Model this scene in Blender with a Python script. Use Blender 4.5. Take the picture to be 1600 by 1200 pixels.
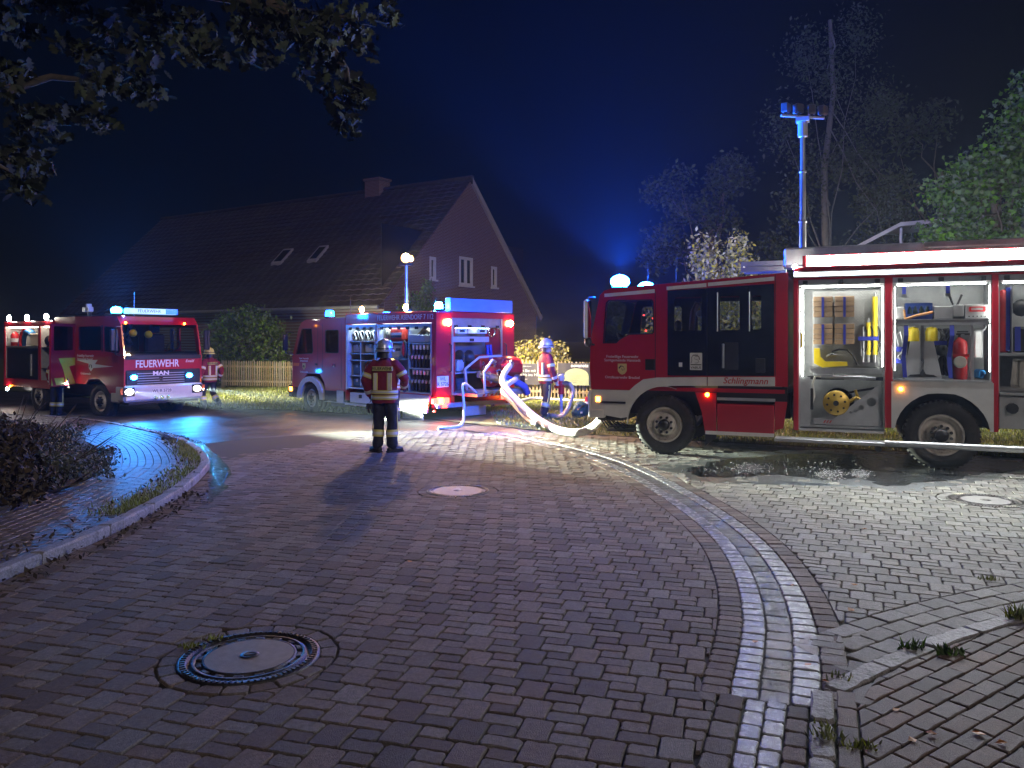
import bpy, bmesh, math, random
import numpy as np
from mathutils import Vector, Matrix
random.seed(7); np.random.seed(7)
for o in list(bpy.data.objects): bpy.data.objects.remove(o)
scene = bpy.context.scene
COL = scene.collection
R = math.radians
# ------------------------------------------------------------------ camera
HC, HZ, FPX = 1.85, 530.0, 1248.0            # eye height, horizon row and focal length of the 1600 px photograph
cam_d = bpy.data.cameras.new("camera"); cam = bpy.data.objects.new("camera", cam_d); COL.objects.link(cam)
cam.location = (0, 0, HC); cam.rotation_euler = (R(90), 0, 0)
cam_d.sensor_width = 36.0; cam_d.lens = 36.0*FPX/1600.0; cam_d.shift_y = -(600-HZ)/1600.0
cam_d.clip_start = 0.05; cam_d.clip_end = 2000
scene.camera = cam
# ------------------------------------------------------------------ night sky, moon, exposure
SUN_EL, SUN_AZ = R(30), R(160)               # azimuth clockwise from +Y: behind the camera, to the right
world = bpy.data.worlds.new("World"); scene.world = world; world.use_nodes = True
wn = world.node_tree; bg = wn.nodes["Background"]
sky = wn.nodes.new("ShaderNodeTexSky"); sky.sky_type = 'NISHITA'; sky.sun_disc = False
sky.sun_elevation = SUN_EL; sky.sun_rotation = SUN_AZ; sky.ozone_density = 6.0; sky.air_density = 1.0; sky.dust_density = 0.0
wn.links.new(sky.outputs[0], bg.inputs[0]); bg.inputs[1].default_value = 0.0003
sl = bpy.data.lights.new("street_glow", 'SUN'); sl.energy = 0.55; sl.angle = R(3.0); sl.color = (1.0, 0.86, 0.80)  # sun lamp added in place of an unseen street lamp behind the camera
so = bpy.data.objects.new("street_glow", sl); COL.objects.link(so)
sd = Vector((math.sin(SUN_AZ)*math.cos(SUN_EL), math.cos(SUN_AZ)*math.cos(SUN_EL), math.sin(SUN_EL)))
so.rotation_euler = sd.to_track_quat('Z', 'Y').to_euler(); so.location = sd*60
vs = scene.view_settings; vs.view_transform = 'Standard'; vs.look = 'None'; vs.exposure = 0.15; vs.gamma = 1.0
vs.use_curve_mapping = False
cy = scene.cycles
scene.render.engine = 'CYCLES'
cy.use_denoising = True
try: cy.denoiser = 'OPENIMAGEDENOISE'
except Exception: pass
cy.max_bounces = 6; cy.diffuse_bounces = 2; cy.glossy_bounces = 4; cy.transmission_bounces = 5; cy.transparent_max_bounces = 10
cy.volume_bounces = 0; cy.caustics_reflective = False; cy.caustics_refractive = False
cy.sample_clamp_indirect = 4.0; cy.blur_glossy = 0.5; cy.use_light_tree = True
cy.volume_step_rate = 2.0

# ------------------------------------------------------------------ mapping from the photograph
def gp(x, y, z=0.0):
    """ground point (height z) seen at photograph pixel x, y"""
    Y = FPX*(HC-z)/(y-HZ); return Vector(((x-800)/FPX*Y, Y, z))
def at(x, y, Y):
    """point at distance Y seen at photograph pixel x, y"""
    return Vector(((x-800)/FPX*Y, Y, HC-(y-HZ)/FPX*Y))

# ------------------------------------------------------------------ helpers
def tag(o, label=None, cat=None, group=None, kind=None):
    if label: o["label"] = label
    if cat: o["category"] = cat
    if group: o["group"] = group
    if kind: o["kind"] = kind
    return o
def E(name, loc=(0,0,0), rz=0.0, label=None, cat=None, group=None):
    o = bpy.data.objects.new(name, None); COL.objects.link(o)
    o.location = loc; o.rotation_euler = (0, 0, rz); o.empty_display_size = 0.2
    return tag(o, label, cat, group)
def link(name, me, parent=None, loc=None):
    o = bpy.data.objects.new(name, me); COL.objects.link(o)
    if parent: o.parent = parent
    if loc is not None: o.location = loc
    return o
def copy_tree(o, parent=None):
    c = o.copy(); COL.objects.link(c); c.parent = parent
    for ch in o.children: copy_tree(ch, c)
    return c

class MB:
    """collects geometry for ONE mesh"""
    def __init__(s): s.V=[]; s.F=[]; s.I=[]; s.S=[]; s.T=None
    def add(s, vs, fs, m=0, smooth=False):
        n=len(s.V)
        if s.T is not None: vs=[s.T@Vector(v) for v in vs]
        s.V+= [tuple(v) for v in vs]; s.F+=[tuple(n+i for i in f) for f in fs]; s.I+=[m]*len(fs); s.S+=[smooth]*len(fs)
        return s
    def box(s, a, b, m=0, bev=0.0):
        x0,y0,z0=[min(a[i],b[i]) for i in range(3)]; x1,y1,z1=[max(a[i],b[i]) for i in range(3)]
        if bev<=0:
            vs=[(x0,y0,z0),(x1,y0,z0),(x1,y1,z0),(x0,y1,z0),(x0,y0,z1),(x1,y0,z1),(x1,y1,z1),(x0,y1,z1)]
            return s.add(vs,[(3,2,1,0),(4,5,6,7),(0,1,5,4),(1,2,6,5),(2,3,7,6),(3,0,4,7)],m)
        e=min(bev,(x1-x0)*.45,(y1-y0)*.45,(z1-z0)*.45)
        vs=[]
        for X,sx in ((x0,1),(x1,-1)):
            for Y,sy in ((y0,1),(y1,-1)):
                for Z,sz in ((z0,1),(z1,-1)):
                    vs+=[(X,Y+sy*e,Z+sz*e),(X+sx*e,Y,Z+sz*e),(X+sx*e,Y+sy*e,Z)]
        def k(i,j,l,c): return ((i*2+j)*2+l)*3+c
        fs=[(k(0,0,0,0),k(0,0,1,0),k(0,1,1,0),k(0,1,0,0)),(k(1,0,0,0),k(1,1,0,0),k(1,1,1,0),k(1,0,1,0)),
            (k(0,0,0,1),k(1,0,0,1),k(1,0,1,1),k(0,0,1,1)),(k(0,1,0,1),k(0,1,1,1),k(1,1,1,1),k(1,1,0,1)),
            (k(0,0,0,2),k(0,1,0,2),k(1,1,0,2),k(1,0,0,2)),(k(0,0,1,2),k(1,0,1,2),k(1,1,1,2),k(0,1,1,2))]
        for i in (0,1):
            for j in (0,1): fs.append((k(i,j,0,0),k(i,j,1,0),k(i,j,1,1),k(i,j,0,1)))
            for l in (0,1): fs.append((k(i,0,l,0),k(i,1,l,0),k(i,1,l,2),k(i,0,l,2)))
        for j in (0,1):
            for l in (0,1): fs.append((k(0,j,l,1),k(1,j,l,1),k(1,j,l,2),k(0,j,l,2)))
        for i in (0,1):
            for j in (0,1):
                for l in (0,1): fs.append((k(i,j,l,0),k(i,j,l,1),k(i,j,l,2)))
        return s.add(vs,fs,m)
    def prism(s, poly, y0, y1, axis='y', m=0):
        """polygon in the plane across the axis, pushed out along it"""
        n=len(poly)
        def P(p,t): return (p[0],t,p[1]) if axis=='y' else ((t,p[0],p[1]) if axis=='x' else (p[0],p[1],t))
        vs=[P(p,y0) for p in poly]+[P(p,y1) for p in poly]
        return s.add(vs,[tuple(range(n)),tuple(range(2*n-1,n-1,-1))]+[(i,(i+1)%n,n+(i+1)%n,n+i) for i in range(n)],m)
    def cyl(s, p, q, r, r2=None, n=12, m=0, caps=True, smooth=True):
        p=Vector(p); q=Vector(q); r2=r if r2 is None else r2
        d=(q-p).normalized(); a=d.orthogonal().normalized(); b=d.cross(a)
        vs=[]
        for c,rr in ((p,r),(q,r2)):
            for i in range(n):
                t=2*math.pi*i/n; vs.append(c+a*(rr*math.cos(t))+b*(rr*math.sin(t)))
        s.add(vs,[(i,(i+1)%n,n+(i+1)%n,n+i) for i in range(n)],m,smooth)
        if caps: s.add(vs,[tuple(range(n-1,-1,-1)),tuple(range(n,2*n))],m)
        return s
    def tube(s, pts, r, n=8, m=0, caps=True, flat=1.0):
        pts=[Vector(p) for p in pts]; k=len(pts)
        rs=r if hasattr(r,'__len__') else [r]*k
        vs=[]; a=None
        for i,p in enumerate(pts):
            d=(pts[min(i+1,k-1)]-pts[max(i-1,0)]).normalized()
            if a is None: a=d.orthogonal().normalized()
            a=(a-d*a.dot(d)); a=a.normalized() if a.length>1e-6 else d.orthogonal().normalized()
            b=d.cross(a)
            for j in range(n):
                t=2*math.pi*j/n; vs.append(p+a*(rs[i]*math.cos(t))+b*(rs[i]*flat*math.sin(t)))
        fs=[(i*n+j,i*n+(j+1)%n,(i+1)*n+(j+1)%n,(i+1)*n+j) for i in range(k-1) for j in range(n)]
        s.add(vs,fs,m,True)
        if caps: s.add(vs,[tuple(range(n-1,-1,-1)),tuple(range((k-1)*n,k*n))],m)
        return s
    def lathe(s, prof, c=(0,0,0), axis='z', n=24, m=0, smooth=True, close=False):
        c=Vector(c); vs=[]; k=len(prof)
        for (r,h) in prof:
            for j in range(n):
                t=2*math.pi*j/n; x,y=r*math.cos(t),r*math.sin(t)
                vs.append(c+(Vector((x,y,h)) if axis=='z' else (Vector((x,h,y)) if axis=='y' else Vector((h,x,y)))))
        fs=[]
        for i in range(k if close else k-1):
            for j in range(n): fs.append((i*n+j,i*n+(j+1)%n,((i+1)%k)*n+(j+1)%n,((i+1)%k)*n+j))
        return s.add(vs,fs,m,smooth)
    def ball(s, c, r, n=12, m=0, sc=(1,1,1), z0=-1.0):
        c=Vector(c); k=max(4,n//2); vs=[]; a0=math.asin(z0)
        for i in range(k+1):
            a=a0+(math.pi/2-a0)*i/k
            for j in range(n):
                t=2*math.pi*j/n
                vs.append(c+Vector((r*sc[0]*math.cos(a)*math.cos(t),r*sc[1]*math.cos(a)*math.sin(t),r*sc[2]*math.sin(a))))
        return s.add(vs,[(i*n+j,i*n+(j+1)%n,(i+1)*n+(j+1)%n,(i+1)*n+j) for i in range(k) for j in range(n)],m,True)
    def quad(s, a,b,c,d, m=0): return s.add([a,b,c,d],[(0,1,2,3)],m)
    def mesh(s, name, mats):
        me=bpy.data.meshes.new(name); me.from_pydata(s.V,[],s.F)
        for mt in (mats if isinstance(mats,(list,tuple)) else [mats]): me.materials.append(mt)
        me.polygons.foreach_set('material_index',s.I); me.polygons.foreach_set('use_smooth',s.S); me.update()
        return me
    def build(s, name, mats, parent=None, loc=None):
        return link(name, s.mesh(name,mats), parent, loc)

def npmesh(name, V, F, mats, smooth=False, idx=None):
    """V (n,3), F (m,k) arrays of equal-sided faces"""
    me=bpy.data.meshes.new(name); V=np.asarray(V,dtype=np.float32); F=np.asarray(F,dtype=np.int32); k=F.shape[1]
    me.vertices.add(len(V)); me.vertices.foreach_set('co',V.ravel())
    me.loops.add(F.size); me.loops.foreach_set('vertex_index',F.ravel())
    me.polygons.add(len(F)); me.polygons.foreach_set('loop_start',np.arange(0,F.size,k,dtype=np.int32))
    if smooth: me.polygons.foreach_set('use_smooth',np.ones(len(F),dtype=bool))
    for mt in (mats if isinstance(mats,(list,tuple)) else [mats]): me.materials.append(mt)
    if idx is not None: me.polygons.foreach_set('material_index',np.asarray(idx,dtype=np.int32))
    me.update(); me.validate(); return me

# ------------------------------------------------------------------ materials
def lerp(a,b,t): return a+(b-a)*t
def mat(name, col, rough=0.5, metal=0.0, var=0.12, vs=6.0, bump=0.0, bs=60.0, coat=0.0, rand=0.0, rvar=0.12, spec=0.5, dirt=None, dscale=3.0, dlo=0.5, dhi=0.7, world=False, grain=0.0):
    m=bpy.data.materials.new(name); m.use_nodes=True; nt=m.node_tree; N=nt.nodes; L=nt.links
    p=N["Principled BSDF"]; tc=N.new("ShaderNodeTexCoord")
    nz=N.new("ShaderNodeTexNoise"); nz.inputs["Scale"].default_value=vs; nz.inputs["Detail"].default_value=5; nz.inputs["Roughness"].default_value=.65
    gm=N.new("ShaderNodeNewGeometry") if world else None
    VEC=gm.outputs["Position"] if world else tc.outputs["Object"]
    L.new(VEC,nz.inputs["Vector"])
    mx=N.new("ShaderNodeMix"); mx.data_type='RGBA'
    mx.inputs["A"].default_value=(*[max(0,c*(1-var)) for c in col],1); mx.inputs["B"].default_value=(*[min(1,c*(1+var)) for c in col],1)
    mr=N.new("ShaderNodeMapRange"); mr.inputs[1].default_value=.3; mr.inputs[2].default_value=.7
    L.new(nz.outputs["Fac"],mr.inputs[0]); L.new(mr.outputs[0],mx.inputs["Factor"])
    out=mx.outputs["Result"]
    if grain>0:                                          # fine aggregate in concrete and stone
        ng=N.new("ShaderNodeTexNoise"); ng.inputs["Scale"].default_value=330; ng.inputs["Detail"].default_value=2; L.new(VEC,ng.inputs["Vector"])
        mg=N.new("ShaderNodeMapRange"); mg.inputs[1].default_value=.33; mg.inputs[2].default_value=.72; mg.inputs[3].default_value=1-grain; mg.inputs[4].default_value=1+grain*1.6; mg.clamp=False; L.new(ng.outputs["Fac"],mg.inputs[0])
        hg=N.new("ShaderNodeHueSaturation"); L.new(mg.outputs[0],hg.inputs["Value"]); L.new(out,hg.inputs["Color"]); out=hg.outputs[0]
    if rand>0:
        g=N.new("ShaderNodeNewGeometry"); oi=N.new("ShaderNodeObjectInfo")
        ad=N.new("ShaderNodeMath"); ad.operation='ADD'; L.new(g.outputs["Random Per Island"],ad.inputs[0]); L.new(oi.outputs["Random"],ad.inputs[1])
        fr=N.new("ShaderNodeMath"); fr.operation='FRACT'; L.new(ad.outputs[0],fr.inputs[0])
        m2=N.new("ShaderNodeMapRange"); m2.inputs[3].default_value=1-rand; m2.inputs[4].default_value=1+rand; L.new(fr.outputs[0],m2.inputs[0])
        hs=N.new("ShaderNodeHueSaturation"); L.new(m2.outputs[0],hs.inputs["Value"]); L.new(out,hs.inputs["Color"])
        m3=N.new("ShaderNodeMapRange"); m3.inputs[3].default_value=.45; m3.inputs[4].default_value=1.35
        f2=N.new("ShaderNodeMath"); f2.operation='MULTIPLY'; f2.inputs[1].default_value=7.31; L.new(fr.outputs[0],f2.inputs[0])
        f3=N.new("ShaderNodeMath"); f3.operation='FRACT'; L.new(f2.outputs[0],f3.inputs[0]); L.new(f3.outputs[0],m3.inputs[0]); L.new(m3.outputs[0],hs.inputs["Saturation"])
        out=hs.outputs[0]
    if dirt is not None:
        n2=N.new("ShaderNodeTexNoise"); n2.inputs["Scale"].default_value=dscale; n2.inputs["Detail"].default_value=8; n2.inputs["Roughness"].default_value=.7
        L.new(VEC,n2.inputs["Vector"])
        mm=N.new("ShaderNodeMapRange"); mm.inputs[1].default_value=dlo; mm.inputs[2].default_value=dhi; L.new(n2.outputs["Fac"],mm.inputs[0])
        m4=N.new("ShaderNodeMix"); m4.data_type='RGBA'; L.new(mm.outputs[0],m4.inputs["Factor"]); L.new(out,m4.inputs["A"]); m4.inputs["B"].default_value=(*dirt,1)
        out=m4.outputs["Result"]
    L.new(out,p.inputs["Base Color"])
    rr=N.new("ShaderNodeMapRange"); rr.inputs[3].default_value=max(.02,rough-rvar); rr.inputs[4].default_value=min(1,rough+rvar)
    L.new(nz.outputs["Fac"],rr.inputs[0]); L.new(rr.outputs[0],p.inputs["Roughness"])
    p.inputs["Metallic"].default_value=metal; p.inputs["Specular IOR Level"].default_value=spec
    if coat: p.inputs["Coat Weight"].default_value=coat; p.inputs["Coat Roughness"].default_value=.06
    if bump>0:
        nb=N.new("ShaderNodeTexNoise"); nb.inputs["Scale"].default_value=bs; nb.inputs["Detail"].default_value=4
        L.new(VEC,nb.inputs["Vector"])
        b=N.new("ShaderNodeBump"); b.inputs["Strength"].default_value=bump; b.inputs["Distance"].default_value=.01
        L.new(nb.outputs["Fac"],b.inputs["Height"]); L.new(b.outputs[0],p.inputs["Normal"])
    return m
def emis(name, col, s):
    m=bpy.data.materials.new(name); m.use_nodes=True; nt=m.node_tree
    p=nt.nodes["Principled BSDF"]; p.inputs["Base Color"].default_value=(*col,1); p.inputs["Emission Color"].default_value=(*col,1); p.inputs["Emission Strength"].default_value=s
    p.inputs["Roughness"].default_value=.3
    return m
def glass(name, tint=(.55,.6,.62), rough=.02, refl=.75):
    """window pane: mostly clear tinted, mirror-like at grazing angles"""
    m=bpy.data.materials.new(name); m.use_nodes=True; nt=m.node_tree; N=nt.nodes; L=nt.links
    for n in list(N): N.remove(n)
    o=N.new("ShaderNodeOutputMaterial"); t=N.new("ShaderNodeBsdfTransparent"); t.inputs[0].default_value=(*tint,1)
    g=N.new("ShaderNodeBsdfGlossy"); g.inputs["Roughness"].default_value=rough; g.inputs["Color"].default_value=(.9,.95,1,1)
    lw=N.new("ShaderNodeFresnel"); lw.inputs[0].default_value=1.5
    mu=N.new("ShaderNodeMath"); mu.operation='MULTIPLY'; mu.inputs[1].default_value=refl*1.3; L.new(lw.outputs[0],mu.inputs[0])
    mx=N.new("ShaderNodeMixShader"); L.new(mu.outputs[0],mx.inputs[0]); L.new(t.outputs[0],mx.inputs[1]); L.new(g.outputs[0],mx.inputs[2]); L.new(mx.outputs[0],o.inputs[0])
    return m
def water_mat(name, bump=.25, bs=9.0, dark=(.5,.5,.5)):
    m=glass(name,dark,.03,1.0); nt=m.node_tree; N=nt.nodes; L=nt.links
    tc=N.new("ShaderNodeTexCoord"); nz=N.new("ShaderNodeTexNoise"); nz.inputs["Scale"].default_value=bs; nz.inputs["Detail"].default_value=3
    L.new(tc.outputs["Object"],nz.inputs["Vector"]); b=N.new("ShaderNodeBump"); b.inputs["Strength"].default_value=bump; b.inputs["Distance"].default_value=.02
    L.new(nz.outputs["Fac"],b.inputs["Height"])
    for n in N:
        if n.type in ('BSDF_GLOSSY','FRESNEL'): L.new(b.outputs[0],n.inputs["Normal"])
    return m
K={}
K['paver']=mat('paver_concrete',(.155,.128,.115),.74,spec=.28,var=.35,vs=38,bump=.8,bs=190,rand=.34,rvar=.25,dirt=(.12,.085,.05),dscale=7.0,dlo=.52,dhi=.80,world=True,grain=.45)
K['paver2']=mat('paver_concrete_grey',(.20,.19,.175),.68,spec=.3,var=.32,vs=32,bump=.7,bs=190,rand=.26,rvar=.25,dirt=(.13,.11,.08),dscale=6.0,dlo=.52,dhi=.8,world=True,grain=.45)
K['brick']=mat('pavement_brick',(.15,.115,.10),.7,spec=.3,var=.2,vs=20,bump=.5,bs=160,rand=.28,rvar=.18,world=True,grain=.45)
K['flag']=mat('pavement_paver',(.13,.115,.11),.5,var=.2,vs=16,bump=.4,bs=150,rand=.2,rvar=.15,world=True,grain=.45)
K['pale']=mat('gutter_paver',(.27,.28,.295),.26,var=.18,vs=14,bump=.5,bs=220,rand=.15,rvar=.14,world=True,grain=.25)  # concrete stones, their pale wet sheen put into the colour
K['wetpale']=mat('gutter_channel',(.20,.205,.215),.15,var=.45,vs=3,bump=.7,bs=240,rand=.2,rvar=.12,world=True,grain=.25)
K['joint']=mat('joint_sand',(.03,.025,.018),.95,var=.5,vs=30,bump=.4,dirt=(.03,.04,.012),dscale=2.0,world=True)
K['granite']=mat('granite',(.26,.25,.25),.7,var=.35,vs=40,bump=.9,bs=35,rand=.12,dirt=(.05,.055,.03),dscale=6,dlo=.52,dhi=.75,world=True,grain=.45)
K['iron']=mat('cast_iron',(.07,.065,.065),.42,metal=.8,var=.4,vs=25,bump=.6,bs=90,dirt=(.05,.03,.02),dscale=8)
K['concrete']=mat('cover_concrete',(.23,.215,.205),.6,var=.2,vs=18,bump=.3,bs=160)
K['asphalt']=mat('asphalt',(.050,.047,.050),.46,var=.5,vs=1.1,bump=.5,bs=180,rvar=.42,dirt=(.085,.075,.075),dscale=.7,world=True,grain=.45)
K['soil']=mat('soil',(.035,.026,.018),.95,var=.5,vs=8,bump=.8,bs=30,world=True)
K['lawn']=mat('lawn_soil',(.08,.09,.025),.95,var=.4,vs=5,bump=.8,bs=50,world=True)
# ================================================================== GROUND, ROADS, PAVING
def gz(X,Y):
    """the street falls gently away to the left and back"""
    t=-.75*X+.4*Y-7.0
    if t<=0: return 0.0
    t=t*t/4 if t<2 else t-1
    return -.36*math.tanh(.035*t/.36)
def gpz(x,y,dz=0.0):
    z=0.0
    for _ in range(12): p=gp(x,y,z+dz); z=gz(p.x,p.y)
    return p
def catmull(P, step=.05, closed=False):
    P=[Vector(p).to_2d() for p in P]; out=[]
    for i in range(len(P)-1):
        p0=P[i-1] if i>0 else P[0]*2-P[1]; p1=P[i]; p2=P[i+1]; p3=P[i+2] if i+2<len(P) else P[-1]*2-P[-2]
        n=max(2,int((p2-p1).length/step))
        for k in range(n):
            t=k/n; out.append(.5*((2*p1)+(p2-p0)*t+(2*p0-5*p1+4*p2-p3)*t*t+(3*p1-p0-3*p2+p3)*t**3))
    out.append(P[-1]); return out
def resample(C, step):
    out=[C[0]]; acc=0
    for a,b in zip(C,C[1:]):
        d=(b-a).length
        while acc+d>=step:
            t=(step-acc)/d; a=a.lerp(b,t); d=(b-a).length; out.append(a); acc=0
        acc+=d
    return out
def normals(C):
    return [Vector((d.y,-d.x)).normalized() for d in [(C[min(i+1,len(C)-1)]-C[max(i-1,0)]) for i in range(len(C))]]
def offs(C, d):
    return [c+n*d for c,n in zip(C,normals(C))]
def inside(p, poly):
    x,y=p[0],p[1]; r=False; j=len(poly)-1
    for i in range(len(poly)):
        xi,yi=poly[i][0],poly[i][1]; xj,yj=poly[j][0],poly[j][1]
        if (yi>y)!=(yj>y) and x<(xj-xi)*(y-yi)/(yj-yi)+xi: r=not r
        j=i
    return r
def clip_half(q, a, n):
    """keep the part of polygon q where (p-a).n >= 0"""
    out=[]
    for i in range(len(q)):
        p,r=q[i],q[(i+1)%len(q)]; dp,dr=(p-a).dot(n),(r-a).dot(n)
        if dp>=0: out.append(p)
        if (dp>=0)!=(dr>=0): out.append(p.lerp(r,dp/(dp-dr)))
    return out
def area(q): return abs(sum(q[i].x*q[(i+1)%len(q)].y-q[(i+1)%len(q)].x*q[i].y for i in range(len(q))))/2
def sheet(name, poly, z, m, kind='structure', parent=None, dense=0):
    bm=bmesh.new(); vs=[bm.verts.new((p[0],p[1],z)) for p in poly]; f=bm.faces.new(vs)
    if f.normal.z<0: f.normal_flip()
    bm.normal_update()
    if bm.faces[:][0].normal.z<0: bmesh.ops.reverse_faces(bm,faces=bm.faces[:])
    bmesh.ops.triangulate(bm,faces=bm.faces[:])
    if dense:
        for _ in range(7):
            ed=[e for e in bm.edges if e.calc_length()>dense and max(v.co.y for v in e.verts)>9]
            if not ed: break
            bmesh.ops.subdivide_edges(bm,edges=ed,cuts=1); bmesh.ops.triangulate(bm,faces=[f for f in bm.faces if len(f.verts)>3])
        for v in bm.verts: v.co.z=z+gz(v.co.x,v.co.y)
    me=bpy.data.meshes.new(name); bm.to_mesh(me); bm.free(); me.materials.append(m)
    o=link(name,me,parent)
    if kind: o["kind"]=kind
    return o
def field(poly, phi, fmt, holes=(), gap=.007):
    """blocks laid in a rotated frame, cut at the field's edge and round the holes"""
    c,s=math.cos(phi),math.sin(phi); poly=[Vector(p) for p in poly]
    U=[p.x*c+p.y*s for p in poly]; W=[-p.x*s+p.y*c for p in poly]
    out=[]
    segs=[(poly[i],poly[(i+1)%len(poly)]) for i in range(len(poly))]
    A=np.array([[a.x,a.y] for a,b in segs]); Bv=np.array([[b.x-a.x,b.y-a.y] for a,b in segs]); L2=(Bv**2).sum(1)+1e-12
    for (u,w,du,dw) in fmt(min(U),max(U),min(W),max(W)):
        cu,cw=u+du/2,w+dw/2; ctr=Vector((cu*c-cw*s,cu*s+cw*c))
        g=gap/2
        q=[Vector((a*c-b*s,a*s+b*c)) for a,b in ((u+g,w+g),(u+du-g,w+g),(u+du-g,w+dw-g),(u+g,w+dw-g))]
        P=np.array([ctr.x,ctr.y]); t=np.clip(((P-A)*Bv).sum(1)/L2,0,1); near=A+Bv*t[:,None]; d2=((near-P)**2).sum(1)
        r=max(du,dw)
        if d2.min()<r*r:
            ok=inside(ctr,poly)
            for k in [i for i in np.argsort(d2)[:6] if d2[i]<r*r]:
                a,b=segs[k]; n=Vector((-(b-a).y,(b-a).x)).normalized()
                if not inside(a.lerp(b,.5)+n*.01,poly): n=-n
                off=clip_half(q,a+n*g,-n)                 # what this edge would cut away; keep it at a concave corner
                if len(off)<3 or inside(sum(off,Vector((0,0)))/len(off),poly): continue
                q=clip_half(q,a+n*g,n)
                if len(q)<3: break
            if len(q)<3 or area(q)<.0018: continue
            cc=sum(q,Vector((0,0)))/len(q)
            if not inside(cc,poly): continue
        elif not inside(ctr,poly): continue
        for (hx,hy,hr) in holes:
            h=Vector((hx,hy)); dd=(ctr-h).length
            if dd<hr+r:
                n=(ctr-h).normalized() if dd>1e-6 else Vector((1,0))
                if dd<hr*.8: q=[]; break
                q=clip_half(q,h+n*(hr+g),n)
                if len(q)<3 or area(q)<.0018: q=[]; break
        if len(q)>=3: out.append(q)
    return out
def mixed(u0,u1,w0,w1, S=.16, a=.14, b=.20, h=.105):
    """squares two courses high between short and long oblongs one course high"""
    P=2*S+a+b; r0=int(w0/h)-2
    for r in range(r0,int(w1/h)+2):
        base=r*(S+a)%P
        k0=int((u0-base)/P)-2
        for k in range(k0,int((u1-base)/P)+2):
            u=base+k*P; w=r*h
            yield (u,w,S,2*h)                       # the square that starts in this course
            yield (u+S,w,b,h)                       # long oblong after it
            yield (u-a,w,a,h)                       # short oblong before it
def running(u0,u1,w0,w1, l=.21, h=.105):
    for r in range(int(w0/h)-1,int(w1/h)+2):
        o=(r%2)*l/2
        for k in range(int((u0-o)/l)-1,int((u1-o)/l)+2): yield (o+k*l,r*h,l,h)
def ring(cx,cy,r0,r1,n,gap=.008):
    out=[]
    for i in range(n):
        t0,t1=2*math.pi*i/n,2*math.pi*(i+1)/n; g0,g1=gap/2/r0,gap/2/r1
        out.append([Vector((cx+r*math.cos(t),cy+r*math.sin(t))) for r,t in ((r0,t0+g0),(r1,t0+g1),(r1,t1-g1),(r0,t1-g0))])
    return out
def band(C, o0, o1, ln, shift=0.0, gap=.007):
    """a course of stones along a curve between two offsets"""
    pts=resample(C,ln/4); A=offs(pts,o0+gap/2); B=offs(pts,o1-gap/2); out=[]
    i0=int(shift*4)
    for i in range(i0,len(pts)-4,4):
        t=gap/ln*2
        a0,a1=A[i].lerp(A[i+1],t),A[i+4].lerp(A[i+3],t); b0,b1=B[i].lerp(B[i+1],t),B[i+4].lerp(B[i+3],t)
        out.append([a0,b0,b1,a1])
    return out
def long_band(C, o0, o1, ln, gap=.01, sub=.125):
    """long stones bent to the curve"""
    pts=resample(C,sub); A=offs(pts,o0); B=offs(pts,o1); k=int(ln/sub); out=[]
    for i in range(0,len(pts)-k,k):
        a,c_=A[i:i+k+1],B[i:i+k+1]; t=gap/sub
        a[0],c_[0]=a[0].lerp(a[1],t),c_[0].lerp(c_[1],t); out.append(a+c_[::-1])
    return out
def proj_area(q):
    return area([Vector((800+p.x/max(p.y,.3)*FPX, HZ+FPX*HC/max(p.y,.3))) for p in q])
def in_view(q, m=60):
    for p in q:
        if p.y>.5:
            x=800+p.x/p.y*FPX; y=HZ+FPX*HC/p.y
            if -m<x<1600+m and y<1200+m: return True
    return False
def stone(mb, q, z=0.0, near=True, rnd=.013, jit=.0025, tilt=.004, thick=.035, bev=.005, rough=0):
    q=list(q)
    if sum((q[i].x*q[(i+1)%len(q)].y-q[(i+1)%len(q)].x*q[i].y) for i in range(len(q)))<0: q=q[::-1]
    n=len(q); c=sum(q,Vector((0,0)))/n
    ring_=[]
    if near:
        for i in range(n):
            p,a,b=q[i],q[i-1],q[(i+1)%n]
            la,lb=(a-p).length,(b-p).length; ra,rb=min(rnd*random.uniform(.6,1.5),la*.3),min(rnd*random.uniform(.6,1.5),lb*.3)
            ring_.append(p+(a-p)*(ra/max(la,1e-5))); ring_.append(p+(b-p)*(rb/max(lb,1e-5)))
            if lb>.09:                                   # a wavering long edge
                ring_.append(p.lerp(b,random.uniform(.4,.6))+(c-p.lerp(b,.5)).normalized()*random.uniform(-.001,.004))
        ring_=[p+Vector((random.uniform(-jit,jit),random.uniform(-jit,jit))) for p in ring_]
    else: ring_=q
    k=len(ring_); tx,ty=random.uniform(-tilt,tilt)*4,random.uniform(-tilt,tilt)*4; dz=random.uniform(-1,1)*tilt*.7
    def Z(p,h): return z+h+dz+(p.x-c.x)*tx+(p.y-c.y)*ty
    top=[p+(c-p).normalized()*bev*1.3 for p in ring_]
    vs=[(p.x,p.y,Z(p,0)) for p in top]+[(p.x,p.y,Z(p,-bev)) for p in ring_]+[(p.x,p.y,z-thick) for p in ring_]
    fs=[tuple(range(k))]+[(k+i,k+(i+1)%k,(i+1)%k,i) for i in range(k)]+[(2*k+i,2*k+(i+1)%k,k+(i+1)%k,k+i) for i in range(k)]
    mb.add(vs,fs,0)
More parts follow.
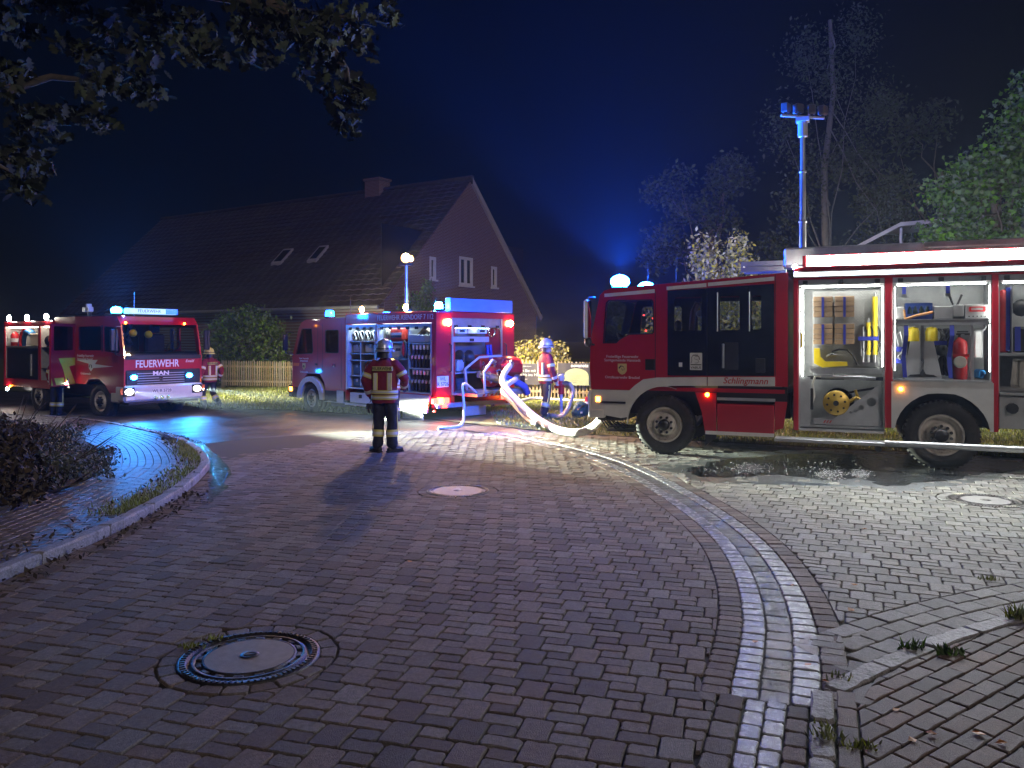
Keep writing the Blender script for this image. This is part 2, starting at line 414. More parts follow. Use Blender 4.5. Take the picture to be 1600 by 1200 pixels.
def lay(parent, blocks, m, name='paver', most=300, z=0.0, **kw):
    """the stones that show largest are parts of their own, the rest one joined part"""
    blocks=[q for q in blocks if in_view(q)]
    blocks.sort(key=lambda q:-proj_area(q))
    for q in blocks[:most]:
        mb=MB(); c=sum(q,Vector((0,0)))/len(q)
        stone(mb,[p-c for p in q],z+gz(c.x,c.y),**kw); mb.build(name,m,parent,(c.x,c.y,0))
    if len(blocks)>most:
        mb=MB()
        for q in blocks[most:]: stone(mb,q,z+gz(q[0].x,q[0].y),near=proj_area(q)>160,**kw)
        o=mb.build(name,m,parent); o["kind"]="stuff"

# --- the two curves everything is laid to: the gutter between road and lay-by, the kerb of the footway opposite
GUT=resample(catmull([(1.265,4.10),(1.32,4.26),(1.5,4.75),(1.69,5.34),(1.88,6.2),(2.0,7.22),(1.99,8.37),(1.87,9.66),(1.72,10.84),(1.5,11.9),(1.2,12.8),(.85,13.6),(.4,14.4),(-.1,15.2),(-.6,15.8)]),.05)
LOW=[Vector((.62,2.65)),Vector((1.245,4.23))]                       # straight end of the gutter by the camera
KER=resample(catmull([(-4.0,3.6),(-3.92,6.08),(-3.82,7.33),(-3.88,9.05),(-4.17,10.74),(-4.62,12.15)]+[tuple(gpz(*q))[:2] for q in ((290,693),(225,675),(150,661),(60,653))]+[(-19,24.5),(-27,28)]),.05)
KER2=resample(catmull([(1.69,4.21),(2.31,4.68),(3.19,5.22),(4.2,5.65),(6,6.15),(9,6.7)]),.05)
MANHOLES=[(-1.53,4.66,.40),(-.66,9.74,.385),(5.43,9.16,.40)]

ground=sheet('ground',[(-400,-60),(400,-60),(400,900),(-400,900)],-1.2,K['soil'])
far_edge=[(-.35,17.0),(1.0,15.75),(1.9,15.25),(4.9,13.75),(8,12.25),(14,9.5)]        # where paving meets grass
road_poly=[(.46,2.6),(.494,2.70),(1.035,4.05)]+[tuple(p) for p in offs(GUT,-.30)[3::8]]+[(-1.0,16.3),(-2.9,16.3),(-5.0,14.9),(-5.5,14.0)]+\
          [tuple(p) for p in reversed(offs(KER,.02)[int(2.2/.05):int(11.6/.05):10])]+[(-4.0,2.6)]
road=sheet('road',[(.95,2.4),(1.9,4.2),(2.15,5.6),(2.35,7.2),(2.3,8.6),(2.1,10.3),(1.8,11.9),(.95,13.9),(-.1,15.7),(-1.0,16.32),(-2.9,16.32),(-5.0,14.95),(-5.6,14.1),(-4.75,12.2),(-4.3,10.7),(-4.0,9.0),(-3.95,7.3),(-4.0,6.1),(-4.1,2.4)],-.017,K['joint'])
blk=field(road_poly,R(-16),mixed,[(x,y,r+.105) for x,y,r in MANHOLES[:2]])
blk+=band(GUT,-.30,-.145,.105)
for x,y,r in MANHOLES[:2]: blk+=ring(x,y,r+.005,r+.10,20)
lay(road,blk,K['paver'])

gutter=sheet('gutter',[tuple(p) for p in offs(GUT,-.15)]+[tuple(p) for p in reversed(offs(GUT,.47))],-.055,K['joint'])
def band_w(o0,o1,ln,sh=0): return band(GUT,o0,o1,ln,sh)
lay(gutter,band_w(-.145,0,.12),K['pale'],'gutter_stone',most=120)
lay(gutter,band_w(0,.16,.15),K['wetpale'],'channel_stone',most=120,z=-.008)
lay(gutter,band_w(.16,.31,.12),K['pale'],'gutter_stone',most=120)
lay(gutter,band_w(.31,.46,.12),K['paver'],'edging_stone',most=120)
lowc=resample(LOW,.02)
for i,(a,b) in enumerate(((.005,.105),(.105,.205),(.205,.31))):
    lay(gutter,band(lowc,a,b,.145,.5*(i%2)),K['pale'] if i<2 else K['paver'],'gutter_stone',most=40,z=-.004)
lay(gutter,band(lowc,-.13,0,.16),K['paver'],'edging_stone',most=40)
sheet('gutter_bed',[(.5,2.4),(.98,2.4),(1.75,4.1),(1.8,4.7),(1.2,4.5)],-.03,K['joint'],None,gutter)

lane=sheet('lay_by',[(1.75,4.35),(2.4,4.75),(3.2,5.25),(4.2,5.7),(6,6.2),(9,6.75),(16,8.0),(14.5,9.3)]+[far_edge[i] for i in (4,3,2,1,0)]+[(-.3,15.8),(.6,14.75),(1.25,13.6),(1.9,12.1),(2.2,10.3),(2.4,8.6),(2.45,7.2),(2.3,6.0)],-.018,K['joint'])
rows2=[o+.06 for o in (.05,.20,.35,.50)]
lane_poly=[tuple(p) for p in offs(GUT,.46)[10:-14:8]]+[(.1,16.4)]+far_edge[1:]+[(14,8.6)]+[tuple(p) for p in reversed(offs(KER2,-(.06+.45))[8::8])]
lblk=field(lane_poly,R(-24),mixed,[(x,y,r+.105) for x,y,r in MANHOLES[2:]])
for x,y,r in MANHOLES[2:]: lblk+=ring(x,y,r+.005,r+.10,20)
for i in range(3): lblk+=[q for q in band(KER2,-(.06+.15*(i+1)),-(.06+.15*i),.24,.5*(i%2))[1:] if not inside(sum(q,Vector((0,0)))/4,[tuple(p) for p in offs(GUT,-.3)]+[tuple(p) for p in reversed(offs(GUT,.47))])]
lay(lane,lblk,K['paver2'])

# right-hand footway corner: granite edging stones and running-bond bricks
pav=sheet('pavement',[(.9,2.4),(1.58,4.16),(2.31,4.66),(3.19,5.19),(4.2,5.62),(6,6.12),(9,6.66),(9,2.4)],-.007,K['joint'])
pp=[(1.13,2.47),(1.74,4.02)]+[tuple(p) for p in offs(KER2,.07)[6::8]]+[(9,2.5)]
lay(pav,field(pp,R(36),running,gap=.009),K['brick'],'brick',z=.006,rnd=.006,jit=.0018,bev=.004)
kerb=E('kerb'); kerb["kind"]="structure"
V2=lambda *q:[Vector(a) for a in q]
lay(lane,[V2((2.03,5.03),(2.15,4.97),(2.27,5.06),(2.10,5.17)),V2((1.93,4.86),(2.05,4.80),(2.14,4.95),(2.02,5.01)),V2((1.86,4.46),(1.93,4.43),(2.06,4.55),(1.95,4.62))],K['paver2'])
lay(pav,[V2((1.715,4.06),(1.80,4.02),(1.99,4.205),(1.94,4.30),(1.80,4.215))],K['brick'],'brick',z=.004,rnd=.006)
lay(road,[V2((.965,4.12),(1.035,4.07),(1.075,4.19),(.985,4.23))],K['paver'])
lay(kerb,long_band(KER2,-.06,.06,.5,.01,.125),K['granite'],'kerb_stone',z=.010,thick=.09,rnd=.01,jit=.004,bev=.008,tilt=.003)
lowk=resample([LOW[0],LOW[0]+(LOW[1]-LOW[0]).normalized()*1.86],.02)
lay(pav,band(lowk,.437,.537,.205),K['brick'],'brick',z=.006,rnd=.006,jit=.0018,bev=.004)
lay(kerb,band(lowk,.315,.43,.36),K['granite'],'kerb_stone',z=.012,thick=.09,rnd=.02,jit=.006,bev=.010,tilt=.004)
# left-hand footway with its raised kerb
bed_edge=[(-6.0,3.6),(-5.55,7.2),(-5.5,8.55),(-5.35,9.4),(-5.75,11.3),(-6.4,12.5)]+[tuple(gpz(*q))[:2] for q in ((120,681),(60,666),(0,657))]+[(-22,25)]
foot_poly=[tuple(p) for p in KER[::10]]+bed_edge[::-1]
foot=sheet('footway',foot_poly,.040,K['joint'],dense=1.0)
fb=[]
for i in range(30):
    fb+=[q for q in band(KER,-.13-.105*(i+1),-.13-.105*i,.21,.5*(i%2)) if inside(sum(q,Vector((0,0)))/4,foot_poly)]
lay(foot,fb,K['flag'],z=.066)
lay(kerb,long_band(KER,-.125,0,1.0),K['granite'],'kerb_stone',z=.085,thick=.14,rnd=.004,jit=.003,bev=.018,tilt=.0006)
AE=[tuple(gpz(*q))[:2] for q in ((760,666),(640,652),(520,645),(450,641),(330,638))]            # asphalt meets grass behind the middle engine
asph=sheet('asphalt_road',[(-.33,17.02),(.3,16.3),(.1,15.2)]+[(-1.0,16.34),(-2.9,16.34),(-5.0,14.97),(-5.65,14.15)]+[tuple(p) for p in KER[int(10.6/.05)::16]]+[(-27,28),(-60,44),(-60,56),(-20,33),AE[4],AE[3],AE[2],AE[1],AE[0]],-.006,K['asphalt'],dense=.7)
# grass verge up to the house and hedges, planted bed at the left
lawn=sheet('lawn',[(-.33,17.03),(.6,16.1),(1.0,15.77),(1.9,15.27),(4.9,13.77),(8,12.27),(16,8.5),(60,8.5),(60,90),(-60,90),(-60,56.2),(-20,33.1)]+[(a,b_+.03) for a,b_ in AE[::-1]],.01,K['lawn'],dense=1.6)
bed=sheet('planting_bed',[(-30,3.6)]+bed_edge+[(-30,29)],.066,K['soil'],dense=1.0)

def manhole(x,y,r,rz,style,label):
    e=E('manhole_cover',(x,y,0),rz,label,'manhole cover','manhole covers set in the paving')
    f=MB(); f.lathe([(r,-.05),(r,.002),(r-.012,.006),(r-.05,.006),(r-.055,-.008),(r-.075,-.008),(r-.08,.004),(r-.10,.004),(r-.10,-.05)],n=64); f.build('frame',K['iron'],e)
    t=MB()
    for i in range(72):
        a=2*math.pi*i/72; t.T=Matrix.Rotation(a,4,'Z'); t.box((r-.047,-.006,.0),(r-.018,.006,.012),0)
    o=t.build('cleat',K['iron'],e); o["kind"]="stuff"
    c=MB(); ri=r-.14 if style else r-.085
    if style:
        c.lathe([(r-.10,-.012),(ri+.005,-.012),(ri+.005,.004),(ri-.005,.007),(ri-.01,.007)],n=64)
        c.build('cover_rim',K['iron'],e)
        v=MB()
        for i in range(16):
            a=2*math.pi*(i+.5)/16; v.T=Matrix.Rotation(a,4,'Z'); v.box((r-.132,-.028,-.012),(r-.103,.028,.004),0,.004)
        v=v.build('vent_block',K['iron'],e); v["kind"]="stuff"
    p=MB(); p.lathe([(ri-.011,.006),(ri*.6,.008),(.06,.008),(.0005,.008)],n=64); p.build('cover_plate',K['concrete'],e)
    h=MB(); h.lathe([(.055,.008),(.055,.012),(.035,.012),(.03,.009),(.0005,.009)],n=20); h.box((-.035,-.006,.008),(.035,.006,.014)); h.build('lifting_socket',K['iron'],e)
    return e
manhole(*MANHOLES[0],.3,True,'large cast iron manhole cover with smooth concrete centre in the near paving')
manhole(*MANHOLES[1],1.0,False,'flat round manhole cover in the paving in front of the standing firefighter')
manhole(*MANHOLES[2],2.0,True,'round manhole cover in the grey paving beside the wet patch by the near fire engine')
# ================================================================== SHARED MATERIALS AND VEHICLE HELPERS
K['red']=mat('red_paint',(.40,.008,.022),.32,var=.06,vs=3,coat=.7,rvar=.08)
K['redmatt']=mat('red_lacquer',(.45,.015,.02),.4,var=.1)
K['white']=mat('white_reflective',(.74,.74,.72),.35,var=.06)
K['silver']=mat('silver_paint',(.60,.60,.59),.42,metal=.1,var=.08,vs=4)
K['alu']=mat('aluminium',(.55,.56,.57),.36,metal=.85,var=.12,vs=8,rvar=.1)
K['aludull']=mat('dull_aluminium',(.42,.43,.44),.5,metal=.45,var=.12,vs=5)
K['inner']=mat('compartment_lining',(.36,.37,.37),.5,metal=.2,var=.15,vs=5)
K['black']=mat('black_plastic',(.013,.013,.015),.45,var=.3)
K['blackgl']=mat('black_gloss_panel',(.006,.008,.016),.10,var=.2,coat=.5,rvar=.05)
K['rubber']=mat('tyre_rubber',(.020,.019,.019),.75,var=.35,vs=12,bump=.5,bs=90,dirt=(.06,.05,.042),dscale=6,dlo=.5,dhi=.8)
K['rim']=mat('wheel_rim',(.62,.58,.52),.45,metal=.15,var=.2,vs=10,dirt=(.12,.10,.08),dscale=5)
K['steel']=mat('steel',(.35,.35,.36),.3,metal=.9,var=.15)
K['gold']=mat('gold_paint',(.50,.33,.06),.35,metal=.4,var=.12)
K['yellow']=mat('yellow_plastic',(.78,.60,.02),.38,var=.08)
K['blue']=mat('blue_webbing',(.018,.03,.30),.7,var=.2)
K['wood']=mat('wood_block',(.34,.23,.13),.75,var=.3,vs=9,bump=.4,bs=40)
K['orange']=mat('orange_plastic',(.75,.16,.02),.4,var=.1)
K['seat']=mat('seat_fabric',(.035,.035,.04),.85,var=.3)
K['glass']=glass('window_glass')
K['glassdark']=glass('tinted_glass',(.10,.12,.16),.02,.8)
K['puddle']=water_mat('puddle_water',.5,14.0,(.62,.62,.62))
K['chrome']=mat('mirror_chrome',(.7,.7,.72),.08,metal=1.0,var=.02,rvar=.04)
K['yelmark']=mat('yellow_reflective',(.62,.66,.05),.45,var=.08)
K['amber']=emis('amber_lamp',(1.0,.30,.02),40)
K['redlamp']=emis('red_lamp',(1.0,.03,.02),20)
K['bluelamp']=emis('blue_beacon',(.003,.085,1.0),1700)
K['bluedim']=emis('blue_beacon_dim',(.01,.08,1.0),4)
K['flood']=emis('flood_lamp',(1.0,.50,.17),70)
K['led']=emis('led_white',(.92,.97,1.0),230)
K['ledin']=emis('led_inner',(.98,.99,.93),30)
K['lampw']=emis('white_lamp',(1.0,.96,.88),160)
from mathutils.geometry import tessellate_polygon
def plate(mb, outer, holes=(), y0=0.0, y1=.04, m=0, T=None):
    """flat plate in the x-z plane with openings"""
    loops=[[Vector((p[0],0,p[1])) for p in l] for l in [outer]+list(holes)]
    flat=[p for l in loops for p in l]; tri=tessellate_polygon(loops); n=len(flat)
    vs=[(p.x,y0,p.z) for p in flat]+[(p.x,y1,p.z) for p in flat]; fs=[]
    for t in tri:
        a,b,c=[flat[i] for i in t]; nrm=(b-a).cross(c-a)
        t=tuple(t) if nrm.y<0 else (t[0],t[2],t[1])
        fs.append(t); fs.append((t[0]+n,t[2]+n,t[1]+n))
    k=0
    for l in loops:
        q=len(l)
        for i in range(q): fs.append((k+i,k+(i+1)%q,n+k+(i+1)%q,n+k+i))
        k+=q
    return mb.add(vs,fs,m)
def rect(x0,x1,z0,z1,r=0.0,k=3):
    if r<=0: return [(x0,z0),(x1,z0),(x1,z1),(x0,z1)]
    out=[]
    for cx,cz,a0 in ((x1-r,z0+r,-90),(x1-r,z1-r,0),(x0+r,z1-r,90),(x0+r,z0+r,180)):
        for i in range(k+1):
            a=R(a0+90*i/k); out.append((cx+r*math.cos(a),cz+r*math.sin(a)))
    return out
def text(s, parent, loc, size, m, rot=(R(90),0,0), name='lettering', align='LEFT', shear=0.0, ext=.0012, sx=1.0, bold=0.0):
    cu=bpy.data.curves.new(name,'FONT'); cu.body=s; cu.size=size; cu.extrude=ext; cu.align_x=align; cu.align_y='CENTER'; cu.shear=shear; cu.resolution_u=3; cu.offset=bold
    cu.materials.append(m)
    t=bpy.data.objects.new(name,cu); me=bpy.data.meshes.new_from_object(t); bpy.data.objects.remove(t); bpy.data.curves.remove(cu)
    if not me.materials: me.materials.append(m)
    o=bpy.data.objects.new(name,me); COL.objects.link(o); o.parent=parent; o.location=loc; o.rotation_euler=rot; o.scale=(sx,1,1)
    return o
def b(name, a, c, m, parent, bev=0.0):
    mb=MB(); mb.box(a,c,0,bev); return mb.build(name,m,parent)
def wheel(parent, x, y, r, w, steer=0.0, nb=8, sub=True, out=-1):
    """tyre, rim and hub; out is the side of the truck (-1: towards -y)"""
    e=bpy.data.objects.new('wheel',None); COL.objects.link(e); e.parent=parent; e.location=(x,y,r); e.rotation_euler=(0,0,steer)
    s=out; t=MB(); rr=r*.60
    prof=[(rr,0.04),(rr+.012,0.0),(r*.80,-.012),(r*.93,.0),(r*.985,.03),(r,.06),(r,.12*w/.3),(r*.985,.125*w/.3),(r*.985,.14*w/.3),(r,.145*w/.3),(r,w-.06),(r*.985,w-.03),(r*.9,w),(rr,w-.02)]
    t.lathe([(a,-s*h) for a,h in prof],axis='y',n=48)
    for i in range(44):                                # tread lugs over the shoulder
        a=2*math.pi*i/44; t.T=Matrix.Rotation(a,4,'Y'); y0,y1=-s*.012,-s*.10; t.box((-.016*r*2,min(y0,y1),r*.95),(.016*r*2,max(y0,y1),r*1.012),0)
    t.T=None; t.build('tyre',K['rubber'],e)
    m=MB(); m.lathe([(rr+.004,-s*.03),(rr-.012,-s*.012),(rr-.03,-s*.02),(rr-.035,-s*.07),(r*.42,-s*.105),(r*.385,-s*.10),(r*.36,-s*.03),(r*.33,-s*.018),(r*.155,-s*.018)],axis='y',n=40)
    m.build('rim',K['rim'],e)
    h=MB(); h.lathe([(r*.19,-s*.035),(r*.185,s*.03),(r*.15,s*.055),(r*.07,s*.062),(.001,s*.062)],axis='y',n=24); h.build('hub',K['black'],e)
    for i in range(nb):
        a=2*math.pi*(i+.5)/nb; c=Vector((r*.265*math.cos(a),0,r*.265*math.sin(a)))
        n=MB(); n.cyl(c+Vector((0,-s*.03,0)),c+Vector((0,s*.014,0)),r*.045,n=8,smooth=False); n.build('wheel_nut',K['aludull'] if i%1 else K['black'],e)
    return e
def seat(parent, x, y, z, face=1, w=.5):
    e=bpy.data.objects.new('seat',None); COL.objects.link(e); e.parent=parent; e.location=(x,y,z)
    b('cushion',(-.24,-w/2,0),(.24,w/2,.16),K['seat'],e,.04); k=.2*face
    b('backrest',(k-.06,-w/2,.12),(k+.08,w/2,.72),K['seat'],e,.05); b('headrest',(k-.03,-.13,.74),(k+.06,.13,.94),K['seat'],e,.04)
def lampball(name, parent, c, r, m, sc=(1,1,1), n=14):
    mb=MB(); mb.ball(c,r,n,0,sc); return mb.build(name,m,parent)
def beacon(parent, c, m, r=.09, h=.15):
    """rotating-lamp dome on a black foot"""
    e=bpy.data.objects.new('beacon',None); COL.objects.link(e); e.parent=parent; e.location=c
    f=MB(); f.lathe([(.001,0),(r*1.15,0),(r*1.15,.03),(r,.05),(.001,.05)],n=20); f.build('beacon_foot',K['black'],e)
    d=MB(); d.lathe([(r*.98,.05),(r,.07),(r*.96,h),(r*.75,h+.03),(.001,h+.04)],n=20); d.build('beacon_dome',m,e)
    return e
def strap(name, pts, w, parent, m, axis='x'):
    mb=MB(); 
    for p,q in zip(pts,pts[1:]):
        p,q=Vector(p),Vector(q); o=Vector((w/2,0,0)) if axis=='x' else Vector((0,0,w/2)); t=Vector((0,.004,0))
        vs=[p-o-t,p+o-t,q+o-t,q-o-t,p-o+t,p+o+t,q+o+t,q-o+t]
        mb.add(vs,[(0,1,2,3),(7,6,5,4),(0,4,5,1),(1,5,6,2),(2,6,7,3),(3,7,4,0)])
    return mb.build(name,m,parent)
def spot(name, parent, loc, aim, W, deg, col=(1,1,1), blend=.6, rad=.05):
    l=bpy.data.lights.new(name,'SPOT'); l.energy=W; l.spot_size=R(deg); l.spot_blend=blend; l.color=col; l.shadow_soft_size=rad
    o=bpy.data.objects.new(name,l); COL.objects.link(o); o.parent=parent; o.location=loc
    o.rotation_euler=(Vector(loc)-Vector(aim)).to_track_quat('Z','Y').to_euler(); return o
# ================================================================== NEAR FIRE ENGINE (seen from its left side)
A1=math.atan2(-.3906,.9206); O1=Vector((2.43,12.8,0)); T1=Matrix.Translation(O1)@Matrix.Rotation(A1,4,'Z')
near=E('fire_engine',O1,A1,'large red fire engine with open equipment lockers and a glowing roof light bar','fire engine','fire engines at the scene')
def in1(name, loc, label, cat, group=None): return E(name,T1@Vector(loc),A1,label,cat,group)
W1=2.45
# --- cab: side walls with their window openings, roof, front
prof=[(-1.21,1.02),(-1.235,1.35),(-1.22,1.85),(-1.06,2.58),(-.98,2.655),(-.86,2.685),(1.70,2.845),(1.885,2.86),(1.885,1.13),(1.70,1.13),(1.70,1.27),(.06,1.25),(.06,1.10),(-.10,1.10),(-.30,1.05),(-.47,.95),(-.55,1.02)]
dwin=[(-.99,1.80),(-.76,1.80),(-.70,1.86),(-.58,1.94),(-.20,1.95),(-.17,1.98),(-.18,2.44),(-.21,2.475),(-.90,2.475),(-.94,2.43)]
crew=[(.065,1.27),(1.69,1.29),(1.69,2.695),(.065,2.625)]
cw=[rect(.17,.60,1.98,2.52,.03),rect(.88,1.18,1.99,2.52,.03),rect(1.36,1.50,2.0,2.52,.03)]
c=MB(); crewhole=rect(.085,1.67,1.30,2.60)
plate(c,prof,[dwin,crewhole],0,.045); cwf=[rect(.12,1.62,1.98,2.55,.03)]; plate(c,prof,[dwin]+cwf,W1-.045,W1)
roof=[(-1.06,2.58),(-.98,2.655),(-.86,2.685),(1.70,2.845),(1.885,2.86)]
for (x0,z0),(x1,z1) in zip(roof,roof[1:]):
    c.add([(x0,.0455,z0),(x1,.0455,z1),(x1,W1-.0455,z1),(x0,W1-.0455,z0),(x0,.0455,z0-.04),(x1,.0455,z1-.04),(x1,W1-.0455,z1-.04),(x0,W1-.0455,z0-.04)],[(0,1,2,3),(7,6,5,4),(0,4,5,1),(2,6,7,3)])
c.box((1.84,.046,1.13),(1.884,W1-.046,2.81)); c.box((-1.20,.046,1.02),(1.84,W1-.046,1.08)); c.box((-1.225,.046,1.08),(-1.16,W1-.046,1.62))
c.build('cab',K['red'],near)
li=MB(); plate(li,[(q[0]*.985,min(q[1],2.62)) for q in prof],[dwin]+cwf,W1-.052,W1-.046); li.box((1.80,.05,1.1),(1.838,W1-.06,2.75)); li.build('cab_lining',K['seat'],near)
w=MB(); w.add([(-1.222,.06,1.64),(-1.215,W1-.06,1.64),(-1.075,W1-.08,2.53),(-1.075,.08,2.53)],[(0,1,2,3)]); w.build('windscreen',K['glass'],near)
# seams between door and cab, drawn as slim recessed strips of black rubber
sm=MB()
sm.box((-.141,-.002,1.12),(-.129,.01,2.62)); sm.build('door_seam',K['black'],near)
b('door_seam',(1.700,-.002,1.29),(1.710,.01,2.84),K['black'],near)
d=MB(); plate(d,[(p[0],p[1]) for p in crew],cw,-.008,.03); d.build('crew_panel',K['blackgl'],near)
for x in (.685,): b('panel_seam',(x-.005,-.011,1.28),(x+.005,-.008,2.65),K['black'],near)
for q in cw:
    g=MB(); plate(g,q,[], .004,.010); g.build('crew_window',K['glass'],near)
g=MB(); plate(g,dwin,[],.012,.018); g.build('driver_window',K['glass'],near)
fr=MB(); plate(fr,[(p[0]*1.0+(-.02 if p[0]<-.6 else .02),p[1]+(.02 if p[1]>2.2 else -.02)) for p in dwin],[dwin],-.004,.012); fr.build('window_seal',K['black'],near)
for x in (.87,1.35): b('grab_rail',(x-.035,-.03,1.97),(x-.015,-.012,2.58),K['alu'],near,.006)
b('grab_rail',(.915,-.03,1.40),(.95,-.012,1.78),K['alu'],near,.006)
b('grab_recess',(.96,-.013,1.38),(1.16,-.0085,1.80),K['black'],near)
for x0,x1,z0,z1 in ((-.98,-.145,2.545,2.60),(.05,.675,2.635,2.675),(.70,1.69,2.68,2.745)):
    m=MB(); m.add([(x0,-.0125,z0),(x1,-.0125,z1-.005),(x1,-.0125,z1+.055),(x0,-.0125,z0+.055),(x0,0,z0),(x1,0,z1-.005),(x1,0,z1+.055),(x0,0,z0+.055)],[(0,1,2,3),(0,4,5,1),(1,5,6,2),(2,6,7,3),(3,7,4,0)]); m.build('reflective_strip',K['white'],near)
m=MB(); plate(m,[(-.1,1.10),(.68,1.12),(.68,1.255),(-.1,1.235)],[],-.014,.0); m.build('side_stripe',K['silver'],near)
m=MB(); plate(m,[(.70,1.12),(1.70,1.14),(1.70,1.275),(.70,1.257)],[],-.014,.0); m.build('side_stripe',K['silver'],near)
text('Schlingmann',near,(.93,-.0165,1.205),.135,K['redmatt'],shear=.25,bold=.0015)
# emblem plate: rounded S-like ribbon over VARUS
m=MB(); plate(m,rect(.42,.61,1.365,1.635,.008),[],-.0115,-.0085); em=m.build('emblem_plate',K['white'],near)
m=MB()
for q in (((.545,1.60),(.47,1.60),(.445,1.56),(.45,1.51),(.435,1.47)),((.575,1.53),(.56,1.585),(.50,1.575),(.495,1.54),(.52,1.53),(.55,1.52),(.56,1.49),(.53,1.475),(.50,1.475))):
    m.tube([(x,-.0125,z) for x,z in q],.012,6,0,flat=.25)
m.box((.43,-.0128,1.44),(.60,-.0116,1.455)); m.build('emblem',K['black'],em)
text('VARUS',em,(.515,-.0125,1.40),.055,K['black'],align='CENTER',bold=.001)
tx=K['white']
text('Freiwillige Feuerwehr',near,(-.68,-.004,1.565),.062,tx,align='CENTER'); text('Samtgemeinde Hanstedt',near,(-.68,-.004,1.505),.062,tx,align='CENTER')
text('Ortsfeuerwehr Brackel',near,(-.68,-.004,1.225),.062,tx,align='CENTER')
m=MB(); plate(m,[(-.755,1.45),(-.755,1.33),(-.72,1.285),(-.68,1.27),(-.64,1.285),(-.605,1.33),(-.605,1.45)],[],-.005,.0); cr=m.build('crest',mat('crest_gold',(.62,.5,.2),.5),near)
m=MB(); m.tube([(-.73,-.006,1.37),(-.70,-.006,1.41),(-.66,-.006,1.40),(-.64,-.006,1.36),(-.67,-.006,1.34),(-.69,-.006,1.37)],.018,6,flat=.2); m.build('crest_lion',K['black'],cr)
b('door_handle',(-.30,-.012,1.35),(-.14,.002,1.53),K['black'],near,.01)
b('door_handle',(1.42,-.026,1.34),(1.56,-.009,1.56),K['black'],near,.015)
b('control_pad',(.245,-.012,1.41),(.30,-.0085,1.48),K['white'],near)
# front wheel arch, bumper, lower front
m=MB(); arc=[(.60*math.cos(a),.47+.62*math.sin(a)) for a in [R(t) for t in range(180,69,-10)]]
plate(m,[(-1.20,1.015),(-.56,1.015),(-.47,1.10),(-.33,1.20),(-.10,1.235),(.06,1.235),(.06,1.10)]+[(p[0],p[1]) for p in arc[::-1]]+[(-.60,.58),(-.70,.56),(-.98,.60),(-1.20,.60)],[],-.016,.06); m.build('wheel_arch_trim',K['silver'],near)
m=MB(); m.box((-1.26,-.02,.56),(-1.20,W1+.02,1.0),0,.02); m.box((-1.25,-.022,.55),(-.98,.09,.70),0,.02); m.build('front_bumper',K['silver'],near)
b('step_ledge',(-1.02,-.05,.80),(-.62,-.015,.83),K['black'],near); b('side_lamp',(-1.12,-.022,.82),(-1.05,-.012,.90),K['amber'],near)
m=MB(); m.box((-1.15,.15,.50),(-.70,2.2,.80)); 
for i in range(9): m.tube([(-1.1+.05*i,.12,.55-.01*i),(-1.0+.05*i,.2,.36+.02*(i%3)),(-.85+.03*i,.3,.42)],.012,5)
m.box((-.95,.05,.33),(-.50,.45,.36)); m.box((-.9,.05,.40),(-.5,.4,.415)); m.build('front_winch_frame',K['black'],near)
m=MB(); m.box((-.62,.3,.62),(1.9,2.1,1.02)); m.box((-.62,.10,.95),(.62,2.35,1.02)); m.cyl((0,.1,.47),(0,2.35,.47),.09); m.cyl((3.94,.1,.49),(3.94,2.35,.49),.11); m.box((1.9,.75,.55),(5.8,1.7,.95)); m.build('chassis',K['black'],near)
wheel(near,0,.02,.475,.30,nb=8); wheel(near,0,W1-.02,.475,.30,nb=8,out=1); wheel(near,3.94,.02,.49,.34,nb=10); wheel(near,3.94,W1-.02,.49,.34,nb=10,out=1)
# lower skirt behind the front wheel
m=MB(); plate(m,[(.50,1.01),(.60,.72),(.66,.36),(.825,.36),(.825,1.01)],[],-.008,.06); m.build('skirt',K['red'],near)
b('skirt_locker',(.84,-.008,.40),(1.69,.55,.845),K['red'],near,.01); b('skirt_strip',(.66,-.012,.36),(1.69,-.006,.415),K['white'],near)
b('tread_step',(.84,-.01,.90),(1.70,.3,.94),K['aludull'],near); b('step_recess',(.84,.06,.86),(1.88,.10,1.12),K['black'],near)
m=MB(); plate(m,[(.655,.36),(.66,.18),(.82,.30),(.83,.36)],[],.0,.012); m.build('mudflap',K['black'],near)
m=MB(); plate(m,[(1.70,.90),(1.88,.90),(1.82,.50),(1.70,.47)],[],-.005,.05); m.build('skirt_end',K['red'],near)
lampball('marker_lamp',near,(.69,-.02,.98),.032,K['amber'])
# cab inside
for y in (.55,1.85): seat(near,-.35,y,1.25)
for y in (.5,1.0,1.5,2.0): seat(near,1.35,y,1.2,1,.42)
m=MB(); m.lathe([(.20+.015*math.cos(t),.015*math.sin(t)) for t in [i*math.pi/4 for i in range(8)]],n=28,close=True); m.cyl((0,0,-.02),(0,0,.02),.05); m.box((-.2,-.015,-.01),(.2,.015,.01))
st=m.build('steering_wheel',K['black'],near,(-.80,.6,1.78)); st.rotation_euler=(0,R(55),0)
b('dashboard',(-1.15,.08,1.45),(-.88,W1-.08,1.70),K['black'],near,.04)
lampball('dash_lamp',near,(-.42,.4,2.25),.012,K['redlamp']); lampball('dash_lamp',near,(-.30,.55,2.2),.012,K['redlamp']); lampball('dash_lamp',near,(-.36,.3,1.99),.014,K['redlamp'])
m=MB()
for y in (.35,.6):
    m.tube([(.36,y,2.0),(.38,y+.05,2.30),(.45,y+.02,2.44),(.54,y,2.40),(.56,y,2.2)],.03,6); 
m.ball((.52,.3,2.26),.06); m.build('hung_breathing_set',K['aludull'],near)
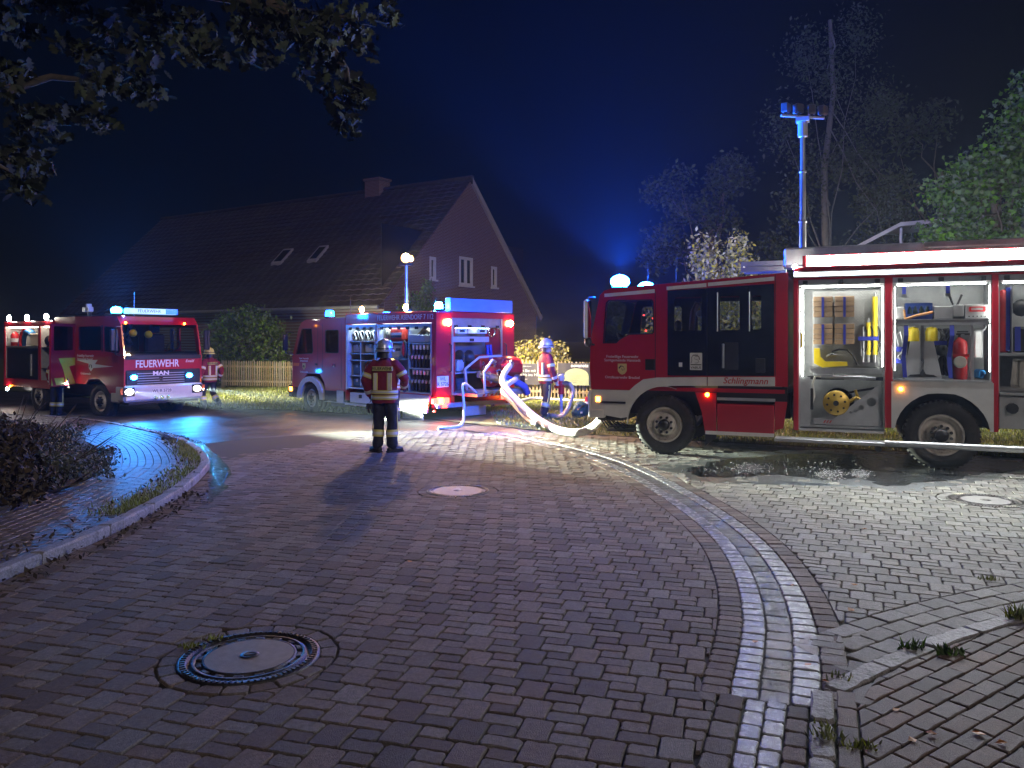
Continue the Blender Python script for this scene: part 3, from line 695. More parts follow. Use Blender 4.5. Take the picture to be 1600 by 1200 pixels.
# mirror, beacons, aerials
for q in ([(-1.15,-.0,2.54),(-1.21,-.16,2.54),(-1.22,-.17,2.4)],[(-1.16,.0,1.76),(-1.22,-.15,1.78),(-1.22,-.17,1.9)]):
    m=MB(); m.tube(q,.018,6); m.build('mirror_arm',K['black'],near)
b('mirror',(-1.265,-.27,1.86),(-1.185,-.08,2.50),K['white'],near,.03); b('mirror_glass',(-1.184,-.26,1.88),(-1.180,-.09,2.48),K['chrome'],near); 
m=MB(); m.ball((-1.21,-.17,1.80),.085,12,0,(.7,1,1)); m.build('wide_angle_mirror',K['black'],near)
def bar_beacon(parent,c,m,s=1.0):
    e=bpy.data.objects.new('beacon',None); COL.objects.link(e); e.parent=parent; e.location=c
    f=MB(); f.lathe([(.001,0),(.15*s,0),(.14*s,.03),(.001,.03)],n=20); f.build('beacon_foot',K['black'],e)
    d=MB(); d.ball((0,0,.12*s),.145*s,16,0,(1.1,1.1,.78),-.75); d.build('beacon_dome',m,e); return e
bar_beacon(near,(-.80,.30,2.695),K['bluelamp']); bar_beacon(near,(-.80,2.15,2.70),K['bluelamp'])
I1=T1.inverted()
spot('beacon_beam',near,(-.98,.30,2.80),I1@Vector((-1.6,17.6,1.6)),4500,80,(.01,.12,1.0),.9,.1); spot('beacon_beam',near,(-.86,.30,2.98),I1@Vector((-4.0,14.5,9.5)),40000,26,(.01,.12,1.0),1.0,.1)
spot('beacon_beam',near,(-.80,.30,3.02),(-.80,.60,6.0),15000,150,(.01,.12,1.0),.8,.1)
for x,y,h in ((.0,1.0,.55),(-.42,.7,.40),(.35,1.8,.5)):
    m=MB(); m.cyl((x,y,2.72),(x,y,2.76),.02); m.cyl((x,y,2.76),(x,y,2.76+h),.005,.003,6); m.build('aerial',K['black'],near)
# --- body: frame, lockers, roof
XB=5.95
m=MB()
m.box((1.96,.64,1.10),(XB,W1,2.86)); m.box((1.96,.64,.60),(3.26,W1,1.10)); m.box((4.64,.64,.60),(XB,W1,1.10))
for a,c_ in ((1.965,2.035),(3.215,3.315),(4.555,4.635),(5.80,5.95)): m.box((a,.0,.48 if a<3 else .57),(c_,.635,2.74),0,.008)
m.box((1.965,.0,2.862),(XB,W1-.05,2.93),0,.012); m.box((1.965,.0,2.742),(XB,.635,2.775)); m.build('body',K['red'],near)
b('top_rail',(1.97,-.022,2.775),(XB,.05,2.862),K['alu'],near,.006)
m=MB(); m.box((1.975,-.030,2.79),(XB,-.0225,2.842)); m.build('rail_light',emis('led_rail',(.9,.96,1.0),5),near)
for x0,x1 in ((2.04,3.21),(3.32,4.55),(4.64,5.79)):
    sh=b('shutter_box',(x0,.01,2.655),(x1,.10,2.74),K['alu'],near,.006)
    for t in (.08,.5,.92):
        x=lerp(x0,x1,t); b('latch',(x-.035,-.012,2.66),(x+.035,.0098,2.725),K['black'],sh,.006)
def locker(x0,x1,z0,z1,d=.62):
    e=bpy.data.objects.new('locker',None); COL.objects.link(e); e.parent=near
    b('back_wall',(x0,d,z0),(x1,d+.018,z1),K['inner'],e); b('side_wall',(x0,.02,z0),(x0+.012,d,z1),K['inner'],e); b('side_wall',(x1-.012,.02,z0),(x1,d,z1),K['inner'],e)
    b('floor_plate',(x0+.012,.0,z0-.02),(x1-.012,d,z0+.012),K['alu'],e); b('top_plate',(x0+.012,.10,z1-.015),(x1-.012,d,z1),K['inner'],e)
    return e
l1=locker(2.037,3.213,.50,2.655); l2=locker(3.317,4.553,1.265,2.655); l3=locker(4.637,5.797,1.10,2.655)
for x0,x1,z0,z1,e in ((2.075,2.105,1.30,2.62,l1),(3.178,3.19,1.45,2.62,l1),(3.345,3.353,1.40,2.60,l2),(4.530,4.538,1.40,2.60,l2)):
    b('locker_light',(x0,.05,z0),(x1,.066,z1),K['ledin'],e)
for x0,x1,e in ((2.1,3.15,l1),(3.38,4.5,l2),(4.7,5.7,l3)): b('locker_light',(x0,.105,2.625),(x1,.13,2.637),K['ledin'],e)
sf=emis('led_fill',(.98,.99,.93),12); b('locker_light',(2.25,.32,1.388),(3.1,.34,1.394),sf,l1); b('shelf_lip',(2.2,.118,1.345),(3.18,.13,1.395),K['alu'],l1); b('locker_light',(3.4,.10,2.078),(4.28,.115,2.084),sf,l2); b('shelf_lip',(3.33,.035,2.05),(4.54,.048,2.085),K['alu'],l2)  # hidden strips added to brighten bays below the shelves, lips added to screen them
b('grab_tab',(2.07,.02,1.72),(2.10,.048,1.95),K['yellow'],l1,.008)
# locker 1
m=MB(); m.box((2.22,.33,1.42),(3.17,.35,2.58)); 
perf=mat('perforated_panel',(.40,.41,.40),.45,metal=.3,var=.1)
nt=perf.node_tree; ck=nt.nodes.new('ShaderNodeTexChecker'); ck.inputs['Scale'].default_value=46; tcn=nt.nodes.new('ShaderNodeTexCoord'); nt.links.new(tcn.outputs['Object'],ck.inputs['Vector'])
bp=nt.nodes.new('ShaderNodeBump'); bp.inputs['Distance'].default_value=.02; bp.inputs['Strength'].default_value=.8; nt.links.new(ck.outputs['Fac'],bp.inputs['Height']); nt.links.new(bp.outputs[0],nt.nodes['Principled BSDF'].inputs['Normal'])
m.build('tool_panel',perf,l1)
b('drawer_edge',(2.2,.12,1.395),(3.18,.36,1.42),K['alu'],l1); b('shelf',(2.06,.10,.53),(3.2,.6,.56),K['alu'],l1)
m=MB(); hole=[[(cx+r*math.cos(t),cz+r*math.sin(t)) for t in [i*math.pi/7 for i in range(14)]] for cx,cz,r in ((3.04,.93,.065),(2.90,.84,.038),(2.825,.79,.028),(2.76,.765,.018))]
plate(m,[(2.52,.66),(3.15,.66),(3.15,1.16),(3.11,1.16)],hole,.10,.115); m.build('gusset',K['aludull'],l1)
b('side_tray',(2.06,.08,.56),(2.20,.10,1.28),K['aludull'],l1); b('drawer_front',(2.25,.09,.58),(3.17,.12,.66),K['aludull'],l1)
for x in (2.38,2.42,2.46): 
    m=MB(); plate(m,[(x,.60),(x+.02,.60),(x+.045,.64),(x+.025,.64)],[],.085,.09); m.build('hazard_mark',K['redmatt'],l1)
b('rail_beam',(2.15,.2,1.24),(3.2,.32,1.29),K['black'],l1); b('tray_box',(2.24,.12,1.30),(2.52,.3,1.39),K['aludull'],l1,.01)
# locker 2 shelf and hooks, panel with wheel arch below it
b('shelf',(3.33,.05,2.085),(4.54,.61,2.12),K['alu'],l2); b('shelf_lip',(3.33,.035,2.12),(4.54,.05,2.135),K['alu'],l2)
b('post',(4.31,.06,1.28),(4.345,.10,2.085),K['alu'],l2); b('bin',(3.34,.16,2.14),(3.48,.6,2.32),K['alu'],l2,.008); b('bin',(3.86,.16,2.14),(4.10,.6,2.32),K['aludull'],l2,.008); b('bin',(4.10,.14,2.17),(4.23,.6,2.34),K['inner'],l2,.008)
for x in (3.47,4.03):
    strap('hanging_strap',[(x,.12,2.62),(x,.12,2.50)],.05,l2,K['blue']); b('buckle',(x-.035,.11,2.46),(x+.035,.125,2.50),K['steel'],l2)
m=MB(); arch=[(3.94+.60*math.cos(a),.50+.60*math.sin(a)) for a in [R(t) for t in range(8,173,11)]]
arch=[(p[0],min(p[1],1.085)) for p in arch]
plate(m,[(3.30,1.245),(3.30,.57)]+[(3.345,.57)]+arch[::-1]+[(4.53,.57),(4.575,.57),(4.575,1.245)],[],-.012,.03); m.build('rear_arch_panel',K['silver'],near)
m=MB()
for (x0,z0),(x1,z1) in zip(arch,arch[1:]): m.add([(x0,.03,z0),(x1,.03,z1),(x1,.62,z1),(x0,.62,z0)],[(0,1,2,3)])
m.box((3.33,.62,.6),(4.56,.63,1.1)); m.build('wheel_housing',K['black'],near)
lampball('marker_lamp',near,(3.42,-.02,1.135),.030,K['amber']); b('panel_edge',(3.32,-.016,1.247),(4.56,.02,1.262),K['alu'],near)
# locker 3 lower box with caps
b('shelf',(4.65,.04,1.62),(5.79,.6,1.66),K['alu'],l3); b('divider',(4.80,.08,1.66),(4.815,.6,2.6),K['alu'],l3); b('lower_plate',(4.65,.05,.62),(5.79,.6,1.06),K['aludull'],l3)
for x in (4.80,5.05): 
    m=MB(); m.cyl((x,.04,.90),(x,.0,.90),.075,n=10); m.build('tank_cap',K['black'],l3)
# light bar, roof load
m=MB(); m.add([(2.16,-.075,2.937),(XB,-.075,2.937),(XB,-.115,3.075),(2.16,-.115,3.075)],[(0,1,2,3)]); m.build('light_bar',K['led'],near)
m=MB(); m.add([(2.16,W1+.015,2.935),(XB,W1+.015,2.935),(XB,W1-.05,3.07),(2.16,W1-.05,3.07)],[(3,2,1,0)]); m.build('light_bar',emis('led_far',(1.0,.96,.85),270),near)
m=MB(); m.prism([(-.07,2.932),(-.115,3.09),(.16,3.09),(.16,2.932)],2.10,XB,'x'); m.build('light_bar_housing',K['redmatt'],near)
lampball('work_lamp',near,(1.985,.02,2.94),.035,K['lampw'])
m=MB(); m.box((1.96,.2,2.931),(XB,W1-.2,2.96)); m.build('roof_deck',K['aludull'],near)
b('roof_box',(1.80,.35,2.97),(3.75,.95,3.27),K['aludull'],near,.03)
m=MB(); m.box((1.15,.40,3.01),(1.80,.46,3.08)); m.box((1.15,.40,2.92),(1.80,.46,2.99)); m.box((1.15,.84,3.01),(1.80,.9,3.08)); m.box((1.15,.84,2.92),(1.80,.9,2.99)); m.box((1.15,.46,2.94),(1.18,.84,3.05)); m.build('ladder_end',K['aludull'],near)
lad=bpy.data.objects.new('ladder',None); COL.objects.link(lad); lad.parent=near
for y in (.45,.90): 
    b('ladder_rail',(3.75,y-.02,3.20),(XB-.05,y+.02,3.28),K['alu'],lad,.008); b('ladder_rail',(3.75,y-.02,3.10),(XB-.05,y+.02,3.18),K['alu'],lad,.008)
for i in range(9): 
    m=MB(); m.cyl((3.85+.25*i,.43,3.24),(3.85+.25*i,.92,3.24),.014,n=8); m.build('rung',K['alu'],lad)
# fold-out step along the body
stp=bpy.data.objects.new('fold_out_step',None); COL.objects.link(stp); stp.parent=near
b('step_tread',(1.72,-.36,.36),(3.20,-.02,.385),mat('tread_plate',(.5,.51,.52),.4,metal=.7,var=.3,vs=60,bump=.6,bs=120),stp); b('step_edge',(1.72,-.385,.345),(3.20,-.36,.395),K['alu'],stp,.006)
m=MB(); m.cyl((3.20,-.34,.385),(XB,-.34,.385),.045,n=14); m.build('step_tube',K['alu'],stp)
m=MB(); m.cyl((3.12,-.2,.30),(3.12,-.33,.30),.045,n=12); m.build('step_damper',K['black'],stp)
# telescopic light mast
ms=bpy.data.objects.new('light_mast',None); COL.objects.link(ms); ms.parent=near; ms.location=(2.05,.90,0)
for z0,z1,r in ((2.93,3.75,.052),(3.75,4.55,.045),(4.55,5.12,.038)):
    m=MB(); m.cyl((0,0,z0),(0,0,z1),r,n=18); m.lathe([(r,z1-.03),(r+.012,z1-.03),(r+.012,z1),(r,z1)],n=18); m.build('mast_section',K['alu'],ms)
m=MB(); m.cyl((0,0,5.10),(0,0,5.34),.075,n=16); m.box((-.1,-.1,5.34),(.1,.1,5.40)); m.build('mast_head',K['aludull'],ms)
m=MB(); m.T=Matrix.Translation((0,0,5.42))@Matrix.Rotation(R(35),4,'Z'); m.box((-.38,-.02,-.015),(.38,.02,.015)); m.build('crossbar',K['aludull'],ms)
for i,(x,rz) in enumerate(((-.30,40),(-.08,10),(.16,60),(.36,30))):
    m=MB(); m.T=Matrix.Translation((0,0,5.42))@Matrix.Rotation(R(35),4,'Z')@Matrix.Translation((x,0,.03))@Matrix.Rotation(R(rz),4,'Z')
    m.box((-.07,-.055,.02),(.07,.055,.17),0,.012); m.box((-.058,-.06,.035),(.058,-.055,.155)); m.box((-.02,-.02,-.02),(.02,.02,.02)); m.build('flood_head',mat('lamp_grey',(.06,.06,.065),.4) if 'lamp_grey' not in bpy.data.materials else bpy.data.materials['lamp_grey'],ms)

# --- loose equipment in the lockers (things of their own)
def blocks(x,z,label):
    e=in1('timber_bundle',(x,.20,z),label,'timber','timber block bundles strapped in the locker')
    for i in range(4):
        b('timber_block',(0,-.05,.005+.078*i),(.27,.13,.005+.078*(i+1)-.006),K['wood'],e,.006)
    strap('strap',[(.135,-.058,.30),(.135,-.058,.0)],.035,e,K['blue'])
blocks(2.24,2.18,'upper bundle of squared timber blocks beside the locker side wall, blue strap'); blocks(2.54,2.18,'upper bundle of squared timber blocks nearer the yellow rams, blue strap')
blocks(2.24,1.77,'lower bundle of squared timber blocks beside the locker side wall'); blocks(2.54,1.77,'lower bundle of squared timber blocks nearer the yellow rams')
def ram(x,z0,z1,r,label,m=K['yellow'],hook=False):
    e=in1('rescue_ram',(x,.22,z0),label,'rescue tool','rescue rams standing in the locker'); L=z1-z0
    mb=MB(); mb.cyl((0,0,.16),(0,0,L-.06),r,n=14); mb.build('cylinder',m,e)
    mb=MB(); mb.cyl((0,0,.02),(0,0,.16),r*.7,n=12); mb.cyl((0,0,L-.06),(0,0,L),r*.6,n=12); mb.box((-r*1.3,-r*1.3,0),(r*1.3,r*1.3,.05)); mb.build('piston',K['steel'],e)
    mb=MB(); mb.tube([(r,-.01,.2),(r+.03,-.02,.3),(r+.03,-.02,.5),(r,-.01,.58)],.012,6); mb.build('handle',K['black'],e)
ram(3.09,1.46,2.54,.036,'tall yellow rescue ram beside the bright locker edge'); ram(3.00,1.46,2.16,.034,'middle yellow rescue ram, second tallest of the row'); ram(2.925,1.46,2.02,.028,'short steel rescue ram beside the timber bundles',K['steel'])
strap('ram_strap',[(2.86,.165,1.86),(3.14,.165,1.86)],.06,l1,K['blue'],'z')
e=in1('edge_guard',(2.25,.2,1.425),'yellow L-shaped guard lying under the timber bundles','guard')
m=MB(); m.prism([(0,.06),(.0,.29),(.08,.29),(.09,.16),(.16,.09),(.46,.09),(.47,.03),(.12,0)],-.06,.06); m.build('shell',K['yellow'],e); m=MB(); m.tube([(.18,0,.16),(.25,-.02,.20),(.32,-.02,.19)],.02,8); m.build('grip',K['steel'],e)
e=in1('power_cable',(2.55,.2,1.60),'black cable looped from the grip towards the rescue rams','cable'); m=MB(); m.tube([(-.05,0,.06),(.05,-.02,.10),(.16,-.01,.09),(.25,.0,.0),(.30,0,-.13)],.014,6); m.build('cable',K['black'],e)
e=in1('hose_reel',(2.56,.12,.565),'golden hose reel with drilled disc in the bottom of the tool locker','hose reel')
m=MB(); m.lathe([(.185,.0),(.185,-.02),(.17,-.035),(.05,-.05),(.04,-.055),(.001,-.055)],(0,-.02,.335),'y',36); m.lathe([(.185,.02),(.185,.14)],(0,-.02,.335),'y',36); m.build('disc',K['gold'],e)
m=MB()
for i in range(8):
    a=2*math.pi*i/8+.2; p=Vector((.125*math.cos(a),-.06,.335+.125*math.sin(a))); m.cyl(p,p+Vector((0,-.006,0)),.016,n=10)
m.cyl((0,-.07,.335),(0,-.085,.335),.04,n=14); o=m.build('bolt_ring',K['black'],e); o["kind"]="stuff"
m=MB(); m.lathe([(.21,.03),(.22,.09),(.21,.15),(.15,.15)],(0.03,-.02,.345),'y',36); m.build('hose_turns',K['black'],e)
m=MB(); m.box((-.14,.0,0),(-.10,.12,.36)); m.box((-.14,-.02,0),(.3,.14,.04)); m.build('stand',K['steel'],e)
e=in1('spreader_tool',(2.74,.16,.86),'yellow hydraulic spreader lying beside the golden reel','rescue tool')
m=MB(); m.tube([(0,0,.06),(.10,0,.13),(.20,0,.05)],.03,8); m.tube([(.08,0,.24),(.13,0,.10)],.022,8); m.build('arms',K['gold'],e); m=MB(); m.tube([(-.05,0,.12),(.0,0,.2),(.1,.02,.22),(.34,.02,.27)],.018,6); m.build('hose',K['black'],e)
e=in1('branch_pipe',(2.35,.20,1.235),'long nozzle pipe laid across the top of the reel bay','nozzle')
m=MB(); m.cyl((0,-.06,.05),(.75,-.06,.04),.022,n=10); m.cyl((.32,-.06,.045),(.62,-.06,.045),.034,n=12); m.build('barrel',K['steel'],e); m=MB(); m.tube([(.0,-.06,.05),(-.08,-.05,.06),(-.12,-.05,-.05),(-.10,-.06,-.25),(-.14,-.06,-.40)],.018,8); m.build('hose_tail',mat('pale_hose',(.5,.48,.42),.7),e); m=MB(); m.box((-.15,-.09,-.45),(-.11,-.04,-.12),0,.01); m.build('valve',K['black'],e)
def ba_set(x,label):
    e=in1('breathing_apparatus',(x,.30,1.285),label,'air cylinder','breathing sets in the locker')
    m=MB(); m.lathe([(.001,.0),(.07,.0),(.078,.05),(.078,.52),(.075,.54)],n=20); m.build('cylinder',K['black'],e); m=MB(); m.lathe([(.079,.535),(.082,.55),(.082,.68),(.065,.73),(.001,.745)],n=20); m.build('cylinder_cap',K['yellow'],e)
    strap('harness',[(.09,-.08,.5),(.13,-.06,.3),(.10,-.05,.05)],.05,e,K['black'])
ba_set(3.60,'yellow capped air cylinder next to the left blue strap'); ba_set(3.84,'yellow capped air cylinder next to the hanging black harness')
e=in1('cylinder_rack',(3.45,.1,1.27),'grey metal rack plates in front of the two air cylinders','rack')
for a in ([(.0,.0),(.235,.0),(.235,.55),(.10,.55)],[(.275,.0),(.51,.0),(.40,.55),(.275,.55)]):
    m=MB(); plate(m,a,[],0,.02); m.build('rack_plate',K['aludull'],e)
b('rack_post',(.235,-.01,.0),(.275,.03,.80),K['steel'],e); m=MB(); plate(m,[(.06,.04),(.45,.04),(.40,.07),(.30,.08),(.26,.16),(.22,.08),(.10,.07)],[],-.014,-.004); m.build('foot_pedal',K['black'],e); b('rack_rail',(.03,-.02,.0),(.50,.0,.03),K['alu'],e)
e=in1('harness_pile',(4.0,.22,1.275),'tangle of black straps and hoses hanging between rack and extinguisher','harness')
m=MB(); rr=random.Random(3)
for i in range(9):
    x0=rr.uniform(-.08,.06); m.tube([(x0+rr.uniform(-.04,.04),rr.uniform(-.05,.08),.72-k*.11) for k in range(7)],rr.uniform(.012,.028),6)
m.ball((-.04,0,.42),.09,10); m.build('straps',K['black'],e); strap('blue_tie',[(-.14,-.08,.52),(.02,-.09,.52)],.06,e,K['blue'],'z')
for x in (3.49,4.07): strap('locker_strap',[(x,.045,2.08),(x+.005,.03,1.9),(x-.03,.06,1.6),(x-.01,.05,1.30)],.055,l2,K['blue'])
e=in1('lashing',(3.42,.1,1.50),'blue lashing with metal clip hanging from the left strap','strap'); m=MB(); m.box((-.06,-.02,.0),(.06,.02,.07)); m.box((-.05,-.03,.17),(.07,.02,.24)); m.build('webbing',K['blue'],e); m=MB(); m.tube([(0,-.03,.06),(-.03,-.04,.10),(.02,-.04,.15),(.03,-.03,.20)],.012,6); m.tube([(-.02,0,.26),(-.05,0,.4),(.0,0,.46),(.03,0,.3)],.008,6); m.build('clip',K['steel'],e)
e=in1('fire_extinguisher',(4.195,.24,1.277),'red fire extinguisher standing beside the harness straps','fire extinguisher')
m=MB(); m.lathe([(.001,0),(.085,0),(.092,.02),(.092,.50),(.085,.54),(.04,.58),(.03,.60),(.001,.60)],n=24); m.build('body',K['redmatt'],e); m=MB(); m.cyl((0,0,.58),(0,0,.66),.025,n=10); m.box((-.05,-.02,.63),(.12,.02,.66)); m.box((-.04,-.015,.67),(.10,.015,.69)); m.build('valve',K['black'],e)
m=MB(); m.cyl((.03,-.03,.62),(.03,-.05,.62),.028,n=12); m.build('gauge',K['steel'],e); strap('belt',[(-.1,-.1,.34),(.1,-.1,.34)],.045,e,K['redmatt'],'z')
m=MB(); m.lathe([(.085,.0),(.085,-.02),(.06,-.03),(.03,-.03),(.001,-.03)],(-.01,-.10,.25),'y',24); m.build('hose_disc',mat('pale_plastic',(.6,.58,.5),.5),e)
e=in1('bottle_crate',(3.49,.16,2.137),'blue plastic drinks crate with bottles on the upper shelf','crate')
m=MB(); 
for x0,x1 in ((.0,.025),(.325,.35)): m.box((x0,0,0),(x1,.25,.235))
m.box((.025,0,0),(.325,.02,.08)); m.box((.025,0,.19),(.325,.02,.235)); m.box((.025,.23,0),(.325,.25,.235)); m.box((.025,.02,0),(.325,.23,.02)); m.build('shell',mat('crate_blue',(.02,.05,.22),.45),e)
for i in range(4):
    m=MB(); m.lathe([(.001,.02),(.033,.02),(.033,.13),(.013,.18),(.013,.215),(.001,.215)],(.06+.076*i,.09,0),n=12); m.build('bottle',mat('bottle_glass',(.03,.05,.05),.1) if i==0 else bpy.data.materials['bottle_glass'],e)
e=in1('axe_handle',(3.50,.10,2.137),'wooden tool handle leaning across the drinks crate','tool'); m=MB(); m.tube([(-.02,0,.0),(.12,-.02,.05),(.34,-.02,.10)],.018,8); m.tube([(-.02,.0,.02),(-.03,0,.14)],.014,6); m.build('handle',mat('ash_handle',(.5,.24,.08),.5),e)
e=in1('grill_case',(4.245,.14,2.137),'pale metal box with red-framed window on the upper shelf','case'); b('box',(0,0,0),(.30,.4,.20),K['inner'],e,.008); m=MB(); plate(m,rect(.05,.25,.10,.17,.01),[rect(.075,.225,.12,.155,.005)],-.008,.002); m.build('handle_frame',K['redmatt'],e)
for i in range(5): 
    m=MB(); m.cyl((.05+.05*i,-.003,.035),(.05+.05*i,.004,.035),.010,n=8); m.build('vent_hole',K['black'],e)
e=in1('hand_tools',(4.14,.35,2.34),'pair of crossed black tool grips sticking up from a bin','tool'); m=MB(); m.tube([(-.02,0,0),(-.06,0,.13)],.014,6); m.tube([(.03,0,0),(.09,0,.15)],.016,6); m.build('grip',K['black'],e)
e=in1('blue_coil',(4.46,.2,1.28),'coiled bright blue hose on the locker floor','hose coil')
m=MB(); m.tube([(.035*math.cos(t)-.01*t*.2,-.05+.008*t,.08+.055*math.sin(t)) for t in [i*.5 for i in range(50)]],.014,6); m.build('coil',mat('cyan_hose',(.02,.25,.62),.4),e)
e=in1('white_holder',(4.42,.25,1.58),'white plastic holder hanging beside the metal post','holder'); m=MB(); m.box((-.05,0,0),(.06,.06,.40),0,.02); m.tube([(.05,0,.38),(.09,0,.42),(.1,0,.46)],.012,6); m.build('shell',mat('white_plastic',(.72,.73,.74),.4),e)
e=in1('rope_coil',(4.82,.16,1.115),'hank of pale rope hanging in the partly seen third locker','rope')
m=MB()
for i in range(10): m.tube([(.015*i+.05*math.sin(t)*.3,-.01*(i%3)+.01*i,.26+.20*math.sin(t)) if math.cos(t)>0 else (.015*i+.10,-.01*(i%3)+.01*i,.26+.20*math.sin(t)) for t in [k*math.pi/8 for k in range(17)]],.009,5)
m.build('rope',mat('rope',(.55,.53,.47),.8),e)
e=in1('rolled_stretcher',(4.72,.2,1.665),'upright red roll bound with blue straps at the frame edge of the third locker','stretcher'); m=MB(); m.lathe([(.001,0),(.055,0),(.06,.03),(.06,.85),(.001,.88)],n=16); m.build('roll',K['redmatt'],e); strap('strap',[(.05,-.06,.90),(.045,-.065,.02)],.05,e,K['blue'])
e=in1('loudhailer_bag',(4.95,.3,1.665),'dark bag with blue strap on the third locker shelf','bag'); m=MB(); m.ball((0,0,.62),.12,12,0,(1,.8,1)); m.box((-.1,-.1,.0),(.1,.1,.36),0,.03); m.build('bag',K['black'],e); strap('strap',[(-.06,-.11,.36),(-.06,-.11,.02)],.07,e,K['blue'])
# ================================================================== HOUSE, FENCES, TREES
K['leaf_oak']=mat('oak_leaf',(.045,.055,.035),.75,spec=.2,var=.25,vs=3,rand=.35)
K['leaf_maple']=mat('maple_leaf',(.06,.125,.020),.75,spec=.2,var=.25,vs=2,rand=.35)
K['leaf_bush']=mat('laurel_leaf',(.115,.185,.05),.75,spec=.2,var=.25,vs=2,rand=.4)
K['leaf_lit']=mat('lit_leaf',(.36,.33,.10),.75,spec=.2,var=.25,vs=2,rand=.4)  # leaf colour raised in place of stronger lamp light on the shrubs
K['leaf_birch']=mat('birch_leaf',(.03,.042,.018),.75,spec=.2,var=.25,vs=2,rand=.4)
K['leaf_dry']=mat('withered_leaf',(.075,.058,.042),.75,spec=.2,var=.3,vs=3,rand=.4)
K['grass']=mat('grass_blade',(.20,.24,.045),.55,var=.3,vs=.6,rand=.35,dirt=(.28,.25,.09),dscale=.9)
K['bark']=mat('bark',(.07,.055,.042),.85,var=.4,vs=12,bump=.9,bs=25)
K['birchbark']=mat('birch_bark',(.07,.068,.062),.7,var=.2,dirt=(.03,.03,.03),dscale=5,dlo=.55,dhi=.62)
def leaf_mesh(name, C, size, m, up=.3, jitter=.35, shape='diamond'):
    """one small bent leaf per centre in C"""
    C=np.asarray(C,dtype=np.float64); n=len(C)
    a=np.random.normal(size=(n,3)); a/=np.linalg.norm(a,axis=1)[:,None]+1e-9
    nr=np.random.normal(size=(n,3)); nr[:,2]=np.abs(nr[:,2])+up; nr-=a*(nr*a).sum(1)[:,None]; nr/=np.linalg.norm(nr,axis=1)[:,None]+1e-9
    bb=np.cross(nr,a); s=(size*(1+jitter*np.random.uniform(-1,1,n)))[:,None]
    if shape=='diamond': P=[(-.5,0,0),(0,-.27,.06),(.55,0,-.05),(0,.27,.06)]; F=[(0,1,2,3)]
    elif shape=='maple': P=[(-.5,0,0),(-.25,-.5,-.04),(.05,-.22,.05),(.55,0,-.06),(.05,.22,.05),(-.25,.5,-.04)]; F=[(0,1,2,3),(0,3,4,5)]
    else:                                             # oak: lobed outline
        P=[(-.55,0,0),(-.40,-.12,.02),(-.28,-.24,0),(-.18,-.11,.03),(-.02,-.34,-.02),(.08,-.13,.03),(.24,-.28,-.03),(.32,-.10,.02),(.55,0,-.06),(.32,.10,.02),(.24,.28,-.03),(.08,.13,.03),(-.02,.34,-.02),(-.18,.11,.03),(-.28,.24,0),(-.40,.12,.02)]
        F=[(0,1,15,15),(1,2,3,3),(1,3,13,15),(15,13,14,14),(3,4,5,5),(3,5,11,13),(13,11,12,12),(5,6,7,7),(5,7,9,11),(11,9,10,10),(7,8,9,9)]
    k=len(P); V=np.concatenate([C+s*(p[0]*a+p[1]*bb+p[2]*nr) for p in P],axis=1).reshape(n*k,3)
    base=(np.arange(n)*k)[:,None]
    if shape=='oak':
        tri=[]
        for f in F:
            tri.append(f[:3])
            if f[3]!=f[2]: tri.append((f[0],f[2],f[3]))
        FF=np.concatenate([base+np.array(t)[None,:] for t in tri])
    else: FF=np.concatenate([base+np.array(f)[None,:] for f in F])
    return npmesh(name,V,FF,m)
def clump_pts(cl, n, shell=.55):
    """n points in ellipsoid clumps [(centre, radii)], thicker towards the outside"""
    w=np.array([r[0]*r[1]*r[2] for c,r in cl])**.75; w/=w.sum(); out=[]
    for (c,r),k in zip(cl,np.random.multinomial(n,w)):
        d=np.random.normal(size=(k,3)); d/=np.linalg.norm(d,axis=1)[:,None]+1e-9
        rad=shell+(1-shell)*np.random.uniform(0,1,k)**.6; rad*=1+.18*np.random.normal(size=k)
        out.append(np.array(c)+d*rad[:,None]*np.array(r))
    return np.concatenate(out)
def clumps(c, R_, n, rs=(.25,.45), flat=.8, seed=1):
    rr=random.Random(seed); out=[]
    for _ in range(n):
        while True:
            p=Vector((rr.uniform(-1,1),rr.uniform(-1,1),rr.uniform(-1,1)))
            if .25<p.length<1: break
        r=rr.uniform(*rs)*min(R_); out.append(((c[0]+p.x*R_[0]*.85,c[1]+p.y*R_[1]*.85,c[2]+p.z*R_[2]*.85),(r,r,r*flat)))
    return out
def limbs(mb, base, tips, r0, wob=.12, seed=0):
    rr=random.Random(seed); base=Vector(base)
    for t in tips:
        t=Vector(t); pts=[base.lerp(t,k/5)+Vector((rr.uniform(-wob,wob),rr.uniform(-wob,wob),rr.uniform(0,wob)))*(1 if 0<k<5 else 0) for k in range(6)]
        mb.tube(pts,[r0*(1-.85*k/5) for k in range(6)],6)
def tree(name, loc, label, cl, nleaf, size, m, trunk_h, tr, bark=None, cat='tree', shape='diamond', group=None, seed=0, shell=.4):
    e=E(name,loc,0,label,cat,group); mb=MB(); rr=random.Random(seed)
    mb.tube([(rr.uniform(-.1,.1)*k,rr.uniform(-.1,.1)*k,trunk_h*k/5) for k in range(6)],[tr*(1.25-.14*k*1.2) if k==0 else tr*(1-.12*k) for k in range(6)],10)
    for i,(c,r) in enumerate(cl):
        z0=trunk_h*rr.uniform(.25,.98); limbs(mb,(0,0,z0),[(c[0],c[1],c[2])],tr*rr.uniform(.12,.28),.15,i)
    mb.build('trunk',bark or K['bark'],e)
    link('crown',leaf_mesh('crown',clump_pts(cl,nleaf,shell),size,m,shape=shape),e)
    return e
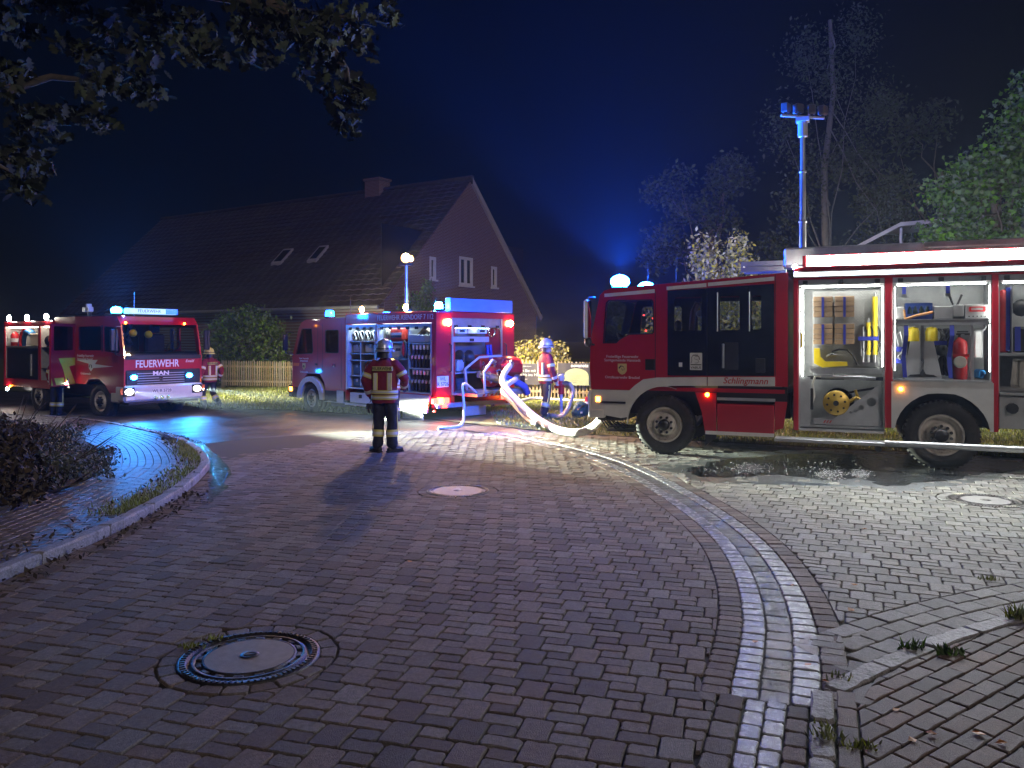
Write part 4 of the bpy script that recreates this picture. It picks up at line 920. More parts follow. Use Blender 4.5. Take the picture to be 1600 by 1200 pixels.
# --- farmhouse
H0=Vector((-5.84,36.5,0)); AH=math.atan2(.8417,.54); GB=-.7; EV=3.55; RG=10.26; HW=13.5; HL=27.0
house=E('farmhouse',H0,AH,'old brick farmhouse with steep tiled roof and white gable windows','house')
brick=bpy.data.materials.new('house_brick'); brick.use_nodes=True; nt=brick.node_tree; bt=nt.nodes.new('ShaderNodeTexBrick'); tcn=nt.nodes.new('ShaderNodeTexCoord'); mp=nt.nodes.new('ShaderNodeMapping'); mp.inputs['Rotation'].default_value=(R(90),0,0)
for k,v in (('Color1',(.125,.055,.04,1)),('Color2',(.095,.04,.032,1)),('Mortar',(.20,.18,.16,1)),('Scale',2.0),('Mortar Size',.02),('Brick Width',.5),('Row Height',.15)): bt.inputs[k].default_value=v
nt.links.new(tcn.outputs['Object'],mp.inputs[0]); nt.links.new(mp.outputs[0],bt.inputs['Vector']); nt.links.new(bt.outputs['Color'],nt.nodes['Principled BSDF'].inputs['Base Color']); nt.nodes['Principled BSDF'].inputs['Roughness'].default_value=.8
bpn=nt.nodes.new('ShaderNodeBump'); bpn.inputs['Distance'].default_value=.02; bpn.inputs['Strength'].default_value=.7; nt.links.new(bt.outputs['Fac'],bpn.inputs['Height']); bpn.invert=True; nt.links.new(bpn.outputs[0],nt.nodes['Principled BSDF'].inputs['Normal'])
gw=[rect(5.75,6.95,4.65,6.15),rect(3.3,3.8,4.8,5.92),rect(8.7,9.25,4.7,5.85)]
m=MB(); plate(m,[(0,GB),(HW,GB),(HW,EV),(HW/2,RG-.1),(0,EV)],gw,0,.3); m.box((0,.301,GB),(.3,HL,EV)); m.box((HW-.3,.301,GB),(HW,HL,EV)); m.build('wall',brick,house)
wf=mat('window_white',(.45,.45,.44),.5)
for i,q in enumerate(gw):
    x0,x1,z0,z1=q[0][0],q[1][0],q[0][1],q[2][1]; m=MB(); f=.14
    if i==0: 
        xm=(x0+x1)/2; plate(m,rect(x0,x1,z0,z1),[rect(x0+f,xm-.08,z0+f,z1-f),rect(xm+.08,x1-f,z0+f,z1-f)],-.02,.08)
    else: plate(m,rect(x0,x1,z0,z1),[rect(x0+f,x1-f,z0+f,z1-f)],-.02,.08)
    w_=m.build('window',wf,house); b('pane',(x0+.05,.09,z0+.05),(x1-.05,.10,z1-.05),K['glassdark'],w_); b('sill',(x0-.08,-.10,z0-.08),(x1+.08,-.02,z0),wf,w_)
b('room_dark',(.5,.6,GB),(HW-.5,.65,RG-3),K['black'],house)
tile=mat('roof_tile',(.022,.013,.011),.75,var=.35,vs=1.2,bump=.6,bs=12,rand=.12,dirt=(.045,.045,.03),dscale=1.2)
NC=26
for side in (0,1):
    for i in range(NC):
        t0,t1=i/NC,(i+1.12)/NC
        def P(t,o): 
            x=-.45+(HW/2+.45)*t; z=EV-.25+(RG-EV+.25)*t+o; return (x if side==0 else HW-x),z
        (x0,z0),(x1,z1)=P(t0,.10),P(t1,.05)
        if side==1 and i>2 and i<NC-1: pass
        mb=MB(); y0,y1=-.12,HL
        if side==0:                                     # pantile rolls along each course
            n=90; vs=[]; fs=[]
            for k in range(n+1):
                y=lerp(y0,y1,k/n); w_=.05 if k%2 else 0
                vs+=[(x0,y,z0+w_),(x1,y,z1+w_),(x0,y,z0-.06)]
            for k in range(n): fs+=[(3*k,3*k+3,3*k+4,3*k+1),(3*k+2,3*k+5,3*k+3,3*k)]
            mb.add(vs,fs)
        else: mb.add([(x0,y0,z0),(x1,y0,z1),(x1,y1,z1),(x0,y1,z0),(x0,y0,z0-.06),(x0,y1,z0-.06)],[(0,1,2,3),(0,3,5,4)])
        mb.build('tile_course',tile,house)
m=MB(); m.cyl((HW/2,-.14,RG+.10),(HW/2,HL,RG+.10),.14,n=8); m.build('ridge_cap',tile,house)
m=MB(); m.add([(HW+.5,-.16,EV-.35),(HW/2,-.16,RG+.12),(HW/2,-.16,RG-.22),(HW+.32,-.16,EV-.6),(HW+.5,-.02,EV-.35),(HW/2,-.02,RG+.12),(HW/2,-.02,RG-.22),(HW+.32,-.02,EV-.6)],[(0,1,2,3),(0,4,5,1),(3,2,6,7)]); m.build('verge_board',mat('verge_board',(.26,.23,.21),.6),house)
m=MB(); m.tube([(-.5,-.1,EV-.24),(-.5,HL*.8,EV-.24)],.09,8); m.build('eaves_gutter',mat('zinc',(.24,.24,.23),.5,metal=.3),house)
m=MB(); m.box((HW/2-.45,6.0,RG-.6),(HW/2+.45,7.1,RG+.75)); m.box((HW/2-.52,5.93,RG+.62),(HW/2+.52,7.17,RG+.74)); m.build('chimney',brick,house)
for y0,y1 in ((9.3,10.1),(6.6,7.3)):
    mb=MB(); sl=(RG-EV+.25)/(HW/2+.45)
    def S(x,y,o): return (x,y,EV-.25+(x+.45)*sl+o)
    for o0,o1,mm,nm in ((.0,.24,K['white'],'skylight'),):
        mb.add([S(2.1,y0,.24),S(3.0,y0,.24),S(3.0,y1,.24),S(2.1,y1,.24),S(2.1,y0,0),S(3.0,y0,0),S(3.0,y1,0),S(2.1,y1,0)],[(0,1,2,3),(0,4,5,1),(1,5,6,2),(2,6,7,3),(3,7,4,0)]); sk=mb.build(nm,bpy.data.materials['verge_board'],house)
        g=MB(); g.add([S(2.2,y0+.1,.245),S(2.9,y0+.1,.245),S(2.9,y1-.1,.245),S(2.2,y1-.1,.245)],[(0,1,2,3)]); g.build('pane',K['blackgl'],sk)
iv=E('ivy',H0+Vector((.54*2.2,.8417*2.2,0))+Vector((.08,-.06,0)),AH,'dark ivy climbing the lower corner of the brick gable','ivy')
link('leaves',leaf_mesh('leaves',clump_pts([((0,-.2,3.4),(1.6,.15,.8)),((1.6,-.2,3.0),(1.8,.15,.7)),((3.2,-.2,2.6),(1.2,.15,.6)),((.6,-.2,4.3),(.5,.12,.5))],2600,.1),.16,K['leaf_bush']),iv)
mb=MB(); mb.tube([(0,-.03,-.5),(.1,-.03,1.5),(.5,-.03,3.2),(1.4,-.03,3.6)],.02,6); mb.build('stem',K['bark'],iv)
# --- picket fences
fw=mat('fence_wood',(.30,.24,.15),.75,var=.25,vs=4,bump=.3,rand=.2)
def fence(P,Q,h,n,label,top='flat'):
    P,Q=Vector(P),Vector(Q); e=E('picket_fence',P,math.atan2(Q.y-P.y,Q.x-P.x),label,'fence'); L=(Q-P).to_2d().length; dz=Q.z-P.z
    sh=None
    for i in range(n):
        if sh is None:
            mb=MB(); w_=.052
            mb.prism([(-w_/2,.05),(w_/2,.05),(w_/2,h-.05),(w_/4,h),(-w_/4,h),(-w_/2,h-.05)],-.012,.012); sh=mb.mesh('picket',fw)
        o=link('picket',sh,e,(L*(i+.5)/n,0,dz*(i+.5)/n)); o.rotation_euler=(0,random.uniform(-.012,.012),0)
    for z in (.25,h-.25): 
        mb=MB(); mb.add([(0,.013,z-.04),(L,.013,z-.04+dz),(L,.013,z+.04+dz),(0,.013,z+.04),(0,.06,z-.04),(L,.06,z-.04+dz),(L,.06,z+.04+dz),(0,.06,z+.04)],[(0,1,2,3),(7,6,5,4),(0,4,5,1),(2,6,7,3)]); mb.build('rail',fw,e)
    for i in range(int(L/2.5)+1): b('post',(min(L-.1,2.5*i),.06,-.4),(min(L-.1,2.5*i)+.1,.16,h-.1),fw,e)
    return e
fence(at(345,604,35),at(462,606,35),1.15,34,'long picket fence below the round evergreen bush')
fence(at(786,622,25.2),at(925,626,25.2),1.22,25,'short picket fence with advertising banners behind the hose firefighter')
# banners tied to the fence
bn=mat('banner_grey',(.055,.055,.058),.5,var=.15); bgn=mat('banner_green',(.34,.40,.25),.5,var=.1); 
P=at(803,618,25.08); e=E('banner',(P.x,P.y,0),0,'dark grey banner with white slogan beside the rear of the middle engine','banner'); m=MB()
x0,x1=0,1.20; n=12
vs=[]; 
for k in range(n+1):
    x=lerp(x0,x1,k/n); vs+=[(x,.012*math.sin(k*1.3),.42),(x,.012*math.cos(k*1.1),1.08)]
m.add(vs,[(2*k,2*k+2,2*k+3,2*k+1) for k in range(n)],0,True); m.build('sheet',bn,e)
text('orgen Sie mit Gl',e,(.02,-.03,.86),.125,K['white']); text('asen bis ins Haus',e,(.02,-.03,.73),.125,K['white']); text('Ihr Glasfaserausbau kommt',e,(.05,-.03,1.0),.045,K['white']); text('für den Netzausbau',e,(.03,-.03,.60),.05,K['white']); text('von hier aus',e,(.03,-.03,.545),.05,K['white'])
m=MB(); m.lathe([(.10,0),(.10,-.004),(.001,-.004)],(1.0,-.022,.55),'y',24); m.build('badge',bgn,e); text('Q',e,(.955,-.03,.55),.10,K['white'])
P=at(872,618,25.05); e=E('banner',(P.x,P.y,0),0,'dark banner with pale green arch hanging beside the near engine cab','banner'); m=MB(); W_=1.02
vs=[]
for k in range(n+1):
    x=lerp(0,W_,k/n); vs+=[(x,.015*math.sin(k*1.7),.40),(x,.015*math.cos(k*.9),1.10)]
m.add(vs,[(2*k,2*k+2,2*k+3,2*k+1) for k in range(n)],0,True); m.build('sheet',bn,e)
m=MB(); plate(m,[(.18,.40),(.96,.40),(.96,.68)]+[(.57+.39*math.cos(R(a)),.68+.26*math.sin(R(a))) for a in range(15,180,15)]+[(.18,.68)],[],-.03,-.02); m.build('arch_panel',bgn,e)
text('novanetz',e,(.40,-.03,1.02),.15,K['white'],bold=.004)
for i,t in enumerate(('schnelles Internet','für Ihr Zuhause','jetzt bestellen','und sparen')): text(t,e,(.36,-.035,.70-.065*i),.05,mat('banner_print',(.2,.25,.15),.5) if i==0 else bpy.data.materials['banner_print'],e and (R(90),0,0))
# --- bushes and trees
p=at(385,600,37); tree('evergreen_bush',(p.x,p.y,-.3),'big rounded evergreen bush rising behind the long picket fence',[((0,0,1.8),(1.7,1.4,1.6)),((-1.0,-.3,1.2),(.9,.8,1.0)),((1.1,-.2,1.2),(.8,.8,1.1)),((.2,-.4,2.9),(.9,.8,.7)),((-.7,-.3,2.7),(.7,.6,.6)),((.9,-.2,2.5),(.7,.7,.7))],9000,.17,K['leaf_bush'],1.5,.12,cat='bush',seed=3,shell=.8)
p=at(850,600,27.0); tree('fence_bush',(p.x,p.y,-.05),'grey-green shrub growing behind the bannered fence',[((-.6,0,1.3),(.5,.5,.6)),((-.1,0,1.45),(.5,.4,.55)),((.45,0,1.3),(.45,.4,.55)),((-.3,-.2,.8),(.8,.5,.5)),((.3,-.1,.8),(.6,.5,.5))],2600,.12,K['leaf_lit'],.9,.06,cat='bush',seed=5,shell=.3)
e0=at(1130,470,20.5); tree('garden_shrub',(e0.x,e0.y,0),'tall shrub with lit-toned leaves behind the near engine cab roof',[((0,0,3.1),(1.0,.8,.9)),((-.55,-.2,3.95),(.45,.4,.62)),((.35,0,4.05),(.42,.35,.62)),((1.0,0,3.5),(.4,.4,.4)),((-.1,-.2,2.2),(1.3,.9,.8)),((.9,0,2.9),(.5,.5,.45)),((1.3,.1,2.4),(.7,.6,.6)),((-1.1,-.1,2.5),(.6,.5,.5)),((.3,.1,1.3),(1.8,.9,.8)),((1.9,0,2.3),(.8,.6,.7))],9000,.11,K['leaf_lit'],2.6,.07,cat='shrub',seed=8,shell=.25)
e0=at(1040,470,20.0); tree('garden_shrub',(e0.x,e0.y,0),'low loose shrub just above the cab roof by the aerials',[((-.35,0,2.75),(.4,.35,.42)),((.1,0,2.5),(.5,.4,.4)),((.6,0,2.7),(.4,.35,.4)),((0,0,1.7),(.9,.6,.8))],1800,.10,K['leaf_lit'],1.8,.05,cat='shrub',seed=9,shell=.2)
e0=at(1560,520,21.0); tree('maple_tree',(e0.x,e0.y,0),'leafy green maple tree lit above the roof of the near engine',clumps((.5,0,4.9),(2.1,1.8,2.2),26,(.30,.5),.75,11)+[((.6,0,7.2),(.9,.8,1.0)),((.9,0,8.2),(.7,.6,.8)),((-1.6,-.3,4.4),(.7,.7,.5)),((-.9,-.2,5.6),(.7,.7,.5))],19000,.125,K['leaf_maple'],6.2,.16,shape='maple',seed=11,shell=.25)
e0=at(1297,520,29.0); tree('birch_tree',(e0.x,e0.y,0),'tall dim birch with pale trunk and hanging twigs behind the light mast',[((dx,dy,z),(1.0,.9,1.3)) for dx,dy,z in [(-1.6,0,4.6),(1.5,.2,5.0),(-1.2,.1,6.6),(1.9,0,7.0),(-.5,0,8.2),(.9,.2,9.0),(-1.7,0,9.4),(1.6,0,10.4),(0,0,11.2),(-.9,0,12.2),(.9,0,12.8),(2.6,0,4.4),(2.8,.1,6.0)]],9000,.13,K['leaf_birch'],13.5,.17,K['birchbark'],seed=12,shell=.1)
e0=at(1480,520,34.0); tree('background_tree',(e0.x,e0.y,0),'large dark tree looming behind the birch and maple',clumps((0,0,8),(5.5,3,5.5),22,(.25,.4),.8,14),7000,.22,K['leaf_birch'],9,.3,seed=14)
e0=at(1110,520,40.0); tree('background_tree',(e0.x,e0.y,0),'distant dark tree left of the light mast behind the garden',clumps((0,0,7),(4.0,3,5.0),18,(.25,.4),.8,15),5000,.22,K['leaf_birch'],8,.3,seed=15)
# --- shed behind the maple
p=at(1350,420,25.5); e=E('shed',(p.x,p.y,0),R(-14),'wooden shed with pale roof edge behind the near engine','shed')
m=MB(); 
for i in range(30): 
    b('board',(.2*i,0,0),(.2*i+.185,.04,4.75+.02*i),mat('shed_board',(.10,.085,.07),.8,var=.3,rand=.2) if i==0 else bpy.data.materials['shed_board'],e)
m=MB(); m.add([(-.5,-.35,4.70),(1.0,-.35,5.50),(6.5,-.35,5.85),(6.5,3,5.85),(1.0,3,5.50),(-.5,3,4.70)],[(0,1,4,5),(1,2,3,4)]); m.add([(-.5,-.35,4.58),(1.0,-.35,5.38),(6.5,-.35,5.73),(6.5,-.35,5.85),(1.0,-.35,5.50),(-.5,-.35,4.70)],[(0,1,4,5),(1,2,3,4)]); m.build('roof',mat('shed_roof',(.40,.39,.37),.6),e)
m=MB(); m.tube([(1.05,-.2,5.35),(1.05,-.15,5.0),(1.1,-.05,4.6)],.05,8); m.build('downpipe',K['aludull'],e); b('window',(2.6,-.03,4.55),(3.6,-.005,5.05),wf,e); b('pane',(2.7,-.04,4.62),(3.5,-.031,4.98),K['blackgl'],e)
# --- oak bough overhanging the top left corner, its trunk beside the planting bed
oak=E('oak_tree',(-9.2,6.0,.06),0,'oak with lobed leaves overhanging the upper corner of the street','tree')
def O(x,y,Y): return at(x,y,Y)-Vector((-9.2,6.0,.06))
m=MB(); m.tube([(0,0,0),(.1,.1,2.5),(.2,.3,5),(.5,.6,7.5),(.6,1,10)],[.42,.34,.3,.24,.16],12)
for a in ([(.2,.2,4.8),O(-250,40,7.5),O(40,-10,8.2),O(240,-20,8.5),O(420,10,8.5),O(560,30,8.6)],[(.1,.1,4.0),O(-200,180,7.4),O(-20,150,8.0),O(80,120,8.3),O(180,130,8.4)],[(.1,.1,3.6),O(-200,260,7.6),O(-40,240,8.0),O(20,270,8.2)],[O(420,10,8.5),O(500,50,8.5),O(540,110,8.5),O(550,170,8.5)]):
    a=[Vector(q) for q in a]; m.tube(a,[.09*(1-.8*k/(len(a)-1)) if k else .12 for k in range(len(a))],7)
m.build('trunk',K['bark'],oak)
cl=[]
rr=random.Random(4)
for (x,y,w_,h_,n_) in [(60,40,90,60,9),(170,60,80,70,9),(60,140,90,50,8),(170,150,60,45,6),(110,195,60,20,3),(220,130,25,30,3),(20,230,40,40,4),(25,290,35,35,5),(45,255,20,30,2),(290,35,60,35,6),(300,70,35,25,4),(340,85,25,15,2),(390,30,60,35,5),(385,100,25,14,2),(440,50,40,40,4),(480,30,60,40,5),(500,90,35,35,4),(545,55,35,35,4),(540,130,25,25,3),(555,165,20,20,2),(545,185,14,12,1),(600,15,25,15,2),(480,125,18,15,1),(430,100,14,14,1)]:
    for _ in range(n_):
        c=O(x+rr.uniform(-1,1)*w_*.8,y+rr.uniform(-1,1)*h_*.8,8.2+rr.uniform(-.8,.8)); r=rr.uniform(.14,.24); cl.append(((c.x,c.y,c.z),(r,r,r*.7)))
for _ in range(40): c=O(rr.uniform(-300,250),rr.uniform(-350,-30),8+rr.uniform(-1.5,1.5)); cl.append(((c.x,c.y,c.z),(.4,.4,.3)))
link('crown',leaf_mesh('crown',clump_pts(cl,8200,.2),.13,K['leaf_oak'],shape='oak'),oak)
# --- grass
def blades(name, pts, h, m, w=.008, parent=None):
    P=np.asarray(pts); n=len(P); a=np.random.uniform(0,2*np.pi,n); hh=h*np.random.uniform(.5,1.4,n); ln=np.random.normal(size=(n,2))*.45
    dx=np.stack([np.cos(a),np.sin(a),np.zeros(n)],1)*w; tip=np.stack([ln[:,0]*hh,ln[:,1]*hh,hh],1); mid=tip*.5+np.stack([np.zeros(n),np.zeros(n),hh*.08],1)
    V=np.stack([P-dx,P+dx,P+mid+dx*.7,P+mid-dx*.7,P+tip],1).reshape(-1,3); bse=(np.arange(n)*5)[:,None]
    F=np.concatenate([bse+np.array([[0,1,2]]),bse+np.array([[0,2,3]]),bse+np.array([[3,2,4]])])
    return npmesh(name,V,F,m)
def scatter(poly,n,z=.01,seed=0):
    rr=np.random.RandomState(seed); xs=[p[0] for p in poly]; ys=[p[1] for p in poly]; out=[]
    while len(out)<n:
        x,y=rr.uniform(min(xs),max(xs)),rr.uniform(min(ys),max(ys))
        if inside((x,y),poly): out.append((x,y,z+gz(x,y)))
    return out
v1=[(-.3,17.1),(.6,16.15),(1.0,15.8),(1.9,15.3),(4.9,13.8),(8,12.3),(11,10.9),(12.5,14),(7,19),(4.5,25),(-1,25.4)]
o=link('grass',blades('grass',scatter(v1,30000,.01,1),.06,K['grass'],.009)); tag(o,'short trampled grass on the verge behind hose and near engine','grass',kind='stuff')
v2=[AE[4],AE[3],AE[2],AE[1],(-1,25.4),(-3,34.5),(-18,36.5),(-20,33)]
o=link('grass',blades('grass',scatter(v2,26000,.01,2),.085,K['grass'],.013)); tag(o,'lit grass strip in front of the long picket fence','grass',kind='stuff')
# ================================================================== MIDDLE FIRE ENGINE (left side and rear in view)
A2=R(-44); O2=Vector((-5.39,21.96,-.20)); S2=1/.9; T2=Matrix.Translation(O2)@Matrix.Rotation(A2,4,'Z')@Matrix.Scale(S2,4)
mid=E('fire_engine',O2,A2,'red fire engine seen from behind with portable pump on its rear deck','fire engine','fire engines at the scene'); mid.scale=(S2,)*3
def in2(name, loc, label, cat, group=None):
    e=E(name,T2@Vector(loc),A2,label,cat,group); e.scale=(S2,)*3; return e
W2=2.35; XR=4.55
def cprof(dx=0): return [(-1.12,.62),(-1.10,1.42),(-.80,2.12),(-.68,2.26),(-.45,2.34),(1.24,2.36),(1.24,.60),(.42,.60),(.36,.80),(.16,.99),(-.40,.99),(-.60,.80),(-.68,.62)]
w1=[(-.93,1.47),(-.18,1.50),(-.14,1.56),(-.20,2.10),(-.62,2.10),(-.66,2.06)]; w2=rect(.42,.98,1.52,2.06,.05)
m=MB(); plate(m,cprof(),[w1,w2],0,.05); plate(m,cprof(),[w1,w2],W2-.05,W2)
rf=[(-.80,2.12),(-.68,2.26),(-.45,2.34),(1.24,2.36)]
for (x0,z0),(x1,z1) in zip(rf,rf[1:]): m.add([(x0,.051,z0),(x1,.051,z1),(x1,W2-.051,z1),(x0,W2-.051,z0)],[(0,1,2,3)])
m.box((-1.115,.051,.62),(-1.06,W2-.051,1.36)); m.box((1.19,.051,.6),(1.235,W2-.051,2.33)); m.build('cab',K['red'],mid)
m=MB(); m.add([(-1.07,.06,1.38),(-1.07,W2-.06,1.38),(-.80,W2-.08,2.10),(-.80,.08,2.10)],[(0,1,2,3)]); m.build('windscreen',K['glassdark'],mid)
for q in (w1,w2): 
    m=MB(); plate(m,q,[],.012,.018); m.build('cab_window',K['glassdark'],mid); m=MB(); cx=sum(p[0] for p in q)/len(q); cz=sum(p[1] for p in q)/len(q)
    plate(m,[(cx+(p[0]-cx)*1.05,cz+(p[1]-cz)*1.05) for p in q],[q],-.006,.012); m.build('window_seal',K['black'],mid)
m=MB(); plate(m,rect(.50,.92,1.74,2.02,.02),[rect(.56,.86,1.80,1.96,.02)],.02,.03); m.build('window_sticker',K['aludull'],mid)
for x in (.08,.30,1.10): b('door_seam',(x-.006,-.003,.66 if x>.9 else 1.02),(x+.006,.01,2.22),K['black'],mid)
b('door_handle',(-.03,-.02,1.20),(.06,.0,1.25),K['black'],mid,.008); b('door_handle',(.72,-.022,1.17),(.86,.0,1.25),K['chrome'],mid,.01)
m=MB(); arc=[(-.25+.60*math.cos(R(t)),.36+.56*math.sin(R(t))) for t in range(0,181,15)]; arc2=[(-.25+.45*math.cos(R(t)),.36+.43*math.sin(R(t))) for t in range(180,-1,-15)]
plate(m,arc+arc2,[],-.03,.10); m.build('wheel_arch_trim',K['silver'],mid)
m=MB(); m.box((-1.30,-.01,.36),(-1.06,W2+.01,.66),0,.03); m.box((-1.06,-.01,.36),(-.86,.12,.60)); m.build('front_bumper',K['black'],mid); b('side_lamp',(-1.22,-.02,.52),(-1.10,-.011,.62),K['amber'],mid)
b('entry_step',(.40,-.005,.36),(1.22,.12,.60),K['black'],mid); b('step_plate',(.92,-.012,.34),(1.20,.10,.62),K['alu'],mid); b('step_edge',(.40,-.014,.325),(1.20,.1,.34),K['alu'],mid)
m=MB(); m.box((-1.0,.3,.42),(4.4,2.05,.62)); m.cyl((-.25,.1,.38),(-.25,2.2,.38),.07); m.cyl((3.1,.1,.38),(3.1,2.2,.38),.08); m.box((.5,.1,.22),(1.1,.6,.42)); m.build('chassis',K['black'],mid)
wheel(mid,-.25,.02,.375,.26,nb=6); wheel(mid,-.25,W2-.02,.375,.26,nb=6,out=1); wheel(mid,3.05,.02,.375,.44,nb=6); wheel(mid,3.05,W2-.02,.375,.44,nb=6,out=1)
m=MB(); m.tube([(-1.02,0,2.02),(-1.12,-.16,2.02),(-1.12,-.18,1.5),(-1.05,0,1.45)],.014,6); m.build('mirror_arm',K['black'],mid); b('mirror',(-1.16,-.26,1.56),(-1.10,-.12,1.98),K['black'],mid,.02)
text('Freiw. Feuerwehr',mid,(-.55,-.004,1.36),.062,K['white'],align='CENTER'); text('Samtgemeinde',mid,(-.55,-.004,1.30),.062,K['white'],align='CENTER'); text('Ortsfeuerwehr',mid,(-.55,-.004,1.02),.06,K['white'],align='CENTER')
m=MB(); plate(m,[(-.62,1.24),(-.62,1.13),(-.55,1.07),(-.48,1.13),(-.48,1.24)],[],-.006,0); cr=m.build('crest',bpy.data.materials['crest_gold'],mid); m=MB(); m.tube([(-.58,-.008,1.14),(-.55,-.008,1.19),(-.52,-.008,1.18),(-.53,-.008,1.13)],.014,5,flat=.2); m.build('crest_lion',K['black'],cr)
m=MB(); plate(m,[(-1.05,1.16),(-.80,1.16),(-.76,1.24),(-1.04,1.24)],[],-.004,0); m.build('door_mark',K['orange'],mid)
bmid=emis('blue_beacon_cab',(.004,.10,1.0),60); beacon(mid,(.15,.30,2.36),bmid,.11,.17); beacon(mid,(.15,2.05,2.36),bmid,.11,.17)
m=MB(); m.cyl((.75,.5,2.36),(.75,.5,2.90),.008,.004,6); m.build('aerial',K['black'],mid); b('roof_lamp',(.95,.3,2.365),(1.2,.5,2.44),K['black'],mid,.02)
# body
m=MB(); m.box((1.28,.6,.72),(3.98,W2-.001,2.20)); m.box((3.98,.6,.72),(4.45,.62,2.20)); m.box((3.98,1.94,.72),(4.45,W2-.001,2.20)); m.box((4.45,.0,.60),(XR,.42,2.42),0,.01); m.box((4.45,1.95,.60),(XR,W2,2.42),0,.01); m.box((1.262,.0,2.20),(4.45,W2,2.44),0,.012); m.box((4.45,.42,2.30),(XR,1.95,2.42))
for a,c_ in ((1.262,1.30),(2.455,2.50),(4.40,4.45)): m.box((a,.001,.40),(c_,.60,2.20))
m.box((3.3,.001,.60),(4.45,.5,.715)); m.build('body',K['red'],mid)
for a,c_ in ((1.30,1.335),(2.42,2.455),(2.50,2.53),(4.365,4.40)): b('shutter_rail',(a,-.008,.66),(c_,.05,2.18),K['alu'],mid)
text('FEUERWEHR ASENDORF 7 112',mid,(2.52,-.005,2.315),.155,K['silver'],sx=.93)
for x0,x1,nn in ((1.335,2.42,4),(2.53,4.365,6)):
    sh=b('shutter_roll',(x0,.01,2.09),(x1,.09,2.18),K['alu'],mid,.01)
    for i in range(nn): x=lerp(x0,x1,(i+.5)/nn); b('latch',(x-.06,-.004,2.06),(x+.06,.009,2.12),K['black'],sh,.006)
def lk(x0,x1,z0,z1,d=.58):
    e=bpy.data.objects.new('locker',None); COL.objects.link(e); e.parent=mid
    b('back_wall',(x0,d,z0),(x1,d+.015,z1),K['inner'],e); b('floor_plate',(x0,.0,z0-.03),(x1,d,z0),K['alu'],e); b('side_wall',(x0-.008,.02,z0),(x0+.006,d,z1),K['inner'],e); b('side_wall',(x1-.006,.02,z0),(x1+.008,d,z1),K['inner'],e); b('top_plate',(x0,.13,z1),(x1,d,z1+.018),K['inner'],e); b('locker_light',(x0+.05,.095,z1-.05),(x1-.05,.125,z1-.035),emis('locker_cold_light',(.62,.85,1.0),60) if 'locker_cold_light' not in bpy.data.materials else bpy.data.materials['locker_cold_light'],e); return e
la=lk(1.335,2.42,.72,2.18); lb=lk(2.53,4.365,.72,2.18)
for z in (1.80,1.52,1.36): b('shelf',(1.34,.06,z-.02),(2.41,.57,z),K['alu'],la)
b('divider',(1.78,.06,.73),(1.80,.57,1.78),K['alu'],la); b('shelf',(1.34,.06,.98),(1.78,.57,1.0),K['alu'],la)
b('divider',(3.56,.05,.73),(3.60,.57,2.15),K['alu'],lb); b('shelf',(2.54,.06,1.76),(3.56,.57,1.79),K['alu'],lb); b('shelf',(2.54,.06,1.40),(3.56,.57,1.42),K['alu'],lb); b('shelf',(3.60,.04,1.74),(4.36,.57,1.77),K['alu'],lb); b('shelf',(3.60,.04,1.20),(4.36,.57,1.23),K['alu'],lb)
b('drawer',(3.61,.04,1.78),(4.35,.5,1.94),K['aludull'],lb,.01)
# lower edge: white lit tray, dropped flap, mud flap
b('lower_tray',(1.42,.02,.36),(2.38,.5,.60),K['white'],mid,.01); b('tray_handle',(1.80,.005,.48),(1.90,.02,.56),K['black'],mid); b('sill',(1.27,-.02,.30),(2.46,.06,.345),K['alu'],mid)
m=MB(); m.add([(3.30,-.02,.66),(4.36,-.02,.66),(4.36,-.10,.30),(3.30,-.10,.30),(3.30,.02,.66),(4.36,.02,.66),(4.36,-.06,.30),(3.30,-.06,.30)],[(0,3,2,1),(4,5,6,7),(0,1,5,4),(2,3,7,6),(0,4,7,3),(1,2,6,5)]); m.build('drop_flap',mat('flap_tan',(.42,.36,.31),.5,var=.1),mid)
m=MB(); plate(m,[(3.45,.30),(4.14,.30),(4.16,.06),(3.47,.06)],[],-.02,.0); mf=m.build('mudflap',K['aludull'],mid); text('HANSTEDT',mf,(3.80,-.022,.20),.10,K['white'],align='CENTER',bold=.003)
m=MB(); m.box((2.5,.02,.40),(3.3,.5,.66)); m.build('side_box',K['black'],mid)
# roof: flood lamps, mast, beacon
for x in (1.9,3.52): 
    b('flood_bracket',(x-.06,.02,2.44),(x+.06,.14,2.49),K['black'],mid); lampball('flood_lamp',mid,(x,.02,2.53),.075,K['flood'],(1,.6,1)); 
for x in (1.9,3.2): b('flood_bracket',(x-.06,W2-.14,2.44),(x+.06,W2-.02,2.49),K['black'],mid); lampball('flood_lamp',mid,(x,W2-.02,2.53),.075,emis('side_flood',(1.0,.78,.42),500) if 'side_flood' not in bpy.data.materials else bpy.data.materials['side_flood'],(1,.6,1))
for x in (1.9,3.2): spot('flood_beam',mid,(x,W2+.10,2.50),(x-1.0,W2+6,0),2000,110,(1.0,.80,.45),.9,.08)
for x in (1.9,3.52): spot('flood_beam',mid,(x,-.10,2.50),(x,-4,0),500,110,(1.0,.62,.32),.9,.08)
for y in (.30,2.18): spot('flood_beam',mid,(4.72,y,2.18),(9.0,y+.6,0),1500,115,(1.0,.60,.32),.9,.08)
bc=beacon(mid,(4.40,.2,2.44),emis('beacon_cyan',(.010,.16,1.0),1500),.085,.15)
spot('beacon_beam',mid,(4.40,.2,2.72),(4.40,.4,6),3000,150,(.02,.22,1.0),.8,.08)
mm=bpy.data.objects.new('light_mast',None); COL.objects.link(mm); mm.parent=mid; mm.location=(2.62,.75,0)
